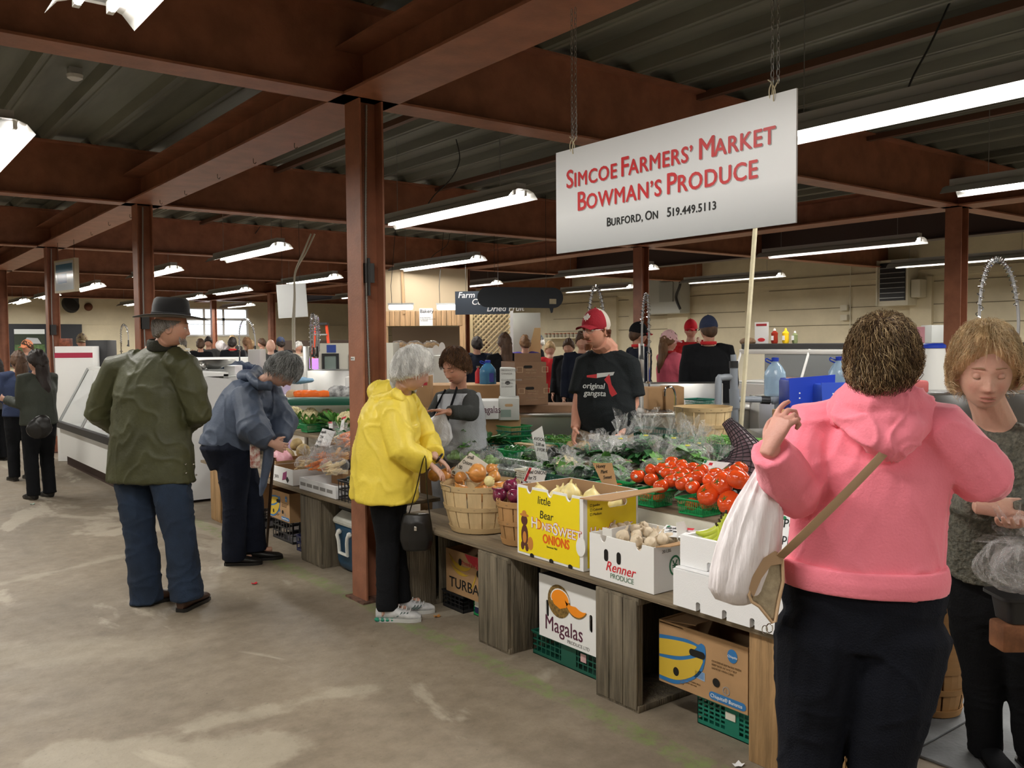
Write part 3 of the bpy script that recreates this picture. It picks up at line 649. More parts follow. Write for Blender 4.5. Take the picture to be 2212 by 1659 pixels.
# blue and yellow banana box
def banana_box(label, loc, k=1, m=KRAFT):
    dx, dy, h = .40*k, .47*k, .27*k
    b = carton(label, loc, dx, dy, h, m)
    M = lambda off=.0012: fm(dx, dy, 0, 0, off) @ Matrix.Scale(k, 4)
    BLU = mat('blue_print', (.03, .17, .42), .5); YEL = mat('yellow_banana_print', (.62, .42, .04), .6)
    def curve(pts): return [(p.x, p.y) for p in catm([(a, c, 0) for a, c in pts], 5)]
    out = curve([(.003, .205), (.08, .215), (.16, .222), (.22, .215)])+curve([(.235, .225), (.255, .215), (.258, .165), (.235, .10), (.17, .045), (.09, .012), (.003, .012)])
    decal(b, out, M(.0012), BLU)
    decal(b, curve([(.003, .188), (.08, .20), (.15, .207), (.21, .205), (.20, .19)])+curve([(.21, .18), (.165, .155), (.10, .135), (.003, .12)]), M(.002), YEL)
    decal(b, curve([(.003, .108), (.10, .118), (.18, .145), (.24, .175)])+curve([(.246, .15), (.215, .095), (.16, .055), (.09, .030), (.003, .028)]), M(.002), YEL)
    decal(b, slot(.215, .175, .085, .03), M(.003), HOLE, 'hand_hole'); decal(b, ell(.10, .068, .016, .019), M(.003), HOLE, 'hand_hole'); decal(b, ell(.315, .085, .018, .018), M(.003), HOLE, 'hand_hole')
    decal(b, ell(.395, .215, .025, .028), M(), BLU); text('Chiquita', .014, M(.0022) @ Matrix.Translation((.372, .208, 0)), WCARD, b)
    decal(b, slot(.37, .026, .185, .032), M(), BLU); text('Chiquita\u00ae Bananas', .021, M(.0022) @ Matrix.Translation((.285, .019, 0)), WCARD, b)
    decal(b, [(.20, .075), (.255, .07), (.255, .105), (.20, .11)], M(), mat('barcode_blue', (.30, .42, .60), .6))
    for i in range(8): decal(b, [(.205+i*.006, .076), (.207+i*.006, .076), (.207+i*.006, .104), (.205+i*.006, .104)], M(.002), BLU, 'printed_bar')
    decal(b, ell(.365, .065, .018, .018), M(), INKG, holes=(list(reversed(ell(.365, .065, .014, .014))),)); text('J', .022, M(.0012) @ Matrix.Translation((.360, .057, 0)), INKG, b)
    GR = mat('tan_ink', (.25, .15, .07), .6)
    words(b, ['CONSERVE BANANAS FRESH', 'KEEP BOX AT 14 C / 58 F', 'HANDLE WITH CARE'], M() @ Matrix.Translation((.29, .165, 0)), GR, .0115)
    words(b, ['PRODUCT OF COSTA RICA', 'NET WEIGHT 18.14 KG', '40 LB'], M() @ Matrix.Translation((.12, .045, 0)), GR, .009)
    return b
b1 = banana_box('tan banana box with blue and yellow banana print, under the right end of the stand', (3.00, 2.385, .132), 1)
obj('flap', MB().prism([(0, 0), (.17, 0), (.13, -.13), (.02, -.10)], .004, face_m((-.20, .235, .27), (.3, -1, .02), (-1, -.2, .25))), KRAFT, b1, smooth=False)
obj('flap', MB().box((-.2, .10, .258), (.1, .232, .262)), KRAFT, b1, smooth=False)
b2 = banana_box('tan banana box with a yellow banana print behind the walking stick', (3.02, 6.85, .176), .86)
t = thing('white_carton', 'tall white carton upright beside the weathered planks', 'box', (3.00, 6.33, .12)); obj('box_body', MB().rbox((-.16, -.09, 0), (.16, .09, .34), .004, seg=1), WCARD, t); decal(t, slot(.16, .20, .03, .06), fm(.32, .18, 0, 0), HOLE, 'hand_hole')
slot_crate('navy blue crate under the tall white carton', (2.99, 6.33, 0), .34, .26, .118, NAVYP, nx=6, nz=2, bar=.012)
slot_crate('black crate stacked under the far banana box', (3.05, 6.85, 0), .36, .40, .168, BLACKP, nx=7, nz=3, bar=.012)
t = carton('tan box low behind the bent-over woman', (3.02, 7.55, .176), .3, .3, .28, KRAFT); slot_crate('black crate under the tan box behind the bent-over woman', (3.02, 7.55, 0), .32, .34, .168, BLACKP, nx=7, nz=3)
# cooler
cl = thing('cooler', 'blue picnic cooler with white lid and swing handle', 'cooler', (3.00, 5.53, 0))
CB = mat('cooler_blue', (.022, .075, .145), .38, bump=.06, bscale=80); CW = mat('cooler_white', (.62, .62, .56), .45, var=.08, vscale=12)
def rrect(hx, hy, r, n=4):
    o = []
    for cx, cy, a0 in ((hx-r, hy-r, 0), (-hx+r, hy-r, math.pi/2), (-hx+r, -hy+r, math.pi), (hx-r, -hy+r, 1.5*math.pi)):
        for i in range(n+1): a = a0+math.pi/2*i/n; o.append((cx+r*math.cos(a), cy+r*math.sin(a)))
    return o
def loftrr(mb, secs, mi=0, n=4):
    P = []
    for hx, hy, r, z in secs: P.append([(x, y, z) for x, y in rrect(hx, hy, r, n)])
    k = len(P[0]); b0 = len(mb.v); mb.grid(P, mi, wrap=True); mb.f.append(tuple(b0+i for i in reversed(range(k)))); mb.m.append(mi); mb.f.append(tuple(b0+(len(P)-1)*k+i for i in range(k))); mb.m.append(mi)
loftrr(q := MB(), [(.155, .17, .05, 0), (.185, .205, .05, .03), (.195, .22, .05, .07), (.205, .235, .04, .335)]); obj('tub', q, CB, cl, ang=50)
loftrr(q := MB(), [(.212, .242, .04, .335), (.216, .246, .04, .350), (.212, .242, .04, .368), (.165, .19, .03, .425), (.155, .18, .03, .430)]); obj('lid', q, CW, cl, ang=25)
hm = MB(); hm.tube([(-.222, .12, .285), (-.232, .12, .265), (-.228, .105, .225), (-.224, .10, .14), (-.224, -.02, .14), (-.228, -.02, .225), (-.232, -.035, .265), (-.222, -.035, .285)], [.013]*8, 8); hm.ball((-.215, .12, .285), .02); hm.ball((-.215, -.035, .285), .02)
obj('handle', hm, mat('handle_white', (.75, .75, .70), .4), cl); obj('handle_recess', MB().rbox((-.210, -.07, .295), (-.201, .16, .320), .006), CB, cl)
# yellow onion box
yb = carton('tall yellow cardboard onion box with a printed bear outline, lid flaps open', (2.92, 3.29, .532), .36, .50, .35, WCARD, notch=(.10, .26, .40), hr=(slot(.22, .30, .13, .035),))
M1 = lambda off=.0012: fm(.36, .50, 0, 0, off); M2 = lambda off=.0012: fm(.36, .50, 0, 0, off, 'R')
yb['label'] = 'tall yellow and white cardboard onion box with its flap open'
P_ = [(.012, .012), (.475, .012), (.475, .338)]
for c_ in (.40, .26, .10):
    for i in range(9): a_ = -math.pi*i/8; P_.append((c_+.024*math.cos(a_), .348+.034*math.sin(a_) if abs(math.sin(a_)) > .3 else .338))
P_.append((.012, .338)); decal(yb, P_, M1(), YCARD, 'yellow_panel')
P2 = [(.025, .012), (.345, .012), (.345, .342), (.025, .342)]; decal(yb, P2, M2(), YCARD, 'yellow_panel', holes=(list(reversed(slot(.22, .30, .13, .035))),))
words(yb, ['little', ' Bear'], M1(.002) @ Matrix.Translation((.165, .275, 0)), INK, .056, bold=-.001, shear=.1)
REDW = mat('lettering_red', (.60, .03, .02), .5)
for u, v, s_, sz in ((.115, .150, 'H', .075), (.165, .150, '\u25cf', .07), (.200, .150, 'NEY', .052), (.285, .140, 'S', .085), (.325, .142, 'WEET', .062)):
    if s_ == '\u25cf':
        decal(yb, ell(u+.008, v+.022, .024, .024), M1(.002), REDW); decal(yb, ell(u+.008, v+.022, .020, .020), M1(.003), mat('onion_gold_print', (.90, .50, .02), .5))
        continue
    text(s_, sz, M1(.002) @ Matrix.Translation((u, v, 0)), REDW, yb, bold=.0045); text(s_, sz, M1(.0034) @ Matrix.Translation((u, v, 0)), WCARD, yb, bold=.0012)
text('ONIONS', .062, M1(.002) @ Matrix.Translation((.205, .088, 0)), mat('onion_orange_ink', (.75, .12, .01), .5), yb, bold=.003, sx=.82)
text('Sweetest Mild', .014, M1(.002) @ Matrix.Translation((.235, .068, 0)), INK, yb)
for u, s_, sz in ((.03, 'H', .055), (.085, 'NEY', .038), (.155, 'S', .062), (.19, 'WEET', .045)):
    text(s_, sz, M2(.002) @ Matrix.Translation((u+.01, .165, 0)), REDW, yb, bold=.0035); text(s_, sz, M2(.0034) @ Matrix.Translation((u+.01, .165, 0)), WCARD, yb, bold=.0006)
words(yb, ['\u25a1 Jumbo', '\u25a1 Colossal', '\u25a1 Medium'], M2(.002) @ Matrix.Translation((.04, .300, 0)), INK, .017)
# plain generic brown cub with a hat and a sack in place of the printed mascot
BRN = mat('cub_brown_print', (.10, .03, .02), .6); TAN = mat('sack_print', (.55, .22, .04), .6)
decal(yb, ell(.062, .10, .028, .055, 18), M1(.0018), BRN); decal(yb, ell(.060, .175, .026, .026, 16), M1(.0020), BRN); decal(yb, ell(.060, .202, .036, .008, 12), M1(.0026), TAN); decal(yb, ell(.060, .212, .017, .014, 12), M1(.0028), TAN)
decal(yb, ell(.045, .045, .014, .022, 12), M1(.0020), BRN); decal(yb, ell(.080, .040, .014, .020, 12), M1(.0020), BRN); decal(yb, ell(.108, .065, .022, .034, 14), M1(.0022), TAN); decal(yb, ell(.062, .09, .015, .03, 12), M1(.0024), TAN)
for u in (.12, .27, .41): decal(yb, ell(u, .006, .016, .012, 12), M1(.0026), HOLE, 'vent')
obj('flap', MB().prism([(-.02, 0), (.50, 0), (.47, .05), (.06, .13), (0, .06)], .005, face_m((-.18, -.25, .350), (1, -.05, 0), (-.3, -1, -.02))), KRAFT, yb, smooth=False)
obj('tab', MB().prism(ell(0, 0, .032, .045, 16), .006, M1(.001) @ Matrix.Translation((.488, .115, 0))), WCARD, yb)
# garlic box
gb = carton('low white cardboard box of garlic bulbs in the front row', (2.90, 2.775, .532), .36, .40, .20, WCARD, inner=mat('white_card_inside', (.70, .69, .66), .7), notch=(.09, .31))
MG = lambda off=.0012: fm(.36, .40, 0, 0, off); MG2 = lambda off=.0012: fm(.36, .40, 0, 0, off, 'R')
for u in (.11, .19): decal(gb, slot(u, .115, .026, .055), MG(), HOLE, 'hand_hole')
text('Renner', .062, MG() @ Matrix.Translation((.105, .048, 0)), INKR, gb, shear=.3); text('PRODUCE', .032, MG() @ Matrix.Translation((.135, .018, 0)), mat('grey_green_ink', (.16, .25, .18), .6), gb)
decal(gb, ell(.13, .105, .036, .045, 18), MG2(), mat('green_logo', (.02, .16, .07), .5), holes=(list(reversed(ell(.13, .105, .028, .036, 18))),)); text('\u00a5', .06, MG2() @ Matrix.Translation((.113, .086, 0)), mat('green_logo', (0, 0, 0)), gb)
text('20 LBS', .02, MG2() @ Matrix.Translation((.05, .168, 0)), INKG, gb); decal(gb, slot(.285, .10, .09, .035), MG2(), HOLE, 'hand_hole')
obj('flap', MB().prism([(0, 0), (.34, 0), (.30, -.07), (.20, -.08), (.03, -.06)], .004, face_m((-.17, -.20, .20), (1, 0, 0), (0, .75, -.1))), KRAFT, gb, smooth=False)
obj('flap', MB().box((-.175, .06, .20), (-.170, .12, .235)).prism([(.0, 0), (.1, 0), (.08, .06), (.02, .07)], .004, face_m((.02, -.15, .20), (1, .2, .1), (0, .2, 1))), mat('white_card_inside', (0, 0, 0)), gb, smooth=False)
# foam boxes
def foam_box(label, loc, dx, dy, h, notch, th=.022):
    t = thing('foam_box', label, 'box', loc); mb = MB(); X, Y = dx/2, dy/2
    pol = [(0, 0)]
    for c_ in notch: pol += [(c_-.011, 0)]+[(c_+.011*math.cos(math.pi-math.pi*i/5), .03+.008*math.sin(math.pi*i/5)) for i in range(6)]+[(c_+.011, 0)]
    pol += [(dy, 0), (dy, h), (0, h)]
    panel(mb, (-X, Y, 0), (0, -1, 0), (0, 0, 1), dy, h, th, poly=pol)
    for o, xd, L_ in (((-X+th, -Y, 0), (1, 0, 0), dx-2*th), ((X, -Y, 0), (0, 1, 0), dy), ((X-th, Y, 0), (-1, 0, 0), dx-2*th)): panel(mb, o, xd, (0, 0, 1), L_, h, th)
    mb.box((-X+th, -Y+th, .005), (X-th, Y-th, .02)); obj('foam_body', mb, STYRO, t, smooth=False)
    return t
f1 = foam_box('long white foam box on the shelf edge, below the other foam box', (2.87, 2.12, .532), .38, .62, .15, (.13, .26, .39, .52)); obj('lid', MB().rbox((-.185, -.305, .1505), (.185, .305, .158), .004), STYRO, f1)
f2 = foam_box('white foam box of bananas stacked on the longer foam box', (2.88, 2.16, .692), .34, .52, .125, (.15,)); obj('label_recess', MB().prism([(.20, .02), (.28, .02), (.28, .08), (.20, .08)], .003, fm(.34, .52, 0, 0, .001), 0, (list(reversed([(.206, .026), (.274, .026), (.274, .074), (.206, .074)])),)), STYRO, f2, smooth=False)
# --- bushel baskets
BUSH = mat('basket_wood', (.62, .46, .25), .65, var=.12, vscale=3, stretch=(6, 6, .8)); BUSHD = mat('basket_wood_dark', (.42, .23, .09), .65, var=.15, vscale=4); BUSHO = mat('basket_band', (.55, .40, .21), .65); STAPLE = mat('staple', (.12, .10, .08), .5)
def basket(label, loc, r0, r1, h, m=BUSH, mb2=BUSHO, n=16, handles=True, cat='basket', rz=0, group=None, fine=True, bands=(.0, .47, .88)):
    t = thing('bushel_basket', label, cat, loc, rz, group)
    for i in range(n):
        a0, a1 = 2*math.pi*(i+.04)/n, 2*math.pi*(i+.96)/n; P = []
        for d in (0, -.004):
            for k in range(5):
                z = h*k/4*.985; r = r0+(r1-r0)*(k/4)**.8+.006*math.sin(math.pi*k/4); P.append([( (r+d)*math.cos(a0+(a1-a0)*j/3), (r+d)*math.sin(a0+(a1-a0)*j/3), z) for j in range(4)])
        b = MB(); b.grid([list(reversed(p)) for p in P[:5]]); b.grid(P[5:]); obj('stave', b, m, t, smooth=False)
    for q in bands:
        z = h*q+.004; bh = .03 if q > .8 or q == 0 else .024; r = r0+(r1-r0)*(z/h)**.8+.006*math.sin(math.pi*z/h)
        rr2 = r0+(r1-r0)*(min(1, (z+bh)/h))**.8+.006*math.sin(math.pi*min(1, (z+bh)/h))
        o = obj('band', MB().lathe([(r+.001, z), (r+.006, z), (rr2+.007, z+bh), (rr2+.001, z+bh)], 40, cap=False), mb2, t, ang=30)
        if fine:
            s_ = MB()
            for i in range(n): a = 2*math.pi*(i+.5)/n; s_.box((-.001, -.006, -.001), (.001, .006, .001), 0, Matrix.Translation(((r+.0075)*math.cos(a), (r+.0075)*math.sin(a), z+bh/2)) @ Matrix.Rotation(a, 4, 'Z'))
            tag(obj('staple', s_, STAPLE, t, smooth=False), kind='stuff')
    obj('inner_hoop', MB().lathe([(r1-.006, h*.9), (r1-.006, h), (r1-.010, h), (r1-.010, h*.9)], 40, cap=False), mb2, t, ang=30)
    obj('base', MB().lathe([(r0, .002), (r0, .010)], 24), m, t)
    if handles:
        for a in (2.9, 2.9+math.pi):
            hm = MB(); c_, s_ = math.cos(a), math.sin(a); P0 = Vector(((r1+.008)*c_, (r1+.008)*s_, h*.93)); tn = Vector((-s_, c_, 0)); hm.tube(catm([P0+tn*.05+Vector((0, 0, -.01)), P0+tn*.05+Vector((0, 0, .015)), P0+tn*.03+Vector((0, 0, .02)), P0-tn*.03+Vector((0, 0, .02)), P0-tn*.05+Vector((0, 0, .015)), P0-tn*.05+Vector((0, 0, -.01))], 3), .0018, 5); obj('wire_handle', hm, STAPLE, t)
    return t
BKP = Vector((2.935, 4.135, .532))
basket('large pale wooden bushel basket full of brown onions', BKP, .165, .226, .27, handles=True, rz=.2)
basket('smaller orange-brown basket of red onions beside the yellow box', (2.90, 3.70, .532), .105, .135, .235, BUSHD, BUSHD, n=12, handles=False, bands=(.0, .45, .86))
# ================================================================ produce
TOM = mat('tomato_red', (.72, .075, .012), .16, var=.18, vscale=9, coat=.4, spec=.6); STEM = mat('stem_green', (.06, .16, .02), .6); STK = mat('fruit_sticker', (.72, .70, .68), .5)
ONI = mat('onion_skin', (.62, .27, .07), .28, var=.25, vscale=6, stretch=(6, 6, 1), coat=.3); SWO = mat('sweet_onion_skin', (.78, .66, .30), .3, var=.12, vscale=5, stretch=(5, 5, 1))
RON = mat('red_onion_skin', (.16, .018, .05), .22, var=.5, vscale=7, stretch=(6, 6, 1), coat=.4); GAR = mat('garlic_skin', (.68, .57, .42), .5, var=.12, vscale=14)
CAU = mat('cauliflower_curd', (.80, .70, .42), .8, var=.08, vscale=20, bump=.4, bscale=90); LEAF = mat('leaf_green', (.10, .27, .05), .45, var=.5, vscale=7, bump=.3, bscale=30)
LEAFD = mat('leaf_dark', (.035, .14, .04), .4, var=.5, vscale=7, bump=.3, bscale=30); CARR = mat('carrot_orange', (.88, .24, .025), .45, var=.2, vscale=10); PARS = mat('parsnip_pale', (.74, .58, .33), .5, var=.12, vscale=10)
CUC = mat('cucumber_skin', (.012, .065, .022), .25, var=.5, vscale=20, bump=.3, bscale=60, coat=.5); BEAN = mat('bean_green', (.12, .32, .06), .4, var=.3, vscale=12); POT = mat('potato_brown', (.20, .125, .07), .7, var=.3, vscale=16)
AVO = mat('avocado_skin', (.018, .022, .014), .4, bump=.6, bscale=60); CEL = mat('celery_root', (.50, .36, .18), .85, var=.35, vscale=14, bump=.9, bscale=30); BAN = mat('banana_green_yellow', (.52, .60, .05), .4, var=.15, vscale=5); BRUS = mat('sprout_green', (.20, .36, .10), .5, var=.3, vscale=10)
FILM = plastic('clear_film', (.97, .98, 1), op=.03, rough=.07, bump=1, bscale=20, edge=.40); FILMW = plastic('milky_film', (.85, .86, .88), .45, .3, .6, 12); TIE = mat('yellow_tie', (.85, .75, .05), .5)
def rnd_rot(r=.6): return Matrix.Rotation(R.uniform(-r, r), 4, 'X') @ Matrix.Rotation(R.uniform(-r, r), 4, 'Y') @ Matrix.Rotation(R.uniform(0, 6.28), 4, 'Z')
PRO = {}
def proto_add(k, build): 
    if k not in PRO: PRO[k] = build()
    return PRO[k]
def item(kind, parts, label, cat, loc, rot=None, sc=1, group=None):
    """thing made of shared part meshes [(name, mesh)]"""
    t = bpy.data.objects.new(kind, None); COL.objects.link(t); t.matrix_world = Matrix.Translation(loc) @ (rot if rot is not None else Matrix.Identity(4)) @ Matrix.Scale(sc, 4); t.empty_display_size = .02
    for n_, me in parts: link(n_, me, t)
    return tag(t, label, cat, group)
def tomato(lob=5, r=.042, fl=.86, sticker=True, seed=0):
    f = lambda d: 1+.035*math.cos(lob*math.atan2(d.y, d.x)+seed)*(1-abs(d.z))-(.16*math.exp(-((1-d.z)/.05)) if d.z > .5 else 0)
    p = [('fruit', MB().ball((0, 0, 0), (r, r, r*fl), 22, 16, fn=f).mesh('fruit', TOM))]
    m = MB(); m.tube([(0, 0, r*fl*.72), (0, 0, r*fl*.95)], .003, 5)
    for i in range(5): a = i*1.256; m.tube([(0, 0, r*fl*.84), (.012*math.cos(a), .012*math.sin(a), r*fl*.90), (.02*math.cos(a), .02*math.sin(a), r*fl*.88)], [.003, .002, .0005], 4)
    p.append(('stem', m.mesh('stem', STEM)))
    if sticker: a = seed; p.append(('sticker', MB().ball((r*.99*math.cos(a), r*.99*math.sin(a), .004), (.0095, .0095, .0085), 12, 8).mesh('sticker', STK)))
    return p
TP = [tomato(seed=s, sticker=k) for s, k in ((4.4, 1), (0, 0), (2, 0), (3.6, 1))]
TB = [tomato(7, .060, .80, False, s) for s in (0, 1.5)]
# three tomato punnets on the raised shelf, tomatoes heaped on them
def punnet(label, loc, dx=.13, dy=.15, h=.075, rz=0, m=GBASK, group=None): return slot_crate(label, loc, dx, dy, h, m, rz, nx=14, nz=2, bar=.003, name='berry_punnet', cat='punnet', flare=.10, rim=.008, th=.002, low=.008, group=group)
pz = .772
pp = [G(1398, 1062, pz), G(1455, 1082, pz), G(1517, 1108, pz)]
for q in pp: q.x = 3.29
pl = ['leftmost green plastic punnet under the tomatoes', 'middle green plastic punnet under the tomatoes', 'rightmost green plastic punnet under the tomatoes']
for q, l in zip(pp, pl): punnet(l, (q.x, q.y, pz))
for q, s in zip(pp, ('left', 'middle', 'right')):
    for i in range(2): item('tomato', TP[1], 'red tomato inside the %s green punnet, seen through its slots' % s, 'tomato', (q.x-.02+.04*i, q.y+.03-.055*i, pz+.043), rnd_rot(), .80, 'tomatoes down inside the %s punnet' % s)
tp_px = [(1378, 1028), (1407, 1036), (1408, 1015), (1428, 1050), (1450, 1038), (1432, 1012), (1442, 1022), (1455, 1010), (1470, 1005), (1474, 1045), (1496, 1052), (1462, 1022), (1480, 1025), (1507, 1030), (1499, 1012), (1515, 1018), (1490, 1035), (1468, 1033), (1534, 1040), (1545, 1025), (1452, 1000), (1478, 1012), (1558, 1030), (1575, 1022), (1590, 1020), (1600, 1012)]
tl = ['first tomato at the left end of the tomato pile', 'second tomato from the left in the front row of the pile', 'tomato behind the first two at the left end of the pile', 'third tomato from the left in the front row', 'shiny tomato with a white sticker near the middle of the front row', 'tomato in the back row, above the stickered one', 'small tomato in the second row behind the stickered one', 'tomato in the back row, left of the top tomato', 'topmost tomato, at the back of the pile', 'tomato in the front row just right of the stickered one', 'tomato with a white sticker low on its front, right punnet', 'tomato in the middle of the second row', 'tomato in the second row, below the price card', 'tomato in the second row, left of the big ribbed ones', 'tomato at the back, half under the price card', 'tomato just below the left end of the price card', 'tomato filling the middle of the pile', 'tomato in the middle, behind the front row', 'tomato behind the large beefsteak tomatoes', 'tomato below the middle of the price card', 'tomato at the back left of the pile by the greens bags', 'tomato behind the pile, left of the price card', 'tomato behind the beefsteak tomatoes, by the black net bag', 'tomato right of the price card', 'tomato beside the hanging white carrier bag', 'tomato farthest right, below the black net bag']
for i, ((px, py), l) in enumerate(zip(tp_px, tl)):
    x = 3.245+(1052-py)/52*.24; p = PX(px, py, x); item('tomato', TP[i % 4 if l.find('sticker') < 0 or i == 8 else 0] if i != 10 else TP[3], l, 'tomato', p, Matrix.Rotation(R.uniform(-.4, .4), 4, 'Y') @ Matrix.Rotation(R.uniform(-.3, .3), 4, 'X') @ Matrix.Rotation(0 if i in (4, 10) else R.uniform(0, 6.28), 4, 'Z'), R.uniform(.88, 1.0), 'tomatoes on the raised shelf')
bl = ['big ribbed beefsteak tomato lowest beside the right punnet', 'large orange-red beefsteak tomato above the lowest one', 'beefsteak tomato with a green stem touching the carrier bag', 'beefsteak tomato low against the white carrier bag']
for i, ((px, py), l) in enumerate(zip([(1530, 1068), (1560, 1045), (1595, 1035), (1575, 1085)], bl)): item('beefsteak_tomato', TB[i % 2], l, 'tomato', PX(px, py, 3.25+.04*(i in (1, 2))), Matrix.Rotation((-.9, -1.2, .3, -1)[i], 4, 'Y') @ Matrix.Rotation(i, 4, 'Z'), .95, 'beefsteak tomatoes')
tr = thing('red_tissue', 'crumpled red tissue paper under the beefsteak tomatoes', 'paper', G(1555, 1098, .772)); P = [[(.22*i/8-.1, -.2+.4*j/12, .006+.018*abs(math.sin(i*2.1+j*1.7))) for j in range(13)] for i in range(9)]
obj('tissue', MB().grid(P), mat('red_tissue', (.75, .09, .04), .6), tr, smooth=False)
# onions
def onion(m, r=.045): 
    f = lambda d: 1+(.25*max(0, d.z)**14)-(.1*max(0, -d.z)**8); me = MB().ball((0, 0, 0), (r, r, r*.88), 20, 14, fn=f).mesh('bulb', m)
    t = MB().tube([(0, 0, r*.9), (.002, 0, r*1.22), (.006, .002, r*1.4)], [.010, .005, .003], 7); n = MB(); 
    for i in range(9): a = i*.7; n.tube([(0, 0, -r*.78), (.007*math.cos(a), .007*math.sin(a), -r*.86)], .0008, 3)
    return [('bulb', me), ('neck', t.mesh('neck', m)), ('roots', n.mesh('roots', PARS))]
ON, RO, SO = onion(ONI), onion(RON), onion(SWO)
BZ = .532+.27
ol = ['largest brown onion on top of the bushel basket, its root end facing out', 'glossy brown onion near the left rim of the bushel basket', 'brown onion at the far left rim of the bushel basket', 'brown onion at the right rim of the bushel basket', 'brown onion behind the one at the right rim of the basket', 'brown onion in the basket under the edge of its price card', 'pale onion low at the front right of the bushel basket', 'brown onion at the middle of the basket below the card', 'brown onion at the back of the bushel basket']
for (px, py, dx, s, rot), l in zip([(1031, 1020, .0, 1.25, (-1.5, 0)), (960, 1026, -.03, 1.0, (.2, .3)), (938, 1024, .02, .95, (.5, 1)), (1068, 1028, .02, .8, (.3, .2)), (1062, 1012, .10, .8, (1, 0)), (995, 1030, .03, .85, (.6, 2)), (1057, 1038, -.04, .7, (.3, 1)), (975, 1040, .04, .9, (.8, .1)), (985, 1018, .13, .8, (.8, .1))], ol):
    item('onion', ON if 'pale' not in l else SO, l, 'onion', PX(px, py, BKP.x-.04+dx)-Vector((0, 0, .005)), Matrix.Rotation(rot[0], 4, 'Y') @ Matrix.Rotation(rot[1], 4, 'X'), s, 'brown onions in the bushel basket')
for (dx, dy, dz) in ((-.08, .09, -.06), (.03, -.07, -.06), (.08, .08, -.06), (-.05, -.1, -.06), (.0, .0, -.06), (-.12, 0, -.05), (.12, -.02, -.05)): item('onion', ON, 'brown onion in the lower layer of the bushel basket', 'onion', BKP+Vector((dx, dy, .27+dz)), rnd_rot(), 1, 'lower onions in the bushel basket')
for (px, py, dx, s), l in zip([(1103, 1052, .03, 1.0), (1080, 1070, -.03, .95), (1110, 1072, -.04, .9), (1068, 1075, .02, .6), (1130, 1062, .06, .8)], ['topmost dark red onion on the small basket', 'dark red onion at the left rim of the small basket', 'dark red onion touching the yellow box', 'smallest red onion at the far left rim of the small basket', 'red onion half hidden behind the yellow box']): item('red_onion', RO, l, 'onion', PX(px, py, 2.88+dx), rnd_rot(.8), s, 'red onions in the small basket')
for (dx, dy) in ((0, .05), (.03, -.05), (-.05, 0), (.06, .04)): item('red_onion', RO, 'red onion in the lower layer of the small basket', 'onion', (2.90+dx, 3.70+dy, .532+.19), rnd_rot(), .95, 'lower red onions in the small basket')
for (px, py, x, s), l in zip([(1165, 1066, 2.86, 1.0), (1203, 1072, 2.84, .9), (1232, 1066, 2.88, 1.12), (1278, 1074, 2.95, .95), (1215, 1070, 2.97, 1)], ['smooth pale sweet onion at the left of the yellow box', 'pale sweet onion with peeling skin, second in the yellow box', 'largest pale sweet onion with a frayed root top in the yellow box', 'sweet onion with papery brown skin under the yellow box flap', 'sweet onion at the back of the yellow box']): item('sweet_onion', SO, l, 'onion', PX(px, py, x), rnd_rot(.4), s, 'sweet onions in the yellow box')
for i in range(9): item('sweet_onion', SO, 'sweet onion in the layer lower down in the yellow box', 'onion', (2.81+.11*(i % 3), 3.13+.15*(i//3), .532+.27), rnd_rot(), 1.05, 'lower sweet onions in the yellow box')
# garlic
gf = lambda d: (1+.06*math.cos(8*math.atan2(d.y, d.x))*(1-d.z*d.z))*(1+.35*max(0, d.z)**10)
GB_ = [('bulb', MB().ball((0, 0, 0), (.026, .026, .022), 24, 12, fn=gf).mesh('bulb', GAR)), ('neck', MB().tube([(0, 0, .024), (.002, 0, .036), (.006, 0, .044)], [.007, .0045, .004], 7).mesh('neck', GAR)), ('roots', MB().tube([(0, 0, -.021), (0, 0, -.026)], .006, 8).mesh('roots', POT))]
gn = ['garlic bulb at the far left of the garlic box', 'garlic bulb with long stalk at the left of the garlic box', 'big garlic bulb in the top row, centre of the box', 'garlic bulb in the top row with its root end up', 'small pinkish garlic bulb in the second row', 'garlic bulb front left under the box edge', 'flattened garlic bulb at the front centre', 'garlic bulb at the front, right of the centre notch', 'garlic bulb beside the price card', 'garlic bulb in front of the price card', 'garlic bulb at the right under the folded flap', 'garlic bulb at the back of the box, left', 'garlic bulb at the back of the box, right', 'garlic bulb half hidden beneath the price card']
for i, (px, py, x) in enumerate([(1326, 1143, 2.93), (1340, 1138, 2.97), (1372, 1140, 2.98), (1400, 1146, 2.97), (1375, 1153, 2.91), (1345, 1155, 2.85), (1375, 1164, 2.82), (1405, 1168, 2.82), (1415, 1158, 2.90), (1430, 1162, 2.88), (1445, 1160, 2.94), (1350, 1133, 3.02), (1390, 1134, 3.03), (1420, 1150, 2.97)]):
    item('garlic_bulb', GB_, gn[i], 'garlic', PX(px, py, x)+Vector((0, 0, -.008)), rnd_rot(.9), R.uniform(1.0, 1.25), 'garlic bulbs in the white box')
for i in range(24): item('garlic_bulb', GB_, 'garlic bulb in the lower layers of the garlic box', 'garlic', (2.76+.052*(i % 6), 2.64+.08*(i//6), .532+.125+.006*(i % 3)), rnd_rot(), 1.15, 'lower garlic bulbs in the white box')
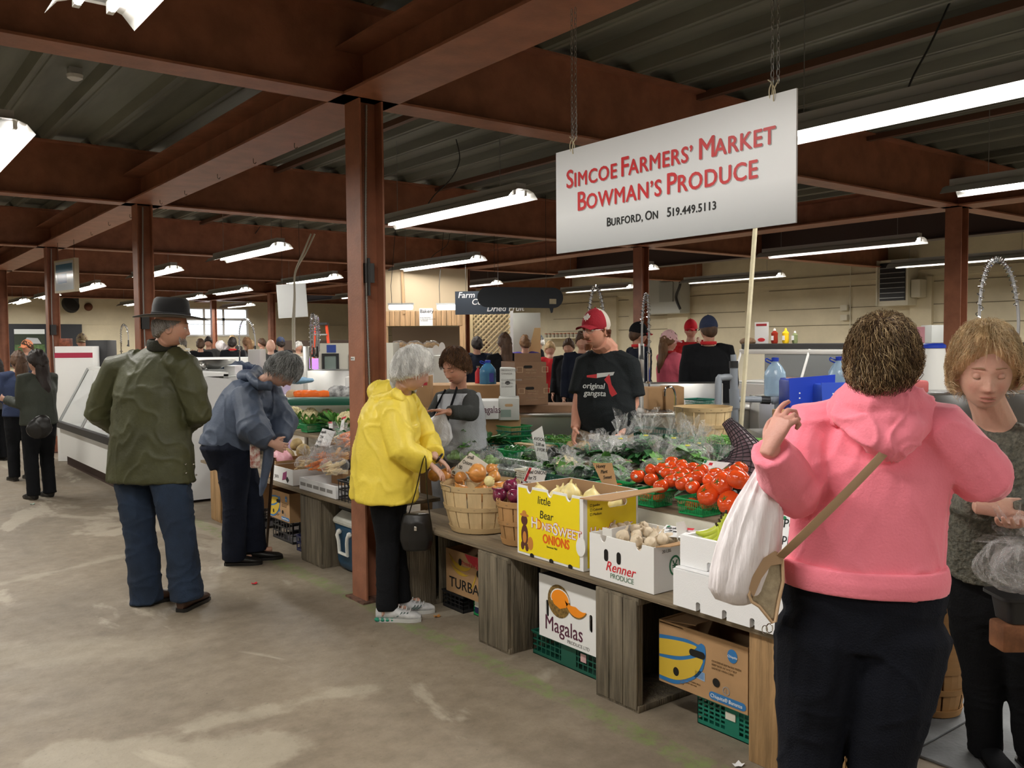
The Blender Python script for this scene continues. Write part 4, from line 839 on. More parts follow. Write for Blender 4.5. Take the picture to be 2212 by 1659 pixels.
# bananas in the foam box
def banana():
    pts = [(.085*math.sin(a)*1.05, 0, .085*(1-math.cos(a))) for a in np.linspace(-.9, 1.0, 11)]; rr = [.006, .013, .016, .0175, .018, .018, .0175, .016, .013, .009, .006]
    return [('peel', MB().tube(pts, rr, 6).mesh('peel', BAN, ang=70)), ('tip', MB().tube([pts[0], Vector(pts[0])+Vector((-.010, 0, .010))], [.0065, .004], 6).mesh('tip', mat('banana_tip', (.04, .03, .01), .7)))]
BN = banana()
for i, (px, py, ry, rz_) in enumerate([(1548, 1144, .35, 3.7), (1549, 1152, .5, 3.72), (1551, 1160, .66, 3.76), (1554, 1168, .82, 3.8), (1556, 1176, 1.0, 3.84)]): item('banana', BN, ['topmost yellow-green banana of the bunch in the foam box', 'second banana from the top of the foam box bunch', 'middle banana of the bunch in the foam box', 'second lowest banana of the foam box bunch', 'lowest banana in the foam box bunch'][i], 'banana', PX(px, py, 2.84), Matrix.Rotation(2.3, 4, 'Z') @ Matrix.Rotation(ry+.3, 4, 'Y'), 1.0, 'bananas in the foam box')
# leafy greens
def leaves(n, rx, ry, rz_, sz, seed, upw=.6, curl=.5, wd=.55):
    r = random.Random(seed); mb = MB()
    for i in range(n):
        a = r.uniform(0, 6.28); q = math.sqrt(r.random()); p = Vector((rx*q*math.cos(a), ry*q*math.sin(a), rz_*r.uniform(0, 1)*(1.1-q))); d = Vector((math.cos(a)*q+r.uniform(-.4, .4), math.sin(a)*q+r.uniform(-.4, .4), upw*r.uniform(.2, 1.6))).normalized()
        sd = d.cross(Vector((0, 0, 1))); sd = sd.normalized() if sd.length > .1 else Vector((1, 0, 0)); nn = sd.cross(d); L_ = sz*r.uniform(.7, 1.3); W_ = L_*wd; c = curl*r.uniform(.3, 1.4); P = []
        for u in range(5):
            t_ = u/4; w_ = W_*(math.sin(math.pi*min(1, t_*.85+.08))**.7)*.5; ctr = p+d*(L_*t_)-nn*(c*L_*t_*t_)
            P.append([ctr+sd*w_*s_+nn*(.25*w_*(s_*s_)+.06*L_*math.sin(7*t_+s_*3+i)) for s_ in (-1, -.5, 0, .5, 1)])
        mb.grid(P)
    return mb
def wrapbag(seed, rx, ry, rz_, tail=.10, n=34, m_=16, tdir=(.1, -.2, 1), flare=.06, crump=.10):
    """gathered film bag: rounded body, tied neck, flared crumpled tail"""
    r = random.Random(seed); P = []; td = Vector(tdir).normalized(); ph = [r.uniform(0, 6.28) for _ in range(8)]
    for i in range(m_+1):
        t_ = i/m_; ring = []
        for k in range(n):
            a = 2*math.pi*k/n; cr = 1+crump*(math.sin(3*a+ph[0]+4*t_)+.7*math.sin(7*a+ph[1]-5*t_)+.6*math.sin(13*a+ph[2]+9*t_))
            if t_ < .68:
                th = t_/.68*math.pi*.93; rr = math.sin(th)**.8; z = rz_*(1-math.cos(th)); v = Vector((rx*rr*math.cos(a)*cr, ry*rr*math.sin(a)*cr, z+.004))
            else:
                s_ = (t_-.68)/.32; top = Vector((0, 0, rz_*1.95)); rr = .010+flare*s_**.8*(1+.75*math.sin(9*a+ph[3])*s_); e1 = td.orthogonal().normalized(); e2 = td.cross(e1)
                v = top+td*(tail*s_*(1+.35*math.sin(5*a+ph[4])))+e1*(rr*math.cos(a))+e2*(rr*math.sin(a))
            ring.append(v)
        P.append(ring)
    return MB().grid(P, 0, wrap=True)
GRP = 'bags of greens'
def greens_bag(label, loc, sz=1, leafm=LEAFD, seed=1, n=26, lsz=.10, tie=TIE, tail=.11, tdir=(.1, -.2, 1), contents='leaves', rx=.10, ry=.11, rzz=.05, group=GRP):
    t = thing('greens_bag', label, 'bag', loc, 0, group)
    lm = leaves(n+16, rx*.75, ry*.75, rzz*1.7, lsz, seed, .45, .6); lv = obj('leaf_pile', lm, leafm, t); tag(lv, kind='stuff')
    lv.location = (0, 0, .012); lv.scale = (.95, .95, .95)
    obj('film', wrapbag(seed, rx*1.05, ry*1.05, rzz*1.25, tail, tdir=tdir), FILM, t, ang=60)
    if tie: obj('twist_tie', MB().tube([(.012*math.cos(a), .012*math.sin(a), rzz*2.44) for a in np.linspace(0, 5.5, 8)], .004, 5, closed=True), tie, t)
    t.scale = (sz, sz, sz); return t
gbl = [(1225, 1000, 3.45, .8, None, 'bag of small leafy greens left of the brown price card'), (1180, 1040, 3.38, .8, None, 'bag of pale greens behind the yellow onion box, left'), (1240, 1050, 3.42, .95, None, 'bag of dark greens right behind the yellow onion box'), (1310, 1010, 3.62, .95, 1, 'bag of dark round greens right of the brown price card'), (1345, 1040, 3.45, .8, None, 'bag of fine green stalks left of the tomatoes'), (1340, 978, 3.85, 1.05, 1, 'big bag of greens with a large clear crown in the middle of the stand'), (1425, 1000, 3.60, 1, 1, 'bag of broad dark leaves just behind the tomatoes'), (1395, 965, 3.92, 1.05, 1, 'tall clear bag of greens in front of the brown card in the back crate'), (1455, 960, 3.98, 1, 1, 'clear bag of greens in front of the large empty bushel basket'), (1485, 985, 3.75, 1, 1, 'bag of dark greens above the middle of the tomatoes'), (1540, 985, 3.62, 1.05, 1, 'bag of greens under the crown of film beside the black net bag'), (1270, 985, 3.90, .85, None, 'bag of frilly greens behind the cauliflower bag'), (1300, 965, 4.05, .8, None, 'bag of greens just in front of the white blank card'), (1510, 945, 4.05, .8, 1, 'bag of greens farthest back by the pale bushel basket')]
for i, (px, py, x, sz, tie, l) in enumerate(gbl):
    p = PX(px, py, x); z = .772 if x < 3.75 else .842; p.z = max(z, min(p.z-.04, z+.06)); greens_bag(l, p, sz*1.0, LEAFD if i % 3 else LEAF, 10+i, 30, .10, TIE if tie else None, .12 if tie else .05, (R.uniform(-.3, .3), R.uniform(-.5, .2), 1))
# cauliflower: curd of florets with a leaf collar
def cauli(seed=0, r=.075):
    rr = random.Random(seed); c = MB()
    for i in range(70):
        ph = math.acos(1-1.15*(i+.5)/70); a = i*2.39996; d = Vector((math.sin(ph)*math.cos(a), math.sin(ph)*math.sin(a), math.cos(ph))); q = r*.20*rr.uniform(.8, 1.2)
        c.ball(d*(r*.82)*(1+.06*math.sin(i)), q*1.25, 8, 5)
        for j in range(3): e_ = Vector((rr.uniform(-1, 1), rr.uniform(-1, 1), rr.uniform(-1, 1)))*q*.7; c.ball(d*(r*.9)+e_, q*.6, 6, 4)
    c.ball((0, 0, -.005), (r*.8, r*.8, r*.75), 14, 8)
    l = MB()
    for i in range(9):
        a = i*.698; P = []
        for u in range(5): t_ = u/4; w_ = .03*math.sin(math.pi*(.15+.8*t_)); rad = r*(.55+.62*t_**.6)+.006*math.sin(i*3); ct = Vector((rad*math.cos(a), rad*math.sin(a), -r*.75+r*1.25*t_)); sd = Vector((-math.sin(a), math.cos(a), 0)); P.append([ct+sd*w_*s_+Vector((math.cos(a), math.sin(a), 0))*.01*abs(s_) for s_ in (-1, -.5, 0, .5, 1)])
        l.grid(P)
    return [('curd', c.mesh('curd', CAU)), ('outer_leaves', l.mesh('outer_leaves', LEAF))]
CA = [cauli(1), cauli(2)]
TZ = .802
cz = [(637, 893, 3.50, .85, 'left cauliflower of the group, next to the woman in the blue jacket'), (671, 892, 3.46, 1.0, 'large cauliflower in the nearest green punnet'), (706, 888, 3.62, .8, 'cauliflower partly hidden behind leaf stalks'), (748, 884, 3.50, 1.0, 'cauliflower next to the front column'), (405, 905, 3.55, .95, 'cauliflower between the man in the hat and the blue jacket')]
for i, (px, py, x, s, l) in enumerate(cz):
    p = PX(px, py, x); pun = punnet('green punnet holding the ' + l.replace('cauliflower', 'cauliflower', 1).split(',')[0][:60], (p.x, p.y, TZ), .13, .13, .07); item('cauliflower', CA[i % 2], l, 'cauliflower', (p.x, p.y, TZ+.135), Matrix.Rotation(i, 4, 'Z'), s*1.05, 'cauliflowers beyond the column')
p = PX(1225, 992, 3.42); it = item('cauliflower', CA[0], 'single pale cauliflower wrapped in film, left of the brown price card', 'cauliflower', (p.x, p.y, .86), Matrix.Rotation(.6, 4, 'Y'), .85); obj('film', wrapbag(77, .085, .085, .075, .05).mesh if False else wrapbag(77, .085, .085, .075, .05), FILM, it, M=Matrix.Translation((0, 0, -.08)))
def bunch(label, loc, seed, n, sz, m, rx=.1, ry=.15, rz_=.08, upw=.8, name='leafy_bunch', group=None, wd=.55, cat='greens'):
    t = tag(obj(name, leaves(n, rx, ry, rz_, sz, seed, upw, .5, wd), m), label, cat, group, 'stuff'); t.location = loc; return t
bunch('dark leafy greens heaped behind the cauliflowers', (3.66, 7.0, .802), 5, 60, .18, LEAFD, .10, .55, .08)
bunch('bright green leaf stalks between two cauliflowers', PX(725, 915, 3.55)-Vector((0, 0, .03)), 6, 22, .15, LEAF, .05, .07, .03, 1.5, wd=.35)
bunch('curved green cobs and stalks standing behind the ladder-shaped card', PX(1018, 962, 3.55)-Vector((0, 0, .02)), 7, 26, .16, BEAN, .05, .12, .03, 1.6, wd=.35)
bunch('broccoli-green leaves in the dark punnet beside the peppers', PX(1060, 950, 3.70)-Vector((0, 0, .02)), 8, 26, .08, LEAFD, .07, .08, .03, .6)
# sprouts in film, on the grey tray
gt = slot_crate('flat grey tray under the wrapped green sprouts', (3.42, 4.22, .772), .30, .62, .05, mat('grey_tray', (.30, .32, .31), .5), nx=30, nz=1, bar=.02, flare=.2, name='display_tray', cat='tray')
SPR = [('head', MB().ball((0, 0, 0), .022, 10, 7).mesh('head', BRUS))]
for i, (px, py, x, l) in enumerate([(945, 957, 3.42, 'film bag of sprouts farthest left, by the yellow sleeve'), (985, 965, 3.38, 'biggest film bag of sprouts in front of the price card'), (1020, 970, 3.42, 'clear film bag of sprouts in the middle of the grey tray'), (1060, 962, 3.40, 'round film bag of sprouts on the right of the grey tray')]):
    p = PX(px, py, x); t = thing('sprout_bag', l, 'bag', (p.x, p.y, .775), 0, 'film bags of sprouts')
    for k in range(12): a = k*2.4; q = .045*math.sqrt(k/12); link('sprout', SPR[0][1], t, (q*math.cos(a)*1.1, q*math.sin(a)*1.2, .03+.045*(1-q/.045)+.01*(k % 2)))
    obj('film', wrapbag(40+i, .085, .085, .062, .03, crump=.05, flare=.03), FILM, t)
# wrapped cucumbers in a black and green tray
cb = [(2, 0, 0)]
slot_crate('shallow green crate under the wrapped cucumbers', (3.36, 3.80, .772), .24, .46, .075, GDARK, nx=22, nz=2, name='display_tray', cat='tray')
slot_crate('white vented side of a small crate left of the red onion card', (3.28, 4.12, .772), .10, .14, .07, WPAINT, nx=8, nz=3, name='plastic_crate')
def cuke(): return [('fruit', MB().tube([(-.02*(1-(2*t_-1)**2), .17*(2*t_-1), 0) for t_ in np.linspace(0, 1, 12)], [.008, .020, .024, .026, .026, .027, .027, .026, .026, .024, .02, .008], 12).mesh('fruit', CUC)), ('film', MB().tube([(-.02*(1-(2*t_-1)**2), .195*(2*t_-1), 0) for t_ in np.linspace(0, 1, 14)], [(.03, .004)]+[.0285]*12+[(.03, .004)], 12).mesh('film', FILM))]
CK = cuke()
for i, (px, py, x, rz_, l) in enumerate([(1118, 1000, 3.44, .15, 'long film-wrapped cucumber lying at the back'), (1150, 1018, 3.36, .05, 'film-wrapped cucumber in front, left of the greens bag'), (1110, 1022, 3.30, .1, 'film-wrapped cucumber lowest, next to the onion card')]): item('cucumber', CK, l, 'cucumber', PX(px, py, x), Matrix.Rotation(-.1+rz_, 4, 'Z'), 1.05, 'wrapped cucumbers')
# peppers punnets, stacked empty baskets, potatoes, beans trays
PEP = [('fruit', MB().ball((0, 0, 0), (.03, .03, .034), 16, 10, fn=lambda d: 1+.07*math.cos(3*math.atan2(d.y, d.x))).mesh('fruit', mat('green_pepper', (.02, .13, .03), .15, coat=.5)))]
for (px, py, x, l, m) in [(1113, 968, 3.62, 'green punnet of small green peppers', GBASK), (1065, 962, 3.66, 'dark green punnet of leaves left of the pepper punnet', GDARK)]:
    p = PX(px, py, x); punnet(l, (p.x, p.y, .80), .14, .16, .085, m=m)
    if 'pepper' in l and 'small' in l:
        for k in range(6): item('green_pepper', PEP, 'small shiny green pepper in the bright green punnet', 'pepper', (p.x-.04+.04*(k % 3), p.y-.035+.07*(k//3), .80+.085), rnd_rot(), .8, 'green peppers in the punnet')
for k in range(3): p = PX(1108, 940, 4.0); punnet(['bottom empty green punnet of the nested stack', 'middle empty green punnet of the nested stack', 'top empty green punnet of the nested stack'][k], (p.x, p.y, .842+.035*k), .17, .19, .075, m=GTEAL if k == 1 else GBASK)
pb = PX(1045, 965, 4.0); pt_ = carton('white and green two-tone basket full of small brown potatoes', (pb.x, pb.y, .842), .22, .36, .11, WCARD, name='potato_basket', cat='basket'); obj('rim', MB().tube([(-.112, -.182, .11), (.112, -.182, .11), (.112, .182, .11), (-.112, .182, .11)], .008, 6, closed=True), GTEAL, pt_)
obj('handle', MB().tube(catm([(-.112, 0, .04), (-.112, 0, .16), (-.06, 0, .20), (.06, 0, .20), (.112, 0, .16), (.112, 0, .04)], 5), [(.004, .012)]*26, 8), mat('handle_grey', (.06, .07, .09), .4), pt_)
POTM = [('tuber', MB().ball((0, 0, 0), (.028, .034, .026), 12, 8, fn=lambda d: 1+.06*math.sin(5*d.x+3*d.y)).mesh('tuber', POT))]
for k in range(13): item('potato', POTM, 'small brown potato heaped in the white and green basket', 'potato', (pb.x-.06+.06*(k % 3), pb.y-.13+.065*(k//3)+.01*(k % 2), .842+.115+.02*(k % 2)), rnd_rot(), R.uniform(.85, 1.1), 'potatoes in the basket')
def bean_tray(label, loc, dx, dy, h, m, rz=0, n=60, bag=False, L_=.09):
    t = slot_crate(label, loc, dx, dy, h, m, rz, nx=22, nz=2, flare=.25, name='bean_tray', cat='tray'); b = MB(); r = random.Random(int(dy*1000))
    for i in range(n):
        a = r.gauss(1.3, .5); c = Vector((r.uniform(-dx/2, dx/2)*.85, r.uniform(-dy/2, dy/2)*.85, h*.8+r.uniform(0, .035))); d = Vector((math.cos(a), math.sin(a), r.uniform(-.15, .15)))*L_/2; u = Vector((0, 0, .008)); b.tube([c-d, c-d*.4+u, c+d*.4+u, c+d], [(.002, .001), (.006, .004), (.006, .004), (.002, .001)], 6)
    tag(obj('bean_heap', b, BEAN, t), kind='stuff'); return t
p = PX(1215, 945, 4.05); bean_tray('bright green tray of fat pea pods under clear film', (p.x, p.y, .842), .30, .42, .07, GBASK, .25, 70)
p = PX(1580, 935, 4.3); bean_tray('dark green tray heaped with thin green beans by the raised hand', (p.x, p.y, .92), .28, .46, .07, mat('mid_green', (.01, .15, .04), .4), 0, 110, L_=.11)
slot_crate('wooden-topped support crate under the bean tray', (p.x, p.y, .0), .34, .5, .91, mat('grey_tray', (0, 0, 0)), nx=8, nz=8, bar=.02, name='stand_crate')
p = PX(1410, 945, 4.62); c = slot_crate('dark green crate with torn brown card flaps, behind the film bags', (p.x, p.y, .88), .30, .46, .09, GDARK, nx=20, nz=2, flare=.2)
obj('card', MB().rbox((-.155, -.13, .06), (-.15, -.02, .11), .001).rbox((-.155, .06, .06), (-.15, .17, .11), .001), KRAFT, c); slot_crate('support crate under the dark green crate', (p.x, p.y, 0), .3, .46, .875, BLACKP, nx=8, nz=8, bar=.02, name='stand_crate')
t = greens_bag('bag of green beans under loose clear film left of the avocado card', PX(1165, 985, 3.72)-Vector((0, 0, .05)), .95, BEAN, 61, 40, .09, None, .03)
for k, (px, py, l) in enumerate([(1195, 975, 'dark avocado left in the row of three'), (1207, 990, 'dark avocado lowest in the row of three'), (1222, 972, 'dark avocado against the celery root')]): item('avocado', [('fruit', MB().ball((0, 0, 0), (.033, .033, .045), 14, 10, fn=lambda d: 1-.18*max(0, d.z)).mesh('fruit', AVO))], l, 'avocado', PX(px, py, 3.78), rnd_rot(1.5), 1.1, 'avocados')
for k, (px, py, l) in enumerate([(1236, 968, 'knobbly tan celery root on the left, behind the avocados'), (1262, 966, 'knobbly tan celery root on the right, below its card')]): item('celery_root', [('root', MB().ball((0, 0, 0), (.045, .05, .04), 18, 12, fn=lambda d: 1+.10*math.sin(9*d.x+2)*math.sin(8*d.y)+.05*math.sin(17*d.z)).mesh('root', CEL))], l, 'celery root', PX(px, py, 3.92), rnd_rot(1), 1.0, 'celery roots')
# black net bag of onions
nb = thing('net_bag', 'black diamond-mesh net bag slumped beside the tomatoes', 'bag', PX(1600, 1000, 3.62)-Vector((0, 0, .10)))
P = catm([(0, 0, 0), (.03, -.02, .10), (.04, .02, .20), (.02, .10, .30)], 6); net = MB().tube(P, [(.11, .13), (.125, .15), (.13, .15), (.125, .145), (.12, .14), (.115, .13), (.11, .12), (.10, .11), (.095, .10), (.085, .09), (.08, .08), (.07, .07), (.06, .06), (.055, .05), (.05, .045), (.045, .04), (.04, .035), (.03, .03), (.03, .03)], 18)
obj('contents', net, mat('mauve_contents', (.16, .10, .12), .5, var=.3, vscale=9), nb); me = net.mesh('net', mat('black_net', (.02, .015, .02), .6)); no = link('net', me, nb); wf = no.modifiers.new('w', 'WIREFRAME'); wf.thickness = .005; no.scale = (1.015, 1.015, 1.01)
# bags of roots beyond the column
def rootbag(label, px, py, x, m, seed, k=1., z=.60, n=16, L_=.11):
    p = PX(px, py, x); p.z = max(z, p.z-.05); t = thing('root_bag', label, 'bag', p, 0, 'film bags of roots'); b = MB(); r = random.Random(seed)
    for i in range(n): a = r.gauss(.3, .4); c = Vector((r.uniform(-.05, .05), r.uniform(-.06, .06), .02+r.uniform(0, .06))); d = Vector((math.cos(a), math.sin(a), r.uniform(-.3, .3)))*L_/2; b.tube([c-d, c, c+d], [.004, .014, .017], 7)
    tag(obj('root_heap', b, m, t), kind='stuff'); obj('film', wrapbag(seed, .10, .11, .065, .06), FILM, t); t.scale = (k, k, k); return t
for i, a in enumerate([('film bag of orange carrots, lowest and nearest', 690, 1005, 2.86, CARR, 70, 1.0), ('film bag of cream parsnips in front, right of the carrots', 722, 1012, 2.86, PARS, 71, 1.0), ('film bag of pale roots at the front left of the white tray', 662, 1003, 2.88, PARS, 72, .9), ('film bag of orange and cream roots, middle of the heap', 735, 985, 3.0, mat('mixed_root', (.85, .42, .12), .5, var=.3, vscale=9), 73, 1.05), ('film bag of carrots behind the heap, near the column', 755, 955, 3.15, CARR, 74, .95), ('film bag of cream roots beside the squash price card', 728, 950, 3.15, PARS, 75, .9), ('film bag of orange carrots in the centre beside the card', 700, 985, 3.02, CARR, 76, .9)]): rootbag(a[0], a[1], a[2], a[3], a[4], a[5], a[6])
wt = foam_box('low white scalloped tray holding the bagged roots', (2.90, 5.86, .532), .36, .60, .085, ())
for i in range(5): obj('grey_band', MB().box((-.1815, -.25+.11*i, .03), (-.1805, -.16+.11*i, .055)), mat('grey_ink', (0, 0, 0)), wt, smooth=False)
bc = slot_crate('black plastic crate of dark squash beside the front column', (2.90, 5.37, .47), .34, .34, .20, BLACKP, nx=7, nz=3, bar=.009, low=.03)
bc['label'] = 'tall black plastic crate left of the front column, on the stand edge'
for k in range(5): item('squash', [('fruit', MB().ball((0, 0, 0), (.05, .05, .035), 20, 10, fn=lambda d: 1+.08*abs(math.cos(4.5*math.atan2(d.y, d.x)))).mesh('fruit', mat('squash_skin', (.02, .03, .022), .3, coat=.3)))], 'dark ribbed squash in the black crate by the column', 'squash', (2.84+.08*(k % 2), 5.27+.07*k, .47+.175), rnd_rot(.4), 1, 'squash in the black crate')
pbx = carton('white printed carton at the front edge, left of the root tray', (2.90, 6.50, .532), .34, .40, .12, WCARD); text('yam', .05, fm(.34, .40, .05, .03), INKG, pbx); decal(pbx, [(.20, .02), (.28, .04), (.29, .10), (.22, .08)], fm(.34, .40, 0, 0), mat('plum_print', (.30, .05, .16), .6)); decal(pbx, [(.30, .01), (.33, .035), (.30, .06), (.27, .035)], fm(.34, .40, 0, 0), INK)
t = carton('plain kraft carton left of the white printed carton', (2.92, 6.84, .532), .30, .24, .14, KRAFT)
for (px, py, x, s, l) in ((620, 985, 3.0, 1.3, 'brown turnip next to the pink bag'), (655, 975, 3.05, 1.2, 'brown turnip left of the bagged roots'), (640, 960, 3.1, 1.1, 'brown turnip behind the pink bag')): item('turnip', [('root', MB().ball((0, 0, 0), (.05, .06, .045), 14, 9).mesh('root', mat('turnip_skin', (.42, .30, .13), .6, var=.35, vscale=8)))], l, 'turnip', PX(px, py, x), rnd_rot(1), s, 'turnips')
pk = thing('pink_bag', 'folded pink plastic bag lying on the front carton', 'bag', PX(615, 985, 2.93)-Vector((0, 0, .02))); obj('film', MB().tube(catm([(0, .16, .03), (0, .08, .02), (.0, 0, .0), (.02, -.07, -.03)], 4), [(.05, .03), (.055, .035), (.06, .04), (.06, .045), (.06, .05), (.062, .05), (.064, .055), (.062, .055), (.06, .05), (.058, .05), (.05, .045), (.04, .03), (.02, .015)], 12), mat('pink_film', (.72, .36, .42), .35, bump=.8, bscale=12), pk)
for (px, py, x, l, mm) in ((645, 915, 3.36, 'dark small pot of beets under the left cauliflower', None), ):
    p = PX(660, 955, 3.22); carton('white open carton behind the pots, under the cauliflowers', (3.2, 6.3, .532), .22, .55, .20, WCARD); pot = thing('beet_pot', 'black pot of red potatoes in front of the cauliflowers', 'pot', (3.06, 6.05, .66)); obj('pot', MB().lathe([(.05, 0), (.065, .07), (.060, .07), (.048, .01)], 18), BLACKP, pot)
    for k in range(7): item('red_potato', POTM if False else [('tuber', MB().ball((0, 0, 0), (.024, .02, .018), 10, 7).mesh('tuber', mat('red_potato', (.24, .08, .07), .6)))], 'small red potato heaped in the black pot', 'potato', (3.06+.035*math.cos(k), 6.05+.035*math.sin(k), .735+.006*(k % 3)), rnd_rot(), 1, 'red potatoes in the black pot')
for k in range(4): item('carrot', [('root', MB().tube([(0, -.07, 0), (0, 0, .0), (0, .07, 0)], [.004, .013, .017], 8).mesh('root', CARR))], 'loose orange carrot under the upright price stick', 'carrot', PX(752+3*k, 936+2*k, 3.2), rnd_rot(.5), 1, 'loose carrots')
t = thing('stand_crate', 'x', 'crate', (3.05, 6.05, .532)); t['label'] = 'kraft support carton under the black pot'; obj('box_body', MB().box((-.08, -.1, 0), (.08, .1, .127)), KRAFT, t, smooth=False)
# --- price cards
def card(label, pts, x, lines, ink=INK, size=.03, m=PAPER, bar=None, tilt=0, curve=0, xb=None, dy=0, cat='price card', name='price_card', lx=.012, ly=None, shear=.25, logo=False):
    """pts: the card's corners in the view (bottom-left, bottom-right, top-right, top-left); placed at depth x (front) leaning back to xb"""
    xb = x if xb is None else xb; q = [PX(pts[0][0], pts[0][1], x), PX(pts[1][0], pts[1][1], x), PX(pts[2][0], pts[2][1], xb), PX(pts[3][0], pts[3][1], xb)]
    t = thing(name, label, cat, q[0]); o = q[0].copy(); q = [a-o for a in q]; n_ = (q[1]-q[0]).cross(q[3]-q[0]).normalized()*.0012
    b = MB(); b.add([a for a in q]+[a+n_ for a in q], [(3, 2, 1, 0), (4, 5, 6, 7), (0, 1, 5, 4), (1, 2, 6, 5), (2, 3, 7, 6), (3, 0, 4, 7)]); obj('card', b, m, t, smooth=False)
    xd = q[1]-q[0]; yd = q[3]-q[0]; xn = xd.normalized(); yn = (yd-xn*yd.dot(xn)).normalized(); M = face_m(n_*1.4, xn, yd); H_ = yd.dot(yn)
    sh = yd.dot(xn)/H_
    for i, l in enumerate(lines):
        yy = H_-(i+1)*size*1.15-(ly or 0); text(l, size, M @ Matrix.Translation((lx+sh*yy, yy, .0004)), ink, t, shear=shear, depth=.0003, bold=.0006)
    if bar:
        u0, v0, u1, v1 = bar; W_ = xd.length; b = MB(); b.prism([(u0*W_+sh*v0*H_, v0*H_), (u1*W_+sh*v0*H_, v0*H_), (u1*W_+sh*v1*H_, v1*H_), (u0*W_+sh*v1*H_, v1*H_)], .0004, M @ Matrix.Translation((0, 0, .0002))); obj('red_band', b, mat('band_red', (.62, .03, .05), .5), t, smooth=False)
    if logo: obj('green_mark', MB().prism(ell(xd.length*.10+sh*H_*.85, H_*.86, .009, .009, 8), .0005, M @ Matrix.Translation((0, 0, .0002))), mat('mark_green', (.02, .25, .10), .5), t, smooth=False)
    return t
card('white price card standing in the brown onions', [(970, 1022), (1030, 1040), (1068, 1012), (1016, 977)], 2.99, ['Small', ' Onions', '1.00', ' ea'], size=.034, lx=.02)
card('white card with a red band propped over the sprouts', [(925, 960), (990, 963), (993, 936), (935, 930)], 3.62, ['Rutabaga', ' or Squash', '   .50 ea'], bar=(.42, .62, .8, .76), size=.036, logo=True)
card('small card with a red band among the potatoes', [(1055, 935), (1075, 935), (1072, 912), (1051, 915)], 4.02, ['Beets'], bar=(.1, .78, .9, .95), size=.03, ly=.02)
card('tall narrow white price stake for avocados', [(1162, 1000), (1186, 1004), (1171, 920), (1148, 935)], 3.66, ['AVOCADO', ' 2.00 ea', ' 3 FOR 5.00', '', 'Green or Ripe'], size=.030, lx=.010, ly=.01)
card('small white card with blue writing behind the cucumbers', [(1094, 991), (1122, 993), (1131, 976), (1103, 973)], 3.60, ['Zucchini', '1.50 lb'], INKB, .028, lx=.008)
card('white card with blue writing standing by the celery roots', [(1250, 968), (1285, 975), (1296, 936), (1262, 940)], 4.02, ['CELERY', ' Root', ' 2.00'], INKB, .036)
card('blank pale card with faint figures, standing amid the film bags', [(1318, 975), (1355, 975), (1355, 940), (1316, 941)], 4.0, ['', '   69'], INKG, .03)
card('white card with a red band lettered for red onions, left of the yellow box', [(1126, 1048), (1172, 1052), (1182, 1018), (1142, 1010)], 3.22, ['Red ONIONS', '3 for 75', ' .79 lb'], bar=(.04, .25, .16, 1), size=.030, lx=.02)
card('brown cardboard price stake behind the yellow box', [(1312, 1068), (1338, 1066), (1322, 1000), (1280, 1000)], 3.14, ['Honey', '  Plant', '  Sweet', '', '   1.69', '  pound'], size=.026, m=KRAFT, lx=.01)
card('curled white price card with red bars lying over the tomatoes', [(1510, 1018), (1548, 1024), (1578, 1000), (1522, 994)], 3.42, ['Local'], bar=(.35, .62, .85, .85), size=.035, xb=3.46, ly=.02, logo=True)
card('white card with red bar lying on the garlic box', [(1418, 1157), (1495, 1164), (1512, 1148), (1440, 1134)], 2.92, ['Garlic', '  .75 ea'], bar=(.4, .68, .85, .85), size=.028, xb=3.04, logo=True, ly=.01)
card('white price card lettered with squash and turnip', [(680, 962), (712, 965), (724, 932), (697, 925)], 3.06, ['Squash', '  2 for', 'Turnip', ' 1.50'], size=.034)
card('narrow upright price stick next to the last cauliflower', [(734, 931), (743, 928), (745, 898), (739, 902)], 3.3, ['99'], size=.02, bar=(0, .85, 1, 1)); card('little red-topped tag stuck among the loose roots', [(711, 925), (719, 925), (718, 911), (710, 911)], 3.3, ['Beets'], size=.012, bar=(0, .7, 1, 1))
card('big white price card behind the shoulder bag at the right', [(1672, 1185), (1715, 1190), (1735, 1108), (1695, 1108)], 2.98, ['Pe', ' pp', '  ers'], bar=(.6, .5, .95, .9), size=.05, logo=True)
card('white card over the orange bag behind the blue jacket', [(641, 861), (685, 861), (685, 853), (641, 855)], 3.9, [], size=.02)
# produce bag roll and the seller's bag
rl = thing('bag_roll', 'upright roll of clear produce bags on the shelf beside the seller', 'roll', (PX(984, 930, 3.72)[0], PX(984, 930, 3.72)[1], .80)); obj('roll', MB().lathe([(.014, 0), (.058, 0), (.058, .22), (.014, .22)], 28), mat('film_roll', (.66, .67, .62), .35), rl); obj('core', MB().lathe([(.010, -.002), (.013, -.002), (.013, .223), (.010, .223)], 16), KRAFT, rl)
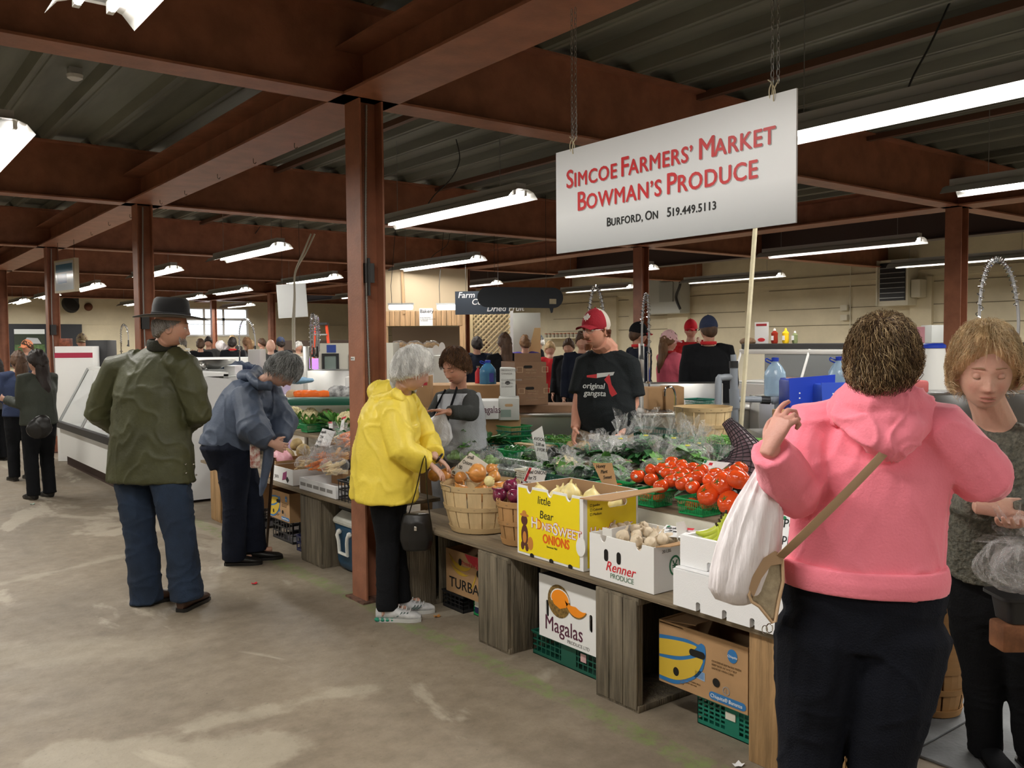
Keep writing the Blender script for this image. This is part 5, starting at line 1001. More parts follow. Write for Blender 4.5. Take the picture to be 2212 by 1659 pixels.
# lime-ish squash and small basket by the seller
t = thing('punnet', 'pale wooden splint basket behind the price card', 'basket', (3.85, 4.75, .842)); loftrr(q := MB(), [(.07, .12, .01, 0), (.09, .15, .01, .06)]); obj('basket_body', q, BUSH, t)
bk = basket('tall pale bushel basket standing behind the green beans', (PX(1518, 905, 4.9)[0], PX(1518, 905, 4.9)[1], .86), .155, .20, .28, handles=True)
t = thing('stand_crate', 'x', 'crate', (bk.location.x, bk.location.y, 0)); t['label'] = 'grey support box under the tall pale bushel basket'; obj('box_body', MB().rbox((-.2, -.2, 0), (.2, .2, .857), .01), mat('grey_tray', (0, 0, 0)), t)
for i, l in enumerate(['leaf scrap on the floor left of the bushel baskets', 'onion skin scrap on the floor before the black crate', 'white paper scrap on the floor near the tan plank', 'red label scrap on the floor behind the front column']):
    p = G(*[(70, 1090), (945, 1333), (1595, 1655), (550, 1262)][i]); tag(obj('scrap', MB().grid([[Vector((a*.02, b*.015, .004+.008*abs(a*b))) for b in (-1, 0, 1)] for a in (-1, 0, 1)]), [mat('mint_scrap', (.3, .5, .42)), ONI, PAPER, INKR][i]), l, 'litter').location = p
# ================================================================ people
def remesh(mb, voxel, smooth=4, fold=0, fsc=(9, 9, 3), name='m', seed=0, off=Vector((0, 0, 0))):
    me = bpy.data.meshes.new('tmp'); me.from_pydata([Vector(v) for v in mb.v], [], mb.f); o = bpy.data.objects.new('tmp', me); COL.objects.link(o)
    r = o.modifiers.new('r', 'REMESH'); r.mode = 'VOXEL'; r.voxel_size = voxel; r.adaptivity = 0
    if smooth: s = o.modifiers.new('s', 'SMOOTH'); s.iterations = smooth; s.factor = .5
    dg = bpy.context.evaluated_depsgraph_get(); out = bpy.data.meshes.new_from_object(o.evaluated_get(dg)); bpy.data.objects.remove(o); bpy.data.meshes.remove(me)
    n = len(out.vertices); co_ = np.empty(n*3); out.vertices.foreach_get('co', co_); co_ = co_.reshape(-1, 3)
    if fold:
        nm = np.empty(n*3); out.vertices.foreach_get('normal', nm); nm = nm.reshape(-1, 3); q = co_*np.array(fsc); w1 = np.stack([noise3(q, .8, seed+k) for k in range(3)], 1)
        a = noise3(q+w1*1.2, 1., seed+5); b = noise3(q*2.1+w1, 1., seed+9); d = (1-2*np.abs(a))**3*.8*np.sign(1-2*np.abs(a))+b*.35; co_ = co_+nm*(d*fold)[:, None]
    co_ = co_-np.array(off); out.vertices.foreach_set('co', co_.ravel()); out.polygons.foreach_set('use_smooth', [True]*len(out.polygons)); out.name = name; out.update(); return out
def lerp(a, b, t): return a+(b-a)*t
SKINS = {}
def skin(name, col): return mat(name, col, .5, var=.06, vscale=12, bump=.08, bscale=160, attr=True, sub=.12)
def cloth(name, col, rough=.85, var=.10, bump=.25, bs=120, sheen=.0, vs=5): return mat(name, col, rough, var=var, vscale=vs, bump=bump, bscale=bs, sheen=sheen)
def head_add(mb, M, s=1., n=56, m_=52, face=True, jaw=1.):
    """head: local x right, y forward, z up, centre at eye height"""
    vs = []; fs = []
    g = lambda x, c, w: math.exp(-((x-c)/w)**2)
    for i in range(m_+1):
        ph = math.pi*i/m_
        for k in range(n if 0 < i < m_ else 1):
            th = 2*math.pi*k/n; d = Vector((math.sin(ph)*math.cos(th), math.sin(ph)*math.sin(th), math.cos(ph))); z = d.z
            w_ = .076; dp = .098; x, y, zz = d.x*w_, d.y*dp-.008, d.z*.118
            if z < 0:
                t_ = min(1, -z); k1 = 1-.20*t_**2.2*(1/jaw); x *= k1
                if y > -.008: y = -.008+(y+.008)*(1-.08*t_**2)+.020*t_**2.0*max(0, d.y+.2)
                else: y = -.008+(y+.008)*(1-.45*t_)
            if d.y > .1 and face:
                ax = abs(x); f = min(1, (d.y-.1)*3); dy = 0
                dy += .0035*g(zz, .022, .010)*g(ax, .022, .022)-.0105*g(ax, .031, .013)*g(zz, .003, .011)
                nz = max(0, min(1, (.012-zz)/.050)); dy += (.004+.021*nz**1.2)*g(ax, 0, .0065+.005*nz)*(1 if -.038 <= zz <= .014 else math.exp(-((zz+.038)/.0055)**2) if zz < -.038 else math.exp(-((zz-.014)/.008)**2))
                dy += .0075*g(ax, .012, .006)*g(zz, -.036, .007)+.0055*g(zz, -.0610, .0052)*g(ax, 0, .021)+.0060*g(zz, -.0735, .0058)*g(ax, 0, .018)-.0045*g(zz, -.0670, .0028)*g(ax, 0, .024)-.003*g(zz, -.087, .008)*g(ax, 0, .02)
                dy += .006*g(zz, -.104, .014)*g(ax, 0, .02)+.004*g(ax, .043, .016)*g(zz, -.030, .018)-.0025*g(ax, .030, .006)*g(zz, -.058, .014)
                y += dy*f
            vs.append(M @ (Vector((x, y, zz))*s))
    def ix(i, k): return 0 if i == 0 else (len(vs)-1 if i == m_ else 1+(i-1)*n+k % n)
    for i in range(m_):
        for k in range(n):
            q = []
            for a in (ix(i, k), ix(i+1, k), ix(i+1, k+1), ix(i, k+1)):
                if a not in q: q.append(a)
            fs.append(tuple(q))
    mb.add(vs, fs)
    for sg_ in (-1, 1):  # ears
        E_ = M @ Matrix.Translation((sg_*.074*s, -.012*s, -.012*s)) @ Matrix.Rotation(sg_*-.35, 4, 'Z') @ Matrix.Rotation(-.15, 4, 'X')
        mb.tube([E_ @ (Vector((sg_*.003, .018*math.cos(a)*(.8 if a < 3.14 else 1), .030*math.sin(a)+(-.002)))*s) for a in np.linspace(0, 2*math.pi, 13)[:-1]], .0052*s, 6, closed=True)
        mb.ball(E_ @ Vector((0, .002, -.002)), (.005*s, .013*s, .022*s), 8, 6, M=E_.to_3x3().to_4x4())
def hand_add(mb, w, d, pn, lat, s=1., curl=.35, spread=1., thumb=.8, curls=None):
    """w wrist, d towards the knuckles, pn out of the palm, lat towards the thumb"""
    w = Vector(w); d = Vector(d).normalized(); lat = Vector(lat); lat = (lat-d*lat.dot(d)).normalized(); pn0 = Vector(pn); pn = d.cross(lat); pn = pn if pn.dot(pn0) > 0 else -pn
    mb.tube([w-d*.02*s, w+d*.02*s, w+d*.055*s, w+d*.088*s], [(.024*s, .018*s), (.030*s, .017*s), (.038*s, .015*s), (.036*s, .0125*s)], 12, up=lat)
    for i, L_ in enumerate((.072, .080, .074, .058)):
        b = w+d*(.083-.004*abs(i-1.2))*s+lat*(.028-.0195*i)*s; dd = (d+lat*(.13-.09*i)*spread).normalized(); c = (curls[i] if curls else curl)*(1+.12*i); P = [b]; a = c*.5
        for sg_, fr in ((0, .45), (1, .30), (2, .25)): v = dd*math.cos(a)+pn*math.sin(a); P.append(P[-1]+v*(L_*fr*s)); a += c
        mb.tube([b-dd*.02*s]+P+[P[-1]+(P[-1]-P[-2]).normalized()*.003*s], [.0095*s, .0092*s, .0085*s, .0078*s, .0066*s, .003*s], 8)
    b = w+d*.022*s+lat*.022*s; v = (d*.55+lat*thumb+pn*.35).normalized(); P = [b, b+v*.038*s]; v2 = (v*.6+d*.5+pn*.15).normalized(); P += [P[-1]+v2*.030*s]; P += [P[-1]+(v2+pn*.25).normalized()*.024*s]
    mb.tube(P, [.014*s, .0115*s, .0098*s, .006*s], 8); return P[-1]
def frame(fwd, up=(0, 0, 1)):
    f = Vector(fwd).normalized(); r = f.cross(Vector(up)).normalized(); u = r.cross(f); return r, f, u
def headM(c, fwd, up=(0, 0, 1)):
    r, f, u = frame(fwd, up); return Matrix(((r.x, f.x, u.x, c[0]), (r.y, f.y, u.y, c[1]), (r.z, f.z, u.z, c[2]), (0, 0, 0, 1)))
def hline(d, front=.42, side=-.12, back=-.62):
    c = -d.y/max(.001, math.hypot(d.x, d.y)); return d.z-(lerp(side, back, c) if c > 0 else lerp(side, front, -c))
def hair_cap(M, s, thick, fn, seed=0, n=40, m_=32, bumpy=.35, fq=4., vol=(1, 1, 1)):
    mb = MB(); dirs = []
    def f(d):
        h = fn(d); t_ = max(0, min(1, (h+.06)/.22)); return .97+(.03+thick)*t_ if t_ > 0 else .97-.20*min(1, (-.06-h)/.10)
    mb.ball((0, -.008*s, 0), (.078*s*vol[0], .101*s*vol[1], .121*s*vol[2]), n, m_, fn=f)
    co_ = np.array([tuple(v) for v in mb.v]); r_ = co_/np.linalg.norm(co_, axis=1)[:, None]; nn = noise3(r_*fq, 1, seed)+.6*noise3(r_*fq*2.3, 1, seed+3); k = 1+bumpy*thick*nn; co_ = co_*k[:, None]
    mb.v = [tuple(M @ Vector(c)) for c in co_]; return mb
def strands(M, s, fn, thick, n, length, seed, curl=0., rad=.0011, flow=None, lift=.012, drop=.0, k=7):
    r = random.Random(seed); mb = MB(); c = 0; whorl = Vector((0, -.45, .9)).normalized()
    while c < n:
        d = Vector((r.gauss(0, 1), r.gauss(0, 1), r.gauss(0, 1))).normalized()
        if fn(d) < .02 or (r.random() > .8 and d.z < -.2): continue
        c += 1; p = Vector((d.x*.078, d.y*.101-.008, d.z*.121))*s*(1+thick*r.uniform(.35, .95))
        t_ = flow(d) if flow else (d-whorl*d.dot(whorl)); t_ = t_-d*t_.dot(d); t_ = t_.normalized() if t_.length > .05 else d.orthogonal().normalized()
        t_ = (t_+d.cross(t_)*r.gauss(0, .25+.6*min(1, curl*40))).normalized(); sd = d.cross(t_); L_ = length*r.uniform(.6, 1.25); ph = r.uniform(0, 6.28); P = []; q = p.copy(); dd = t_.copy(); f1 = r.uniform(5, 8)
        for j in range(k):
            u = j/(k-1); P.append(M @ (q+sd*(curl*math.sin(ph+u*f1))+d*(curl*.8*math.cos(ph+u*f1)+lift*math.sin(math.pi*min(1, u*1.1))*r.uniform(.3, 1))))
            q = q+dd*(L_/(k-1)); nd = Vector((q.x/.078, (q.y+.008)/.101, q.z/.121)).normalized(); rr = Vector((nd.x*.078, nd.y*.101-.008, nd.z*.121))*s*(1+thick*.9)
            if q.length < rr.length: q = lerp(q, rr, .7)
            dd = (dd-nd*dd.dot(nd)*.8+Vector((0, 0, -drop))).normalized()
        mb.tube(P, [rad]*(k-1)+[rad*.3], 3, cap=False)
    return mb
def eyes_add(t, M, s, off, mskin, look=(0, 1, 0), down=False, brow=(.10, .06, .03), iris=(.12, .16, .17), glasses=None):
    W_ = mat('eye_white', (.72, .70, .66), .25); I_ = mat('iris%d' % int(iris[0]*100+iris[1]*1000), iris, .15); B_ = mat('brow%d' % int(brow[0]*1000+brow[1]*100), brow, .8); T_ = Matrix.Translation(-off); bc_ = mskin.node_tree.nodes['Color Ramp'].color_ramp.elements[0].color; mskin = mat('lid%d' % int(bc_[0]*1e4), (bc_[0]*1.0, bc_[1]*.98, bc_[2]*.98), .5)
    for sg_ in (-1, 1):
        c = Vector((sg_*.031, .0705, .002))*s; e = MB(); e.ball(c, (.0112 if down else .0118)*s, 14, 10)
        if not down: l = Vector(look).normalized(); e.ball(c+l*.0066*s, .0062*s, 10, 8, 1)
        e.v = [tuple(T_ @ M @ Vector(v)) for v in e.v]; obj('eye', e, [W_, I_], t)
        l_ = MB(); R_ = Matrix.Rotation(-.95 if down else -.05, 4, 'X'); P = []
        for i in range(7):
            a = math.pi*(.02+.46*i/6) if not down else math.pi*(.02+.62*i/6)
            P.append([T_ @ M @ (c+Vector((math.cos(b)*.0126*math.sin(a), math.sin(b)*.0122*math.sin(a), math.cos(a)*.0116))*s) for b in np.linspace(-.3, math.pi+.3, 12)])
        l_.grid(P); obj('eyelid', l_, mskin, t)
        ls = MB().tube([Vector(v)+(M.to_3x3() @ Vector((0, .0006, 0))) for v in P[-1]], .0013*s, 4); obj('lashes', ls, B_, t)
        b_ = MB().tube([T_ @ M @ (Vector((sg_*(.014+.034*u), .0905-.013*u*u*1.6, .0245+.006*math.sin(math.pi*(.25+u*.7))))*s) for u in np.linspace(0, 1, 7)], [(.0022*s, .0012*s), (.0032*s, .0015*s), (.0032*s, .0015*s), (.0028*s, .0014*s), (.0024*s, .0012*s), (.0016*s, .001*s), (.0006*s, .0006*s)], 6); obj('eyebrow', b_, B_, t)
    if s > .9:
        LP = mat('lips%d' % int(bc_[0]*1e4), (bc_[0]*.82, bc_[1]*.60, bc_[2]*.64), .4); X_ = np.linspace(-1, 1, 9)
        for z0, dz, r_, yy, m in ((-.0628, .0022, .0034, .0812, LP), (-.0722, -.0010, .0038, .0815, LP), (-.0672, .0012, .0010, .0838, B_)): obj('lips' if m is LP else 'mouth_line', MB().tube([T_ @ M @ (Vector((x*.022, yy-.0075*x*x, z0+dz*(1-x*x)-(.001*x*x)))*s) for x in X_], [(r_*s*(1-.75*x*x), r_*.8*s*(1-.6*x*x)) for x in X_], 6), m, t)
    if glasses:
        g = MB()
        for sg_ in (-1, 1): g.tube([T_ @ M @ (Vector((sg_*.033+.024*math.cos(a), .103-.010*(abs(sg_*.033+.024*math.cos(a))/.05)**2, -.004+.0155*math.sin(a)))*s) for a in np.linspace(0, 6.28, 19)[:-1]], .0010*s, 5, closed=True); g.tube([T_ @ M @ (Vector(q)*s) for q in ((sg_*.057, .092, 0), (sg_*.078, .06, .002), (sg_*.080, -.01, 0), (sg_*.079, -.025, -.015))], .0012*s, 5)
        g.tube([T_ @ M @ (Vector(q)*s) for q in ((-.009, .104, -.001), (0, .107, .002), (.009, .104, -.001))], .001*s, 5); obj('spectacles', g, mat('frame_metal', glasses, .3, metal=.6), t)
def shoe(t, name, an, d, m, sole, off, s=1., h=.075, L_=.27, w_=.045, heel=0):
    d = Vector((d[0], d[1], 0)).normalized(); c = Vector((an[0], an[1], 0))-d*.065*s; P = []; lat = Vector((d.y, -d.x, 0)); U = MB()
    for u, hw, top in ((0, .022, h*.8), (.05, .033, h), (.2, .036, h*1.05), (.38, .036, h*.95), (.55, .041, h*.72), (.75, .046, h*.58), (.9, .038, h*.48), (1, .016, h*.28)):
        P.append([c+d*(u*L_*s)+lat*(hw*w_/.045*s*math.cos(a))+Vector((0, 0, .012+heel*(u < .4)+top*.5*s*(1+math.sin(a)))) for a in np.linspace(0, 2*math.pi, 17)[:-1]])
    U.grid(P[::-1], 0, wrap=True); U.f += [tuple(range(16)), tuple(len(U.v)-16+i for i in range(15, -1, -1))]; U.m += [0, 0]
    S_ = MB(); q = [(c+d*(u*L_*s), hw) for u, hw in ((-.01, .024), (.05, .036), (.3, .036), (.5, .040), (.75, .048), (.92, .038), (1.01, .018))]; ring = [p+lat*(h_*w_/.045*s) for p, h_ in q]+[p-lat*(h_*w_/.045*s) for p, h_ in reversed(q)]; nn = len(ring)
    S_.add([r+Vector((0, 0, .001)) for r in ring]+[r+Vector((0, 0, .022)) for r in ring], [tuple(range(nn-1, -1, -1)), tuple(range(nn, 2*nn))]+[(i, (i+1) % nn, (i+1) % nn+nn, i+nn) for i in range(nn)])
    for b_ in (U, S_): b_.v = [tuple(Vector(v)-off) for v in b_.v]
    o = obj(name, U, m, t); obj('sole', S_, sole, t, ang=30); return o
def stand(loc, ang, H=1.68, lean=0., w_=1., hlean=0.):
    """joint positions of a person standing at loc and facing ang (radians from +x)"""
    s = H/1.70; f = Vector((math.cos(ang), math.sin(ang), 0)); r = Vector((math.sin(ang), -math.cos(ang), 0)); L0 = Vector((loc[0], loc[1], 0)); J = {'f': f, 's': s}
    def q(x, y, z): return L0+r*(x*s)+f*(y*s)+Vector((0, 0, z*s))
    def b(x, y, z):
        zz = z-.93; c, sn = math.cos(lean), math.sin(lean); return q(x, y*c+zz*sn, .93+zz*c-y*sn)
    for n_, sg_ in (('L', -1), ('R', 1)):
        J['an'+n_] = q(sg_*.10, -.01, .09); J['kn'+n_] = q(sg_*.095, .02, .49); J['hip'+n_] = q(sg_*.09, 0, .90); J['sh'+n_] = b(sg_*.175*w_, 0, 1.405); J['el'+n_] = b(sg_*.22*w_, -.02, 1.10); J['wr'+n_] = q(sg_*.22*w_, .12+math.sin(lean)*.3, .88)
    J['pel'] = q(0, 0, .95); J['wai'] = b(0, 0, 1.08); J['che'] = b(0, .0, 1.26); J['neb'] = b(0, -.005, 1.455); c = b(0, .0, 1.50); u = (b(0, 0, 2)-b(0, 0, 1)).normalized(); J['head'] = c+(u*math.cos(hlean)+f*math.sin(hlean)).normalized()*(.085*s)+f*.02*s; return J
def person(label, J, top=None, trou=None, skn=(.52, .30, .21), loc=None, voxel=.0045, hs=1., hf=None, hup=(0, 0, 1), tw=(.17, .155, .175, .18), td=(.11, .11, .12, .10), hem=None, tm=None, trm=None, trw=(.085, .065, .062), sl=(.062, .052, .042), slen=1., fold=.006, tvox=.009, shoes=None, hands=None, lat=None, face=True, group=None, armr=(.042, .036, .026), legr=.045, tfold=.005, hgt=None, neckr=.052, jaw=1., coatname='jacket', tround=True):
    """body (one skin surface) + garments as children; tw/td half widths/depths at hem, waist, chest, shoulder"""
    f = J['f']; s = J['s']; lat = Vector(lat) if lat is not None else (J['shR']-J['shL']).normalized(); off = Vector(loc) if loc is not None else Vector(((J['anL'].x+J['anR'].x)/2, (J['anL'].y+J['anR'].y)/2, 0))
    t = thing('person', label, 'person', off, 0, group); hfw = Vector(hf) if hf is not None else f; M = headM(J['head'], hfw, hup); b = MB()
    head_add(b, M, hs, 56 if voxel < .006 else 28, 52 if voxel < .006 else 24, face, jaw)
    hc = J['head']; u = M.to_3x3() @ Vector((0, 0, 1)); hb = hc-u*.07*hs-(M.to_3x3() @ Vector((0, 1, 0)))*.022*hs
    b.tube([J['che'], J['neb'], lerp(J['neb'], hb, .5), hb], [.06, neckr*1.15, neckr, neckr*.95], 14)
    b.tube([J['neb']-Vector((0, 0, .03)), J['che'], J['wai'], J['pel']], [(tw[3]*.8*.75, .05), (tw[2]*.72, td[2]*.72), (tw[1]*.72, td[1]*.72), (tw[0]*.7, td[0]*.7)], 14, up=lat)
    for k in 'LR':
        sh, el, wr = J['sh'+k], J['el'+k], J['wr'+k]; b.tube([lerp(J['neb'], sh, .5)-Vector((0, 0, .03)), sh, lerp(sh, el, .5), el, lerp(el, wr, .35), wr], [.045, armr[0], armr[0]*.95, armr[1], armr[1]*.95, armr[2]], 12)
        hp, kn, an = J['hip'+k], J['kn'+k], J['an'+k]; b.tube([lerp(J['pel'], hp, .6), hp, lerp(hp, kn, .5), kn, lerp(kn, an, .4), an, an-Vector((0, 0, .05*s))], [legr*1.3, legr*1.4, legr*1.2, legr, legr, legr*.7, legr*.75], 10)
        b.tube([an-Vector((0, 0, .045*s))-f*.04, an-Vector((0, 0, .052*s))+f*.13*s], [.024, .020], 8)
        hd = (hands or {}).get(k)
        if hd is None:
            d = (wr-el).normalized(); hand_add(b, wr, d, lat*(1 if k == 'L' else -1), f, s, .35)
        else: hand_add(b, wr, *hd[0], **(hd[1] if len(hd) > 1 else {}))
    me = remesh(b, voxel, 3 if voxel < .006 else 2, name='body', off=off)
    Mi = (Matrix.Translation(-off) @ M).inverted(); n = len(me.vertices); c_ = np.empty(n*3); me.vertices.foreach_get('co', c_); c_ = c_.reshape(-1, 3); A = np.array(Mi); q = (c_ @ A[:3, :3].T+A[:3, 3])/hs; X, Y, Z = np.abs(q[:, 0]), q[:, 1], q[:, 2]
    fr = (Y > .03)&(Z > -.14)&(Z < .13); g = lambda x, c, w_: np.exp(-((x-c)/w_)**2); col = np.ones((n, 4)); lip = fr*np.clip(g(Z, -.067, .0085)*g(X, 0, .022)*1.6-.35, 0, 1); ch = fr*(g(X, .042, .018)*g(Z, -.035, .022)*.5+g(X, 0, .012)*g(Z, -.036, .012)*.45)
    col[:, 1] -= lip*.28+ch*.20; col[:, 2] -= lip*.24+ch*.18; col[:, 0] -= lip*.12
    at = me.color_attributes.new('Col', 'FLOAT_COLOR', 'POINT'); at.data.foreach_set('color', col.ravel())
    sk = skin('skin%d' % int(skn[0]*1000+skn[1]*10), skn); me.materials.append(sk); link('body', me, t)
    if trm:
        g_ = MB(); a0, a1, a2 = trw
        for k in 'LR':
            hp, kn, an = J['hip'+k], J['kn'+k], J['an'+k]; g_.tube([lerp(J['wai'], hp, .75), hp, lerp(hp, kn, .45), kn, lerp(kn, an, .5), an-Vector((0, 0, .045*s))], [a0*.9, a0*1.1, a0*.98, a1, lerp(a1, a2, .6), a2], 14)
        g_.tube([J['wai'], J['pel']+Vector((0, 0, .03)), lerp(J['hipL'], J['hipR'], .5)-Vector((0, 0, .03))], [(tw[1]*.86, td[1]*.8), (max(tw[0]*.88, a0*1.9), td[0]*.9), (a0*1.6, td[0]*.8)], 16, up=lat)
        me = remesh(g_, tvox, 5, tfold, (7, 7, 9), 'trousers', 3, off); me.materials.append(trm); link('trousers', me, t)
    if tm:
        g_ = MB(); hm = hem if hem is not None else J['pel']-Vector((0, 0, .08)); c4 = J['neb']-Vector((0, 0, .035*s))
        pts = catm([hm, lerp(hm, J['wai'], .55), J['wai'], J['che'], lerp(J['che'], c4, .6), c4+Vector((0, 0, .02))], 3)
        r4 = [(tw[0], td[0]), (lerp(tw[0], tw[1], .4), lerp(td[0], td[1], .4)), (tw[1], td[1]), (tw[2], td[2]), (tw[3], td[3]), (.07, .06)]; rr = []
        for i in range(len(pts)):
            u_ = i/3; j = min(int(u_), 4); v_ = u_-j; rr.append((lerp(r4[j][0], r4[min(j+1, 5)][0], v_), lerp(r4[j][1], r4[min(j+1, 5)][1], v_)))
        g_.tube(pts, rr, 24, up=lat)
        for k in 'LR':
            sh, el, wr = J['sh'+k], J['el'+k], J['wr'+k]; P = [lerp(J['neb'], sh, .45)-Vector((0, 0, .025)), sh, lerp(sh, el, .5), el, lerp(el, wr, .5), lerp(el, wr, .95)]; Q = [sl[0]*.9, sl[0]*1.05, sl[0], sl[1], lerp(sl[1], sl[2], .5), sl[2]]
            if slen < 1: e_ = lerp(sh, el, slen*1.5); P = P[:2]+[lerp(sh, e_, .5), e_]; Q = [sl[0]*.9, sl[0]*1.05, sl[0]*1.05, sl[0]*1.1]
            g_.tube(P, Q, 14)
        me = remesh(g_, tvox, 5, fold, (8, 8, 6), coatname, 1, off); me.materials.append(tm); link(coatname, me, t)
    if shoes:
        for k in 'LR': shoe(t, 'shoe', J['an'+k], shoes.get('d'+k, f), shoes['m'], shoes['sole'], off, s*shoes.get('s', 1), shoes.get('h', .075))
    return t, M, off, sk
def addm(t, name, mb, m, off, vox=None, smooth=3, fold=0, fsc=(9, 9, 3), ang=50):
    if vox: me = remesh(mb, vox, smooth, fold, fsc, name, 2, off); me.materials.append(m); return link(name, me, t)
    mb.v = [tuple(Vector(v)-off) for v in mb.v]; return obj(name, mb, m, t, ang=ang)
def cap_hat(t, M, off, s, m1, m2=None, brim=True, back=False, bm=None):
    c = MB(); c.ball((0, -.010*s, .022*s), (.083*s, .103*s, .112*s), 28, 18, fn=lambda d: 1 if d.z > -.02 else .93); c.v = [tuple(M @ Vector(v)) for v in c.v]
    if m2: c.m = [1 if sum((M.inverted() @ Vector(c.v[i])).y for i in f)/len(f) < -.005*s else 0 for f in c.f]
    o = addm(t, 'cap', c, [m1, m2] if m2 else m1, off)
    if brim:
        sg_ = -1 if back else 1; P = []
        for th_ in (0, -.004):
            for i in range(6):
                u = i/5; P.append([M @ (Vector((x*.066*(1-.12*u*u), sg_*(.080+u*.075*math.sqrt(max(0, 1-(x*.85)**2))-.045*x*x*(1-u)), .038-.012*u-.020*x*x+th_*.6))*s) for x in np.linspace(-1, 1, 13)])
        v = MB(); v.grid(P[:6]); v.grid([list(reversed(p)) for p in P[6:]]); addm(t, 'cap_visor', v, bm or m1, off)
    b_ = MB().ball(M @ Vector((0, -.01*s, .135*s)), .006*s, 8, 5); addm(t, 'cap_button', b_, m1, off)
# palette
BLK = mat('black_cloth', (.005, .0055, .007), .9, var=.1, bump=.2, bscale=120, spec=.25); NAVY = mat('navy_cloth', (.008, .011, .022), .9, var=.1, bump=.2, bscale=120, spec=.25); DEN = mat('denim', (.012, .025, .052), .85, var=.25, vscale=5, bump=.3, bscale=200); DARKDEN = mat('dark_denim', (.0055, .007, .013), .85, var=.2, vscale=5, bump=.3, bscale=200, spec=.25)
OLIVE = mat('waxed_olive', (.050, .052, .020), .55, var=.22, vscale=4, bump=.12, bscale=60); SHB = mat('black_leather', (.012, .011, .010), .35); SOLE = mat('dark_sole', (.03, .02, .015), .6); BRL = mat('brown_leather', (.05, .022, .012), .4)
H = lambda p, q, d: D(p, q, d)
def hair_obj(t, M, off, s, fn, thick, m, ms, seed, n=900, length=.07, curl=0, rad=.0011, lift=.010, bumpy=.35, fq=4, vol=(1, 1, 1), flow=None, drop=0):
    o = addm(t, 'hair', hair_cap(M, s, thick, fn, seed, bumpy=bumpy, fq=fq, vol=vol), m, off)
    if n:
        for j, mm in enumerate(ms):
            k = addm(t, 'hair_strands', strands(M, s, fn, thick, n//len(ms), length, seed+j, curl, rad, flow, lift, drop), mm, off); tag(k, kind='stuff')
    return o
def hm_(name, col): return mat(name, col, .55, var=.3, vscale=30, stretch=(1, 1, .3), spec=.4, bump=.3, bscale=60)
# ---- 1 man in the black hat and olive coat, seen from behind
d = 5.5; J = stand((1.53, 5.40), math.radians(52), 1.80); J.update(head=H(372, 706, 5.42), neb=H(350, 748, 5.48), shL=H(252, 796, 5.58), shR=H(398, 790, 5.40), elL=H(209, 892, 5.62), wrL=H(285, 935, 5.86), elR=H(430, 892, 5.42), wrR=H(380, 930, 5.72), che=H(328, 840, 5.5), wai=H(325, 930, 5.5), pel=H(322, 990, 5.5), hipL=H(288, 1010, 5.55), hipR=H(362, 1010, 5.45), knL=H(302, 1150, 5.5), knR=H(388, 1150, 5.38), anL=H(318, 1284, 5.50), anR=H(403, 1278, 5.38))
t, M, off, sk = person('man in a wide-brimmed black hat and long olive coat, seen from behind', J, tm=OLIVE, trm=DEN, skn=(.50, .27, .19), hf=RT*.93+FW*.30-Vector((0, 0, .08)), tw=(.305, .27, .25, .21), td=(.19, .18, .17, .12), hem=H(325, 1040, 5.5), sl=(.088, .080, .065), trw=(.115, .092, .098), fold=.010, tfold=.010, shoes=dict(m=BRL, sole=SHB, dL=RT*.75+FW*.65, dR=FW+RT*.2, s=1.05), legr=.05, voxel=.005, coatname='coat')
cf = lambda d: min(hline(d, .5, -.05, -.62), .3-d.z); hair_obj(t, M, off, 1.0, cf, .05, hm_('grey_brown_hair', (.17, .14, .11)), [hm_('grey_hair', (.30, .28, .26))], 4, 500, .03)
bd = MB(); 
for i in range(260): a = R.uniform(-1.1, 1.1); z = R.uniform(-.115, -.075)+.02*abs(a); p = M @ Vector((.058*math.sin(a), .075*math.cos(a)+.012, z)); bd.tube([p, p+(M.to_3x3() @ Vector((.005*math.sin(a), .006, -.012)))], .0011, 3)
tag(addm(t, 'beard', bd, hm_('grey_hair', (0, 0, 0)), off), kind='stuff'); eyes_add(t, M, 1, off, sk)
HATM = mat('black_felt', (.008, .008, .009), .85, sheen=.3); hb_ = MB(); Mh = M @ Matrix.Translation((0, -.012, .055)) @ Matrix.Rotation(.06, 4, 'X')
hb_.lathe([(.098, 0), (.100, .02), (.097, .07), (.090, .108), (.076, .122), (.045, .116), (.0, .108)], 36, M=Mh @ Matrix.Scale(1.12, 4, (0, 1, 0)), fx=lambda th, z: 1-.10*max(0, z-.05)/.05*max(0, math.cos(2*th))); addm(t, 'hat_crown', hb_, HATM, off)
br = MB(); P = [[Mh @ Vector((r_*math.cos(a), r_*1.12*math.sin(a), z_+(.018*(abs(math.cos(a))**2)-.004)*((r_-.09)/.08))) for a in np.linspace(0, 2*math.pi, 41)[:-1]] for r_, z_ in ((.094, .004), (.125, .004), (.16, .003), (.192, .002), (.195, .0), (.192, -.003), (.16, -.002), (.125, 0), (.094, 0))]; br.grid(P, wrap=True); addm(t, 'hat_brim', br, HATM, off)
addm(t, 'hat_band', MB().lathe([(.1015, .002), (.1025, .004), (.1025, .030), (.100, .032)], 36, M=Mh @ Matrix.Scale(1.12, 4, (0, 1, 0)), cap=False), mat('hat_ribbon', (.02, .02, .022), .4), off)
cl_ = MB(); r_, f_, u_ = frame(RT*.3+FW); c0 = J['neb']; cl_.tube([c0+r_*(.082*math.cos(a))+f_*(.075*math.sin(a))+Vector((0, 0, .01+.012*math.sin(a))) for a in np.linspace(0, 2*math.pi, 21)[:-1]], [(.040, .012)]*20, 8, closed=True, up=(0, 0, 1)); addm(t, 'collar', cl_, cloth('dark_corduroy', (.02, .02, .012)), off, .006, 2)
v_ = MB()
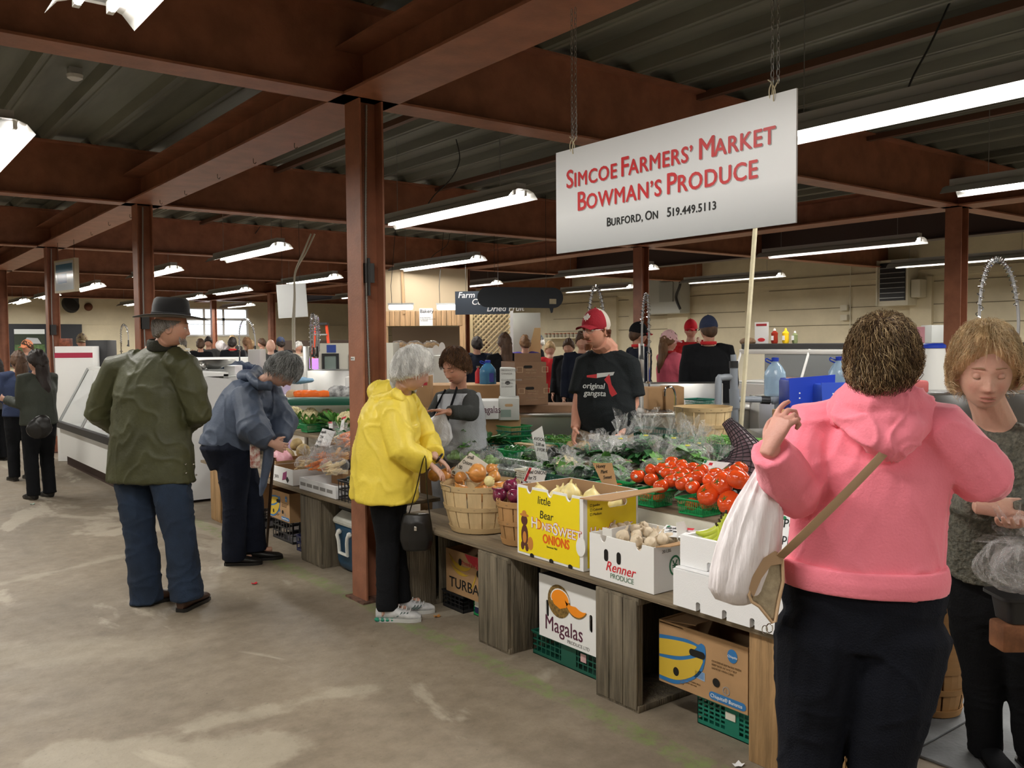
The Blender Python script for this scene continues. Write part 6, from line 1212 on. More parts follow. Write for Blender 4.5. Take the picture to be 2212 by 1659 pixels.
for px, py in ((418, 1003), (402, 1022), (424, 1026), (401, 1003)): v_.ball(H(px, py, 5.36), .006, 8, 5)
tag(addm(t, 'snap', v_, CHROME, off), kind='stuff')
# ---- 2 bent-over woman in the blue jacket
J = stand((2.45, 6.4), math.radians(-8), 1.66); J.update(head=H(613, 802, 6.30), neb=H(568, 828, 6.42), shR=H(530, 856, 6.28), shL=H(580, 850, 6.58), elR=H(548, 928, 6.14), wrR=H(586, 958, 6.12), elL=H(612, 915, 6.55), wrL=H(604, 952, 6.35), che=H(533, 868, 6.42), wai=H(508, 925, 6.42), pel=H(497, 975, 6.42), hipR=H(505, 985, 6.35), hipL=H(512, 990, 6.5), knR=H(507, 1090, 6.35), knL=H(545, 1085, 6.55), anR=H(505, 1193, 6.45), anL=H(550, 1176, 6.58))
rt_ = (FW*.15+RT); BLUJ = mat('slate_blue_nylon', (.062, .082, .125), .6, var=.15, vscale=4, bump=.12, bscale=60)
t, M, off, sk = person('grey-haired woman in a slate blue jacket bending over the vegetables', J, tm=BLUJ, trm=NAVY, skn=(.52, .30, .22), hf=RT*.72+FW*.15-Vector((0, 0, .85)), hup=RT*.7+Vector((0, 0, .7)), lat=-FW*.95+RT*.2, tw=(.20, .19, .19, .15), td=(.235, .20, .185, .14), hem=H(503, 965, 6.42), sl=(.10, .115, .060), trw=(.115, .085, .085), fold=.013, tvox=.008, shoes=dict(m=SHB, sole=SHB, dL=RT*.9+FW*.3, dR=RT*.95+FW*.1), hands=dict(R=[(RT*.8+FW*.3-UP*.3, FW, UP), dict(curl=.7, s=.95)], L=[(-UP*.6-RT*.35-FW*.3, -RT, UP*.3-FW), dict(curl=.7, s=.95)]))
GH, GH2 = hm_('steel_grey_hair', (.13, .135, .13)), hm_('silver_hair', (.36, .37, .37)); sf = lambda d: hline(d, .34, -.12, -.66); hair_obj(t, M, off, 1., sf, .20, GH, [GH, GH2], 8, 2600, .075, .002, .0009, .012, .25)
eyes_add(t, M, 1, off, sk, down=True, glasses=(.4, .4, .4)); hd = MB(); hd.tube(catm([H(560, 800, 6.6), H(548, 812, 6.45), H(545, 818, 6.3), H(560, 832, 6.2), H(585, 835, 6.22)], 4), [(.03, .05)]*17, 10); hd.ball(H(535, 812, 6.42), (.075, .10, .05), 14, 10); addm(t, 'hood', hd, BLUJ, off, .008, 3, .01)
bg_ = thing('drawstring_bag', 'small floral cloth purse hanging from the blue jacketed woman\'s hands', 'purse', H(551, 985, 6.14)); obj('pouch', MB().rbox((-.035, -.012, -.085), (.035, .012, .085), .012, M=Matrix.Rotation(-YAW, 4, 'Z')), mat('floral_cloth', (.62, .58, .52), .8, col2=(.30, .05, .03), vscale=36), bg_)
st = thing('walking_stick', 'dark brown walking stick leaning against the stand by the blue jacket', 'stick', G(575, 1192, 0)); st_o = st.location.copy(); obj('shaft', MB().tube([Vector((0, 0, 0)), H(590, 990, 6.3)-st_o], [.011, .012], 8), mat('dark_wood_stick', (.045, .022, .012), .5), st)
jk = thing('draped_jacket', 'grey-blue cloth with zip hanging over the forearm of the bending woman', 'jacket', H(575, 1010, 6.2)); o_ = jk.location.copy(); m_ = MB(); m_.tube([H(583, 960, 6.2)-o_, H(578, 1000, 6.2)-o_, H(568, 1050, 6.2)-o_, H(562, 1072, 6.2)-o_], [(.06, .03), (.055, .03), (.03, .02), (.008, .008)], 12); me = remesh(m_, .007, 2, .008, name='cloth'); me.materials.append(BLUJ); link('cloth', me, jk)
# ---- 3 white-haired woman in yellow
J = stand((2.52, 4.52), math.radians(-2), 1.60); J.update(head=H(893, 800, 4.95), neb=H(868, 842, 5.02), shR=H(848, 880, 4.92), shL=H(878, 876, 5.25), elR=H(868, 972, 4.85), wrR=H(925, 1000, 4.92), elL=H(920, 955, 5.25), wrL=H(938, 985, 5.05), che=H(845, 900, 5.06), wai=H(834, 975, 5.06), pel=H(832, 1040, 5.08), hipR=H(830, 1040, 5.0), hipL=H(842, 1040, 5.16), knR=H(838, 1170, 5.05), knL=H(850, 1165, 5.2), anR=H(836, 1305, 5.12), anL=H(866, 1288, 5.26))
for k_ in list(J):
    if isinstance(J[k_], Vector) and k_ not in ('f', 'anL', 'anR'): J[k_] = EYE+(J[k_]-EYE)*1.03
YEL_ = mat('yellow_shell', (.82, .64, .075), .5, var=.06, vscale=4, bump=.12, bscale=50)
t, M, off, sk = person('white-haired woman in a bright yellow rain jacket and black trousers', J, tm=YEL_, trm=BLK, skn=(.55, .33, .25), hf=RT*.8+FW*.35-Vector((0, 0, .28)), hup=RT*.25+Vector((0, 0, 1)), lat=-FW*.97+RT*.2, tw=(.24, .21, .20, .15), td=(.20, .19, .175, .125), hem=H(830, 1075, 5.23), sl=(.088, .086, .066), trw=(.095, .072, .062), fold=.012, shoes=dict(m=mat('trainer_grey', (.42, .43, .44), .5, col2=(.62, .62, .62), vscale=22), sole=mat('trainer_sole', (.5, .5, .48), .6), dR=RT*.97-FW*.05, dL=RT*.95+FW*.1, h=.085, s=1.03), hands=dict(R=[(RT*.75-UP*.62+FW*.1, -UP*.5-RT*.4, FW+UP*.3), dict(curl=.28, s=.92)], L=[(RT*.75-UP*.55+FW*.1, -UP, FW), dict(curl=.3, s=.92)]))
WH1, WH2 = hm_('white_hair', (.66, .65, .62)), hm_('ivory_hair', (.80, .79, .76)); wf_ = lambda d: hline(d, .55, -.25, -.68); hair_obj(t, M, off, 1., wf_, .20, WH1, [WH1, WH2], 12, 3600, .05, .003, .0009, .012, .5, 5, (1.02, 1, 1))
eyes_add(t, M, 1, off, sk, down=True, brow=(.5, .45, .4)); hd = MB(); hd.ball(H(838, 846, 5.25), (.115, .13, .07), 16, 10); hd.tube(catm([H(862, 852, 5.02), H(835, 865, 5.1), H(812, 862, 5.23), H(815, 845, 5.35)], 4), [(.035, .05)]*13, 10); addm(t, 'hood', hd, YEL_, off, .008, 3, .014)
gc = MB(); gc.tube([J['neb']+Vector((.068*math.cos(a)+.012, .068*math.sin(a), .03+.02*math.cos(a+2.5))) for a in np.linspace(0, 2*math.pi, 19)[:-1]], [(.045, .012)]*18, 8, closed=True, up=(0, 0, 1)); addm(t, 'grey_fleece_collar', gc, cloth('grey_fleece', (.42, .43, .45)), off, .006, 2, .004)
addm(t, 'bracelet', MB().tube([J['wrL']+RT*.03-UP*.012+FW*(.032*math.cos(a))+(UP*.8+RT*.6)*(.028*math.sin(a)) for a in np.linspace(0, 2*math.pi, 15)[:-1]], .007, 6, closed=True), SHB, off)
gr = MB()
for k, an_ in (('R', J['anR']), ('L', J['anL'])):
    for i in range(4): gr.ball(Vector((an_.x, an_.y, .012))+RT*(-.055+.028*i)-FW*.02, (.016, .024, .012), 8, 6)
tag(addm(t, 'green_heel_pads', gr, mat('trainer_green', (.01, .20, .12), .4), off), kind='stuff')
for k, an_ in (('R', J['anR']), ('L', J['anL'])):
    lc = MB(); c0 = Vector((an_.x, an_.y, .085))+RT*.07
    for i in range(4): lc.tube([c0+RT*(.022*i)-FW*.028-Vector((0, 0, .008*i)), c0+RT*(.022*i)+Vector((0, 0, .012-.008*i)), c0+RT*(.022*i)+FW*.028-Vector((0, 0, .008*i))], .0028, 5)
    addm(t, 'laces', lc, WHITE, off); lg = MB(); b0 = Vector((an_.x, an_.y, .045))-FW*.040+RT*.06
    for i in range(3): lg.tube([b0+RT*(.018*i)-Vector((0, 0, .012)), b0+RT*(.018*i+.02), b0+RT*(.018*i+.03)+Vector((0, 0, .015))], .003, 5)
    addm(t, 'side_stripes', lg, mat('trainer_dark', (.05, .10, .09), .5), off)
hbag = thing('handbag', 'black leather handbag hanging at the yellow-jacketed woman\'s side', 'handbag', H(900, 1150, 5.06)); m_ = MB(); m_.tube([(0, 0, .11), (0, 0, .06), (0, 0, -.04), (0, 0, -.10)], [(.075, .03), (.088, .05), (.095, .055), (.08, .045)], 20, up=RT); me = remesh(m_, .008, 3, .004, name='pouch'); me.materials.append(SHB); link('pouch', me, hbag)
obj('strap', MB().tube([v-hbag.location for v in catm([H(880, 1122, 5.06), H(898, 1060, 5.04), H(918, 985, 4.95), H(922, 1060, 5.07), H(930, 1125, 5.09)], 5)], [(.008, .003)]*21, 6), SHB, hbag); obj('clasp', MB().rbox(Vector((-.008, -.06, .02)), Vector((.008, -.05, .045)), .003, M=Matrix.Rotation(-YAW, 4, 'Z')), CHROME, hbag)
# ---- 4 bearded seller in the cap and black T-shirt
J = stand((4.16, 4.42), math.radians(222), 1.80); dd = 6.05
J.update(head=H(1286, 712, 5.98), neb=H(1308, 750, 6.10), shL=H(1356, 790, 6.02), shR=H(1268, 788, 6.14), elL=H(1366, 872, 6.02), wrL=H(1338, 938, 5.92), elR=H(1252, 866, 6.1), wrR=H(1243, 925, 5.98), che=H(1312, 822, 6.08), wai=H(1309, 885, 6.04), pel=H(1306, 930, 6.08))
TSH = mat('black_tshirt', (.008, .0105, .012), .9, var=.1, bump=.2, bscale=120, spec=.3); KHAKI = cloth('khaki_cotton', (.28, .22, .15))
vl = (FW*-.55-RT*.85)
t, M, off, sk = person('bearded seller in glasses, red and white maple leaf cap and black T-shirt', J, tm=TSH, trm=KHAKI, skn=(.60, .29, .20), hf=-RT*.70-FW*.72-Vector((0, 0, .10)), lat=J['shR']-J['shL'], tw=(.205, .205, .20, .165), td=(.17, .18, .155, .115), hem=H(1306, 925, 6.07), sl=(.085, .08, .07), slen=.55, fold=.006, armr=(.056, .048, .032), voxel=.0042, shoes=dict(m=SHB, sole=SHB), jaw=2.0, neckr=.076, hs=1.04, coatname='tshirt', trw=(.11, .085, .08))
hair_obj(t, M, off, 1.04, lambda d: min(hline(d, .5, -.30, -.62), .0-d.z), .035, hm_('auburn_hair', (.16, .06, .03)), [hm_('auburn_hair', (0, 0, 0))], 14, 400, .02)
bd = MB()
for i in range(700):
    a = R.gauss(0, .26); z = R.uniform(-.122, -.086)
    if abs(a) > .6: continue
    p = M @ (Vector((.062*math.sin(a), .079*math.cos(a)+.006, z))*1.04); bd.tube([p, p+(M.to_3x3() @ Vector((.003*math.sin(a), .005, -.010)))], .0010, 3)
for i in range(200): p = M @ (Vector((R.uniform(-.026, .026), .098, -.052+R.uniform(-.003, .004)))*1.04); bd.tube([p, p+(M.to_3x3() @ Vector((0, .003, -.007)))], .0009, 3)
tag(addm(t, 'beard', bd, hm_('ginger_beard', (.20, .075, .03)), off), kind='stuff'); eyes_add(t, M, 1.04, off, sk, look=(-.1, 1, 0), brow=(.16, .07, .03), iris=(.10, .16, .20), glasses=(.25, .25, .26))
RCAP = cloth('red_cap_cloth', (.30, .008, .02)); WCAP = mat('white_mesh', (.60, .55, .48), .8, bump=.4, bscale=300); cap_hat(t, M, off, 1.08, RCAP, WCAP)
leafp = [(0, -.5), (.03, -.28), (.28, -.33), (.24, -.22), (.5, .02), (.40, .07), (.45, .25), (.28, .20), (.24, .28), (.13, .16), (.18, .42), (.09, .38), (0, .55)]; leafp = leafp+[(-x, y) for x, y in reversed(leafp[1:-1])]
Mt = Matrix.Translation(-off) @ M @ face_m(Vector((0, .0805, .079))*1.10, (1, 0, 0), (0, -.50, .86), 0) @ Matrix.Scale(.058, 4); obj('maple_leaf', MB().prism(leafp, .06, Mt), mat('leaf_white', (.75, .72, .68), .6), t, smooth=False)
# shirt print on the chest
cm = Matrix.Translation(-off) @ face_m(H(1260, 838, 5.86), J['shL']-J['shR'], (0, 0, 1), .018); WP = mat('print_white', (.62, .64, .64), .6)
text('original', .052, cm, WP, t, bold=.001, shear=.15); text('gangsta', .052, cm @ Matrix.Translation((.01, -.048, 0)), WP, t, bold=.001, shear=.15)
obj('printed_shape', MB().prism([(.03, .085), (.10, .095), (.10, .068), (.03, .072)], .001, cm).prism([(.185, .10), (.20, .03), (.24, -.03), (.205, -.05), (.19, -.03), (.175, .03), (.15, .06)], .001, cm), mat('print_red', (.55, .03, .04), .6), t, smooth=False); obj('printed_bar', MB().prism([(.10, .10), (.22, .112), (.21, .09), (.10, .07)], .001, cm), WP, t, smooth=False)
addm(t, 'belt', MB().tube([H(1306, 921, 6.07)+(J['shR']-J['shL']).normalized()*(.19*math.cos(a))+(J['shR']-J['shL']).normalized().cross(Vector((0, 0, 1)))*(.155*math.sin(a)) for a in np.linspace(0, 2*math.pi, 25)[:-1]], [(.018, .004)]*24, 6, closed=True, up=(0, 0, 1)), BLK, off)
# ---- 5 seller in the grey vest
J = stand((3.62, 5.42), math.radians(228), 1.60); J.update(head=H(983, 793, 6.10), neb=H(990, 836, 6.2), shR=H(955, 862, 6.25), shL=H(1016, 860, 6.12), elR=H(935, 905, 6.15), wrR=H(935, 930, 5.95), elL=H(1018, 893, 5.95), wrL=H(968, 890, 5.78), che=H(990, 880, 6.2), wai=H(994, 925, 6.22), pel=H(996, 965, 6.25))
VEST = cloth('grey_fleece_vest', (.40, .42, .45), .95); CHAR = cloth('charcoal_knit', (.035, .038, .036))
t, M, off, sk = person('seller with short brown hair, light grey vest over a charcoal shirt', J, tm=CHAR, trm=cloth('light_grey_trousers', (.38, .39, .41)), skn=(.48, .24, .16), hf=-RT*.55-FW*.70-Vector((0, 0, .40)), lat=J['shR']-J['shL'], tw=(.16, .15, .15, .13), td=(.12, .12, .125, .10), hem=H(996, 950, 6.25), sl=(.060, .055, .045), fold=.005, voxel=.0042, shoes=dict(m=SHB, sole=SHB), trw=(.10, .08, .08), hands=dict(L=[(-RT*.95+UP*.15, -UP, -FW), dict(curl=.22, s=.9)]), coatname='shirt')
BH, BH2 = hm_('brown_hair', (.07, .035, .018)), hm_('chestnut_hair', (.16, .08, .035)); hair_obj(t, M, off, 1., lambda d: hline(d, .64, -.35, -.72), .18, BH, [BH, BH2], 20, 2200, .045, .002, .0009, .014, .4, 5)
eyes_add(t, M, 1, off, sk, down=True, brow=(.06, .03, .02)); vm = MB(); vm.tube([H(998, 962, 6.24), H(995, 925, 6.21), H(992, 880, 6.19), H(991, 850, 6.19)], [(.195, .155), (.188, .153), (.186, .150), (.165, .118)], 22, up=J['shR']-J['shL']); me = addm(t, 'vest', vm, VEST, off, .008, 3, .007)
ln_ = MB(); fwd_ = -(J['shR']-J['shL']).normalized().cross(Vector((0, 0, 1))); fwd_ = fwd_ if fwd_.dot(FW) < 0 else -fwd_
ln_.tube([H(987, 838, 6.08), H(975, 875, 6.0), H(965, 915, 6.0), H(962, 940, 6.02)], [(.022, .006)]*4, 6); ln_.tube([H(962, 842, 6.15), H(942, 880, 6.10), H(937, 905, 6.08)], [(.014, .006)]*3, 6); addm(t, 'black_trim', ln_, BLK, off)
sbag = thing('carrier_bag', 'white carrier bag held open by the grey-vested seller', 'bag', H(945, 925, 5.85)); o_ = sbag.location.copy(); P = [H(958, 888, 5.8)-o_, H(955, 898, 5.8)-o_, H(950, 915, 5.82)-o_, H(945, 940, 5.85)-o_, H(944, 958, 5.88)-o_]; m_ = MB().tube(P, [(.006, .02), (.03, .035), (.075, .06), (.10, .08), (.075, .06)], 18, up=RT); me = remesh(m_, .007, 2, .012, name='film'); me.materials.append(FILMW); link('film', me, sbag); obj('bag_handle', MB().tube([v-o_ for v in catm([H(936, 905, 5.8), H(950, 882, 5.78), H(963, 905, 5.8)], 5)], [(.009, .003)]*11, 6), FILMW, sbag)
# ---- 6 woman in the pink hoodie, near, from behind
J = stand((2.32, 1.22), math.radians(50), 1.64); dd = 2.42
J.update(head=H(1908, 785, 2.38), neb=H(1908, 868, 2.44), shL=H(1752, 925, 2.52), shR=H(2030, 930, 2.38), elL=H(1712, 1062, 2.42), wrL=H(1662, 968, 2.30), elR=H(2118, 1025, 2.36), wrR=H(2140, 1040, 2.62), che=H(1890, 1000, 2.46), wai=H(1868, 1150, 2.46), pel=H(1858, 1290, 2.46), hipL=H(1775, 1370, 2.48), hipR=H(1945, 1375, 2.42), knL=H(1750, 1740, 2.5), knR=H(1905, 1740, 2.42), anL=H(1735, 2080, 2.52), anR=H(1890, 2080, 2.45))
PINK = mat('coral_pink_fleece', (1.0, .25, .335), .85, var=.03, vscale=4, bump=.15, bscale=140, sheen=.3)
J['anL'].z = J['anR'].z = .09; J['knL'].z = J['knR'].z = .48
t, M, off, sk = person('woman in a coral pink hooded sweatshirt and dark jeans, nearest, from behind', J, tm=PINK, trm=DARKDEN, skn=(.60, .30, .24), hf=FW*.85+RT*.52-Vector((0, 0, .12)), hs=.94, tw=(.203, .203, .198, .17), td=(.155, .15, .14, .11), hem=H(1860, 1268, 2.46), sl=(.080, .078, .052), trw=(.118, .09, .075), fold=.008, tvox=.007, tfold=.006, voxel=.0042, shoes=dict(m=SHB, sole=SHB), hands=dict(L=[(UP*.85+RT*.38, RT*.8+FW*.4, FW*.75-RT*.4), dict(curl=.75, s=.98, curls=(.35, .8, .95, 1.0))], R=[(FW*.8-RT*.5, -UP, RT), dict(curl=.4)]), lat=J['shR']-J['shL'], coatname='hoodie')
CB1, CB2, CB3 = hm_('dark_brown_curls', (.055, .030, .018)), hm_('mid_brown_curls', (.19, .12, .06)), hm_('blonde_highlights', (.48, .35, .19))
pf = lambda d: hline(d, .30, -.30, -.74); hair_obj(t, M, off, .94, pf, .125, CB1, [CB2, CB2, CB3, CB1], 31, 6400, .07, .0040, .0006, .020, .7, 3, (.99, .98, .97), None, .05)
eyes_add(t, M, .94, off, sk, glasses=(.25, .22, .2))
hd = MB(); hd.tube(catm([H(1800, 905, 2.46), H(1822, 868, 2.42), H(1870, 862, 2.34), H(1920, 866, 2.32), H(1965, 868, 2.34), H(2008, 890, 2.38)], 4), [(.045, .03)]*21, 12); hd.tube(catm([H(1830, 880, 2.40), H(1880, 925, 2.32), H(1925, 955, 2.30), H(1960, 925, 2.31), H(1990, 885, 2.37)], 4), [(.05, .032)]*17, 12); hd.ball(H(1908, 905, 2.36), (.085, .075, .055), 16, 10); addm(t, 'hood', hd, PINK, off, .006, 3, .010, (14, 14, 14))
hb2 = MB(); lt = (J['shR']-J['shL']).normalized(); fx_ = lt.cross(Vector((0, 0, 1)))
c0 = H(1860, 1262, 2.46); hb2.tube([c0, c0+Vector((0, 0, .035)), c0+Vector((0, 0, .068))], [(.222, .162), (.226, .166), (.220, .160)], 40, up=lt); addm(t, 'hem_band', hb2, PINK, off, .006, 2)
# crossbody strap and bag
sp_ = [H(x, y, z) for x, y, z in ((1960, 905, 2.38), (1918, 968, 2.29), (1850, 1042, 2.275), (1780, 1112, 2.28), (1712, 1178, 2.31), (1672, 1215, 2.38))]
cbag = thing('shoulder_bag', 'tan crossbody purse with cream piping and a zip ring, on the pink hoodie', 'handbag', H(1655, 1270, 2.42)); o_ = cbag.location.copy(); TANL = mat('tan_leather', (.40, .26, .15), .5); CANV = mat('beige_canvas', (.40, .33, .22), .75, var=.15, vscale=40, bump=.2, bscale=90)
obj('strap', MB().tube([v-o_ for v in catm(sp_, 6)], [(.0025, .013)]*31, 6, up=-FW), TANL, cbag)
q_ = [(1640, 1310), (1624, 1300), (1618, 1285), (1630, 1255), (1652, 1215), (1672, 1196), (1690, 1205), (1692, 1255), (1682, 1300), (1675, 1342), (1668, 1345)]
def slab(pts, d0, d1): 
    a = [H(x, y, d0)-o_ for x, y in pts]; b = [H(x, y, d1)-o_ for x, y in pts]; n = len(pts); m = MB(); m.add(a+b, [tuple(range(n)), tuple(range(2*n-1, n-1, -1))]+[(i, i+n, (i+1) % n+n, (i+1) % n) for i in range(n)]); return m
me = remesh(slab(q_, 2.36, 2.47), .005, 5, name='pouch'); me.materials.append(CANV); link('pouch', me, cbag)
for dp in (2.355, 2.46): obj('piping', MB().tube([H(x, y, dp)-o_ for x, y in q_], .0045, 6, closed=True), mat('cream_piping', (.58, .40, .24), .6), cbag)
obj('flap', slab([(1618, 1272), (1625, 1245), (1650, 1205), (1674, 1190), (1694, 1200), (1690, 1218), (1665, 1222), (1645, 1250), (1628, 1290)], 2.35, 2.475), TANL, cbag); obj('zip_ring', MB().tube([H(1662+7*math.cos(a), 1357+10*math.sin(a), 2.36)-o_ for a in np.linspace(0, 6.28, 13)[:-1]], .0016, 5, closed=True).tube([H(1668, 1335, 2.36)-o_, H(1666, 1348, 2.36)-o_], .002, 5).tube([H(1652+6*math.cos(a), 1360+9*math.sin(a), 2.36)-o_ for a in np.linspace(0, 6.28, 13)[:-1]], .0014, 5, closed=True), CHROME, cbag)
# white carrier bag in her hand
wb = thing('carrier_bag', 'full white plastic carrier bag hanging from the pink-sleeved hand', 'bag', H(1615, 1160, 2.42)); o_ = wb.location.copy(); P = []; prof_ = [(1662, 985, .016), (1652, 1030, .034), (1640, 1080, .058), (1628, 1130, .074), (1618, 1180, .082), (1608, 1230, .084), (1600, 1270, .078), (1597, 1295, .058), (1596, 1306, .02)]
for i, (px, py, r_) in enumerate(prof_):
    c = H(px, py, 2.40)-o_; P.append([c+RT*(r_*math.cos(a)*(1+(.10*math.sin(9*a)+.07*math.sin(17*a+1))*(1-i/10)**.6+.04*math.sin(5*a+i*.8)))+FW*(r_*.62*math.sin(a)*(1+.12*math.sin(8*a+.5*i)*(1-i/10))) for a in np.linspace(0, 2*math.pi, 121)[:-1]])
CBAGM = mat('white_bag_film', (.84, .79, .81), .3, bump=.8, bscale=9, stretch=(2.5, 2.5, .6), spec=.6, trans=0, sub=0); obj('film', MB().grid(P[::-1], 0, wrap=True), CBAGM, wb, ang=80)
# ---- 7 blonde woman at the right, looking down
J = stand((3.56, 1.60), math.radians(228), 1.66, lean=.2); J.update(hipR=H(2115, 1310, 3.26), knR=H(2122, 1455, 3.30), anR=H(2128, 1598, 3.38), hipL=H(2205, 1310, 3.2), knL=H(2215, 1455, 3.22), anL=H(2230, 1600, 3.28), head=H(2128, 800, 2.92), neb=H(2150, 912, 3.02), shR=H(2085, 950, 3.05), shL=H(2215, 950, 2.98), elR=H(2075, 1075, 3.02), wrR=H(2120, 1095, 2.80), elL=H(2235, 1080, 2.95), wrL=H(2200, 1120, 2.75), che=H(2150, 1010, 3.05), wai=H(2150, 1110, 3.10), pel=H(2150, 1210, 3.2))
SWT = mat('flecked_grey_sweater', (.075, .078, .065), .9, col2=(.17, .165, .13), vscale=70, bump=.7, bscale=70)
t, M, off, sk = person('blonde woman in a flecked grey-green sweater, looking down, at the right edge', J, tm=SWT, trm=BLK, skn=(.62, .37, .28), hf=-FW*.84-RT*.30-Vector((0, 0, .26)), hup=(0, 0, 1), lat=J['shR']-J['shL'], tw=(.185, .18, .175, .15), td=(.15, .145, .14, .10), hem=H(2150, 1215, 3.18), sl=(.066, .06, .048), fold=.008, voxel=.0042, shoes=dict(m=BLK, sole=SHB, s=1.05), hs=1.08, trw=(.10, .072, .06), hands=dict(R=[(RT*.85-FW*.3, -UP, FW*.4+UP*.6), dict(curl=.5)]), coatname='sweater', neckr=.058)
BL1, BL2 = hm_('blonde_hair', (.48, .33, .17)), hm_('pale_blonde_hair', (.66, .52, .32)); hair_obj(t, M, off, 1.08, lambda d: hline(d, .66, -.45, -.72), .24, BL1, [BL1, BL2], 41, 6000, .060, .002, .0005, .020, .45, 3.2, (1.02, 1, .98), lambda d: Vector((d.x*1.2, .15, -.25)), .05)
eyes_add(t, M, 1.08, off, sk, down=True, brow=(.30, .18, .10), iris=(.1, .15, .15))
# ================================================================ background stalls, people at the edges
RZC = -YAW
def boxpx(name, label, cat, x0, x1, yt, yb, d, dep, m, body='body', floor=False, rz=RZC, r=.006, group=None):
    """box seen between columns x0..x1 and rows yt..yb at distance d; dep = its depth"""
    c = H((x0+x1)/2, yb, d); w_ = (x1-x0)/F*d; h = (yb-yt)/F*d; z0 = c.z
    if floor: h += z0; z0 = 0
    t = thing(name, label, cat, (c.x, c.y, z0), rz, group); obj(body, MB().rbox((-w_/2, 0, 0), (w_/2, dep, h), r, seg=1), m, t); return t, w_, h
def FM(u, v, off=.0015): return face_m((u, 0, v), (1, 0, 0), (0, 0, 1), off)
CREAM = mat('cream_panel', (.62, .58, .46), .6); GREYB = mat('grey_board', (.36, .37, .36), .6); SLATE = mat('slate_board', (.035, .045, .06), .5); WOODH = mat('knotty_wood', (.40, .25, .13), .7, var=.25, vscale=3, stretch=(8, 8, .6)); LATT = mat('lattice_wood', (.60, .47, .26), .7)
GLS = plastic('case_glass', (.75, .8, .8), .04, .05, .0, 3, .30); LITW = mat('case_white', (.72, .72, .70), .4); BLUEP = mat('blue_corrugated', (.012, .045, .42), .4); PVC = mat('pvc_grey', (.26, .29, .33), .4); JUG = plastic('jug_plastic', (.45, .65, .85), .42, .1, .3, 10)
# grey rubber matting at the right
fm_ = thing('rubber_mat', 'grey interlocking rubber mats on the floor at the right', 'mat', (4.6, 1.8, 0)); MATM = mat('rubber_grey', (.17, .18, .19), .6, var=.15, vscale=6, bump=.2, bscale=60)
for i in range(3):
    for j in range(4): obj('tile', MB().rbox((-1.35+i*.915, -1.9+j*.915, .001), (-1.35+i*.915+.905, -1.9+j*.915+.905, .012), .003, seg=1), MATM, fm_)
tag(obj('joint_gap', MB().box((-.445+.0, -1.9, .0121), (-.437, 1.7, .0126)), BLACKP, fm_, smooth=False))
# nested bushel baskets stack
for i in range(13):
    basket(['lowest basket in the tall stack of nested baskets behind the pink hoodie', 'topmost basket in the tall stack of nested baskets'][i // 12] if i in (0, 12) else '%s basket up in the tall nested stack behind the pink hoodie' % ['', 'second', 'third', 'fourth', 'fifth', 'sixth', 'seventh', 'eighth', 'ninth', 'tenth', 'eleventh', 'twelfth'][i], (G(2020, 1545)[0]+.03, G(2020, 1545)[1]+.03, .013+.028*i), .105, .135, .22, BUSHD, BUSHD, n=8, handles=False, group='nested baskets', fine=False, bands=(.86,) if i else (0, .45, .86))
# right-edge crate, tray, film bag
t, w_, h = boxpx('timber_block', 'rough reddish timber block at the bottom right edge under the black tray', 'block', 2166, 2330, 1350, 1412, 2.75, .09, mat('red_timber', (.26, .11, .05), .8, var=.4, vscale=9), 'block', r=.012)
p = H(2245, 1350, 2.75); loftrr(q := MB(), [(.09, .05, .02, .002), (.10, .06, .02, .075), (.12, .075, .025, .078), (.12, .075, .025, .088)]); t = thing('black_tray', 'black plastic tray on the timber block at the right edge', 'tray', p+FW*.05+Vector((0, 0, .002)), RZC); obj('tray_body', q, BLACKP, t)
t = thing('film_bag', 'crumpled clear plastic bag bulging at the right edge', 'bag', H(2205, 1282, 2.72)); o_ = wrapbag(91, .12, .10, .085, .06, tdir=(-.8, .5, .3), crump=.16); obj('film', o_, FILM, t, ang=60); obj('inner_film', MB().ball((0, 0, .08), (.10, .08, .06), 20, 12, fn=lambda d: 1+.1*math.sin(7*d.x+5*d.y)), FILM, t)
q_ = H(2310, 1412, 2.95); boxpx('trestle', 'wooden trestle at the right edge under the timber block', 'trestle', 2290, 2330, 1412, 1600, 2.9, .06, OLDW, floor=True)
# white rod under the sign
ro = thing('white_rod', 'tall thin pale wooden pole rising to the sign', 'pole', G(1600, 905, .85)*0+Vector((H(1600, 960, 6.6).x, H(1600, 960, 6.6).y, 0))); o_ = ro.location.copy(); a = H(1631, 497, 6.35)-o_; b = H(1598, 960, 6.6)-o_; dr = (a-b).normalized(); bt = b-dr*(b.z/dr.z); obj('pole_body', MB().tube([bt+Vector((0, 0, .001)), a+dr*.25], [(.017, .012)]*2, 4, up=RT), PALEW, ro, smooth=False)
# steel sink counters behind the sellers
def counter(label, x0, x1, ytop, d, dep, z=None, back=0, legs=True, shelf=False):
    c = H((x0+x1)/2, ytop, d); w_ = (x1-x0)/F*d; z = c.z; t = thing('steel_counter', label, 'counter', (c.x, c.y, 0), RZC)
    obj('counter_top', MB().rbox((-w_/2, 0, z-.03), (w_/2, dep, z), .004, seg=1), STEEL, t); obj('front_panel', MB().box((-w_/2+.01, .02, z-.30), (w_/2-.01, .03, z-.03)), STEEL, t, smooth=False)
    for a in (-1, 1):
        for y in (.06, dep-.06): obj('leg', MB().tube([(a*(w_/2-.06), y, 0), (a*(w_/2-.06), y, z-.03)], .02, 8), STEEL, t)
    if back: obj('splashback', MB().rbox((-w_/2, dep, z-.03), (w_/2, dep+.02, z+back), .004, seg=1), STEEL, t)
    return t, w_, z
counter('stainless steel counter under the dark brown cauliflower cartons', 1122, 1262, 893, 7.1, .60)
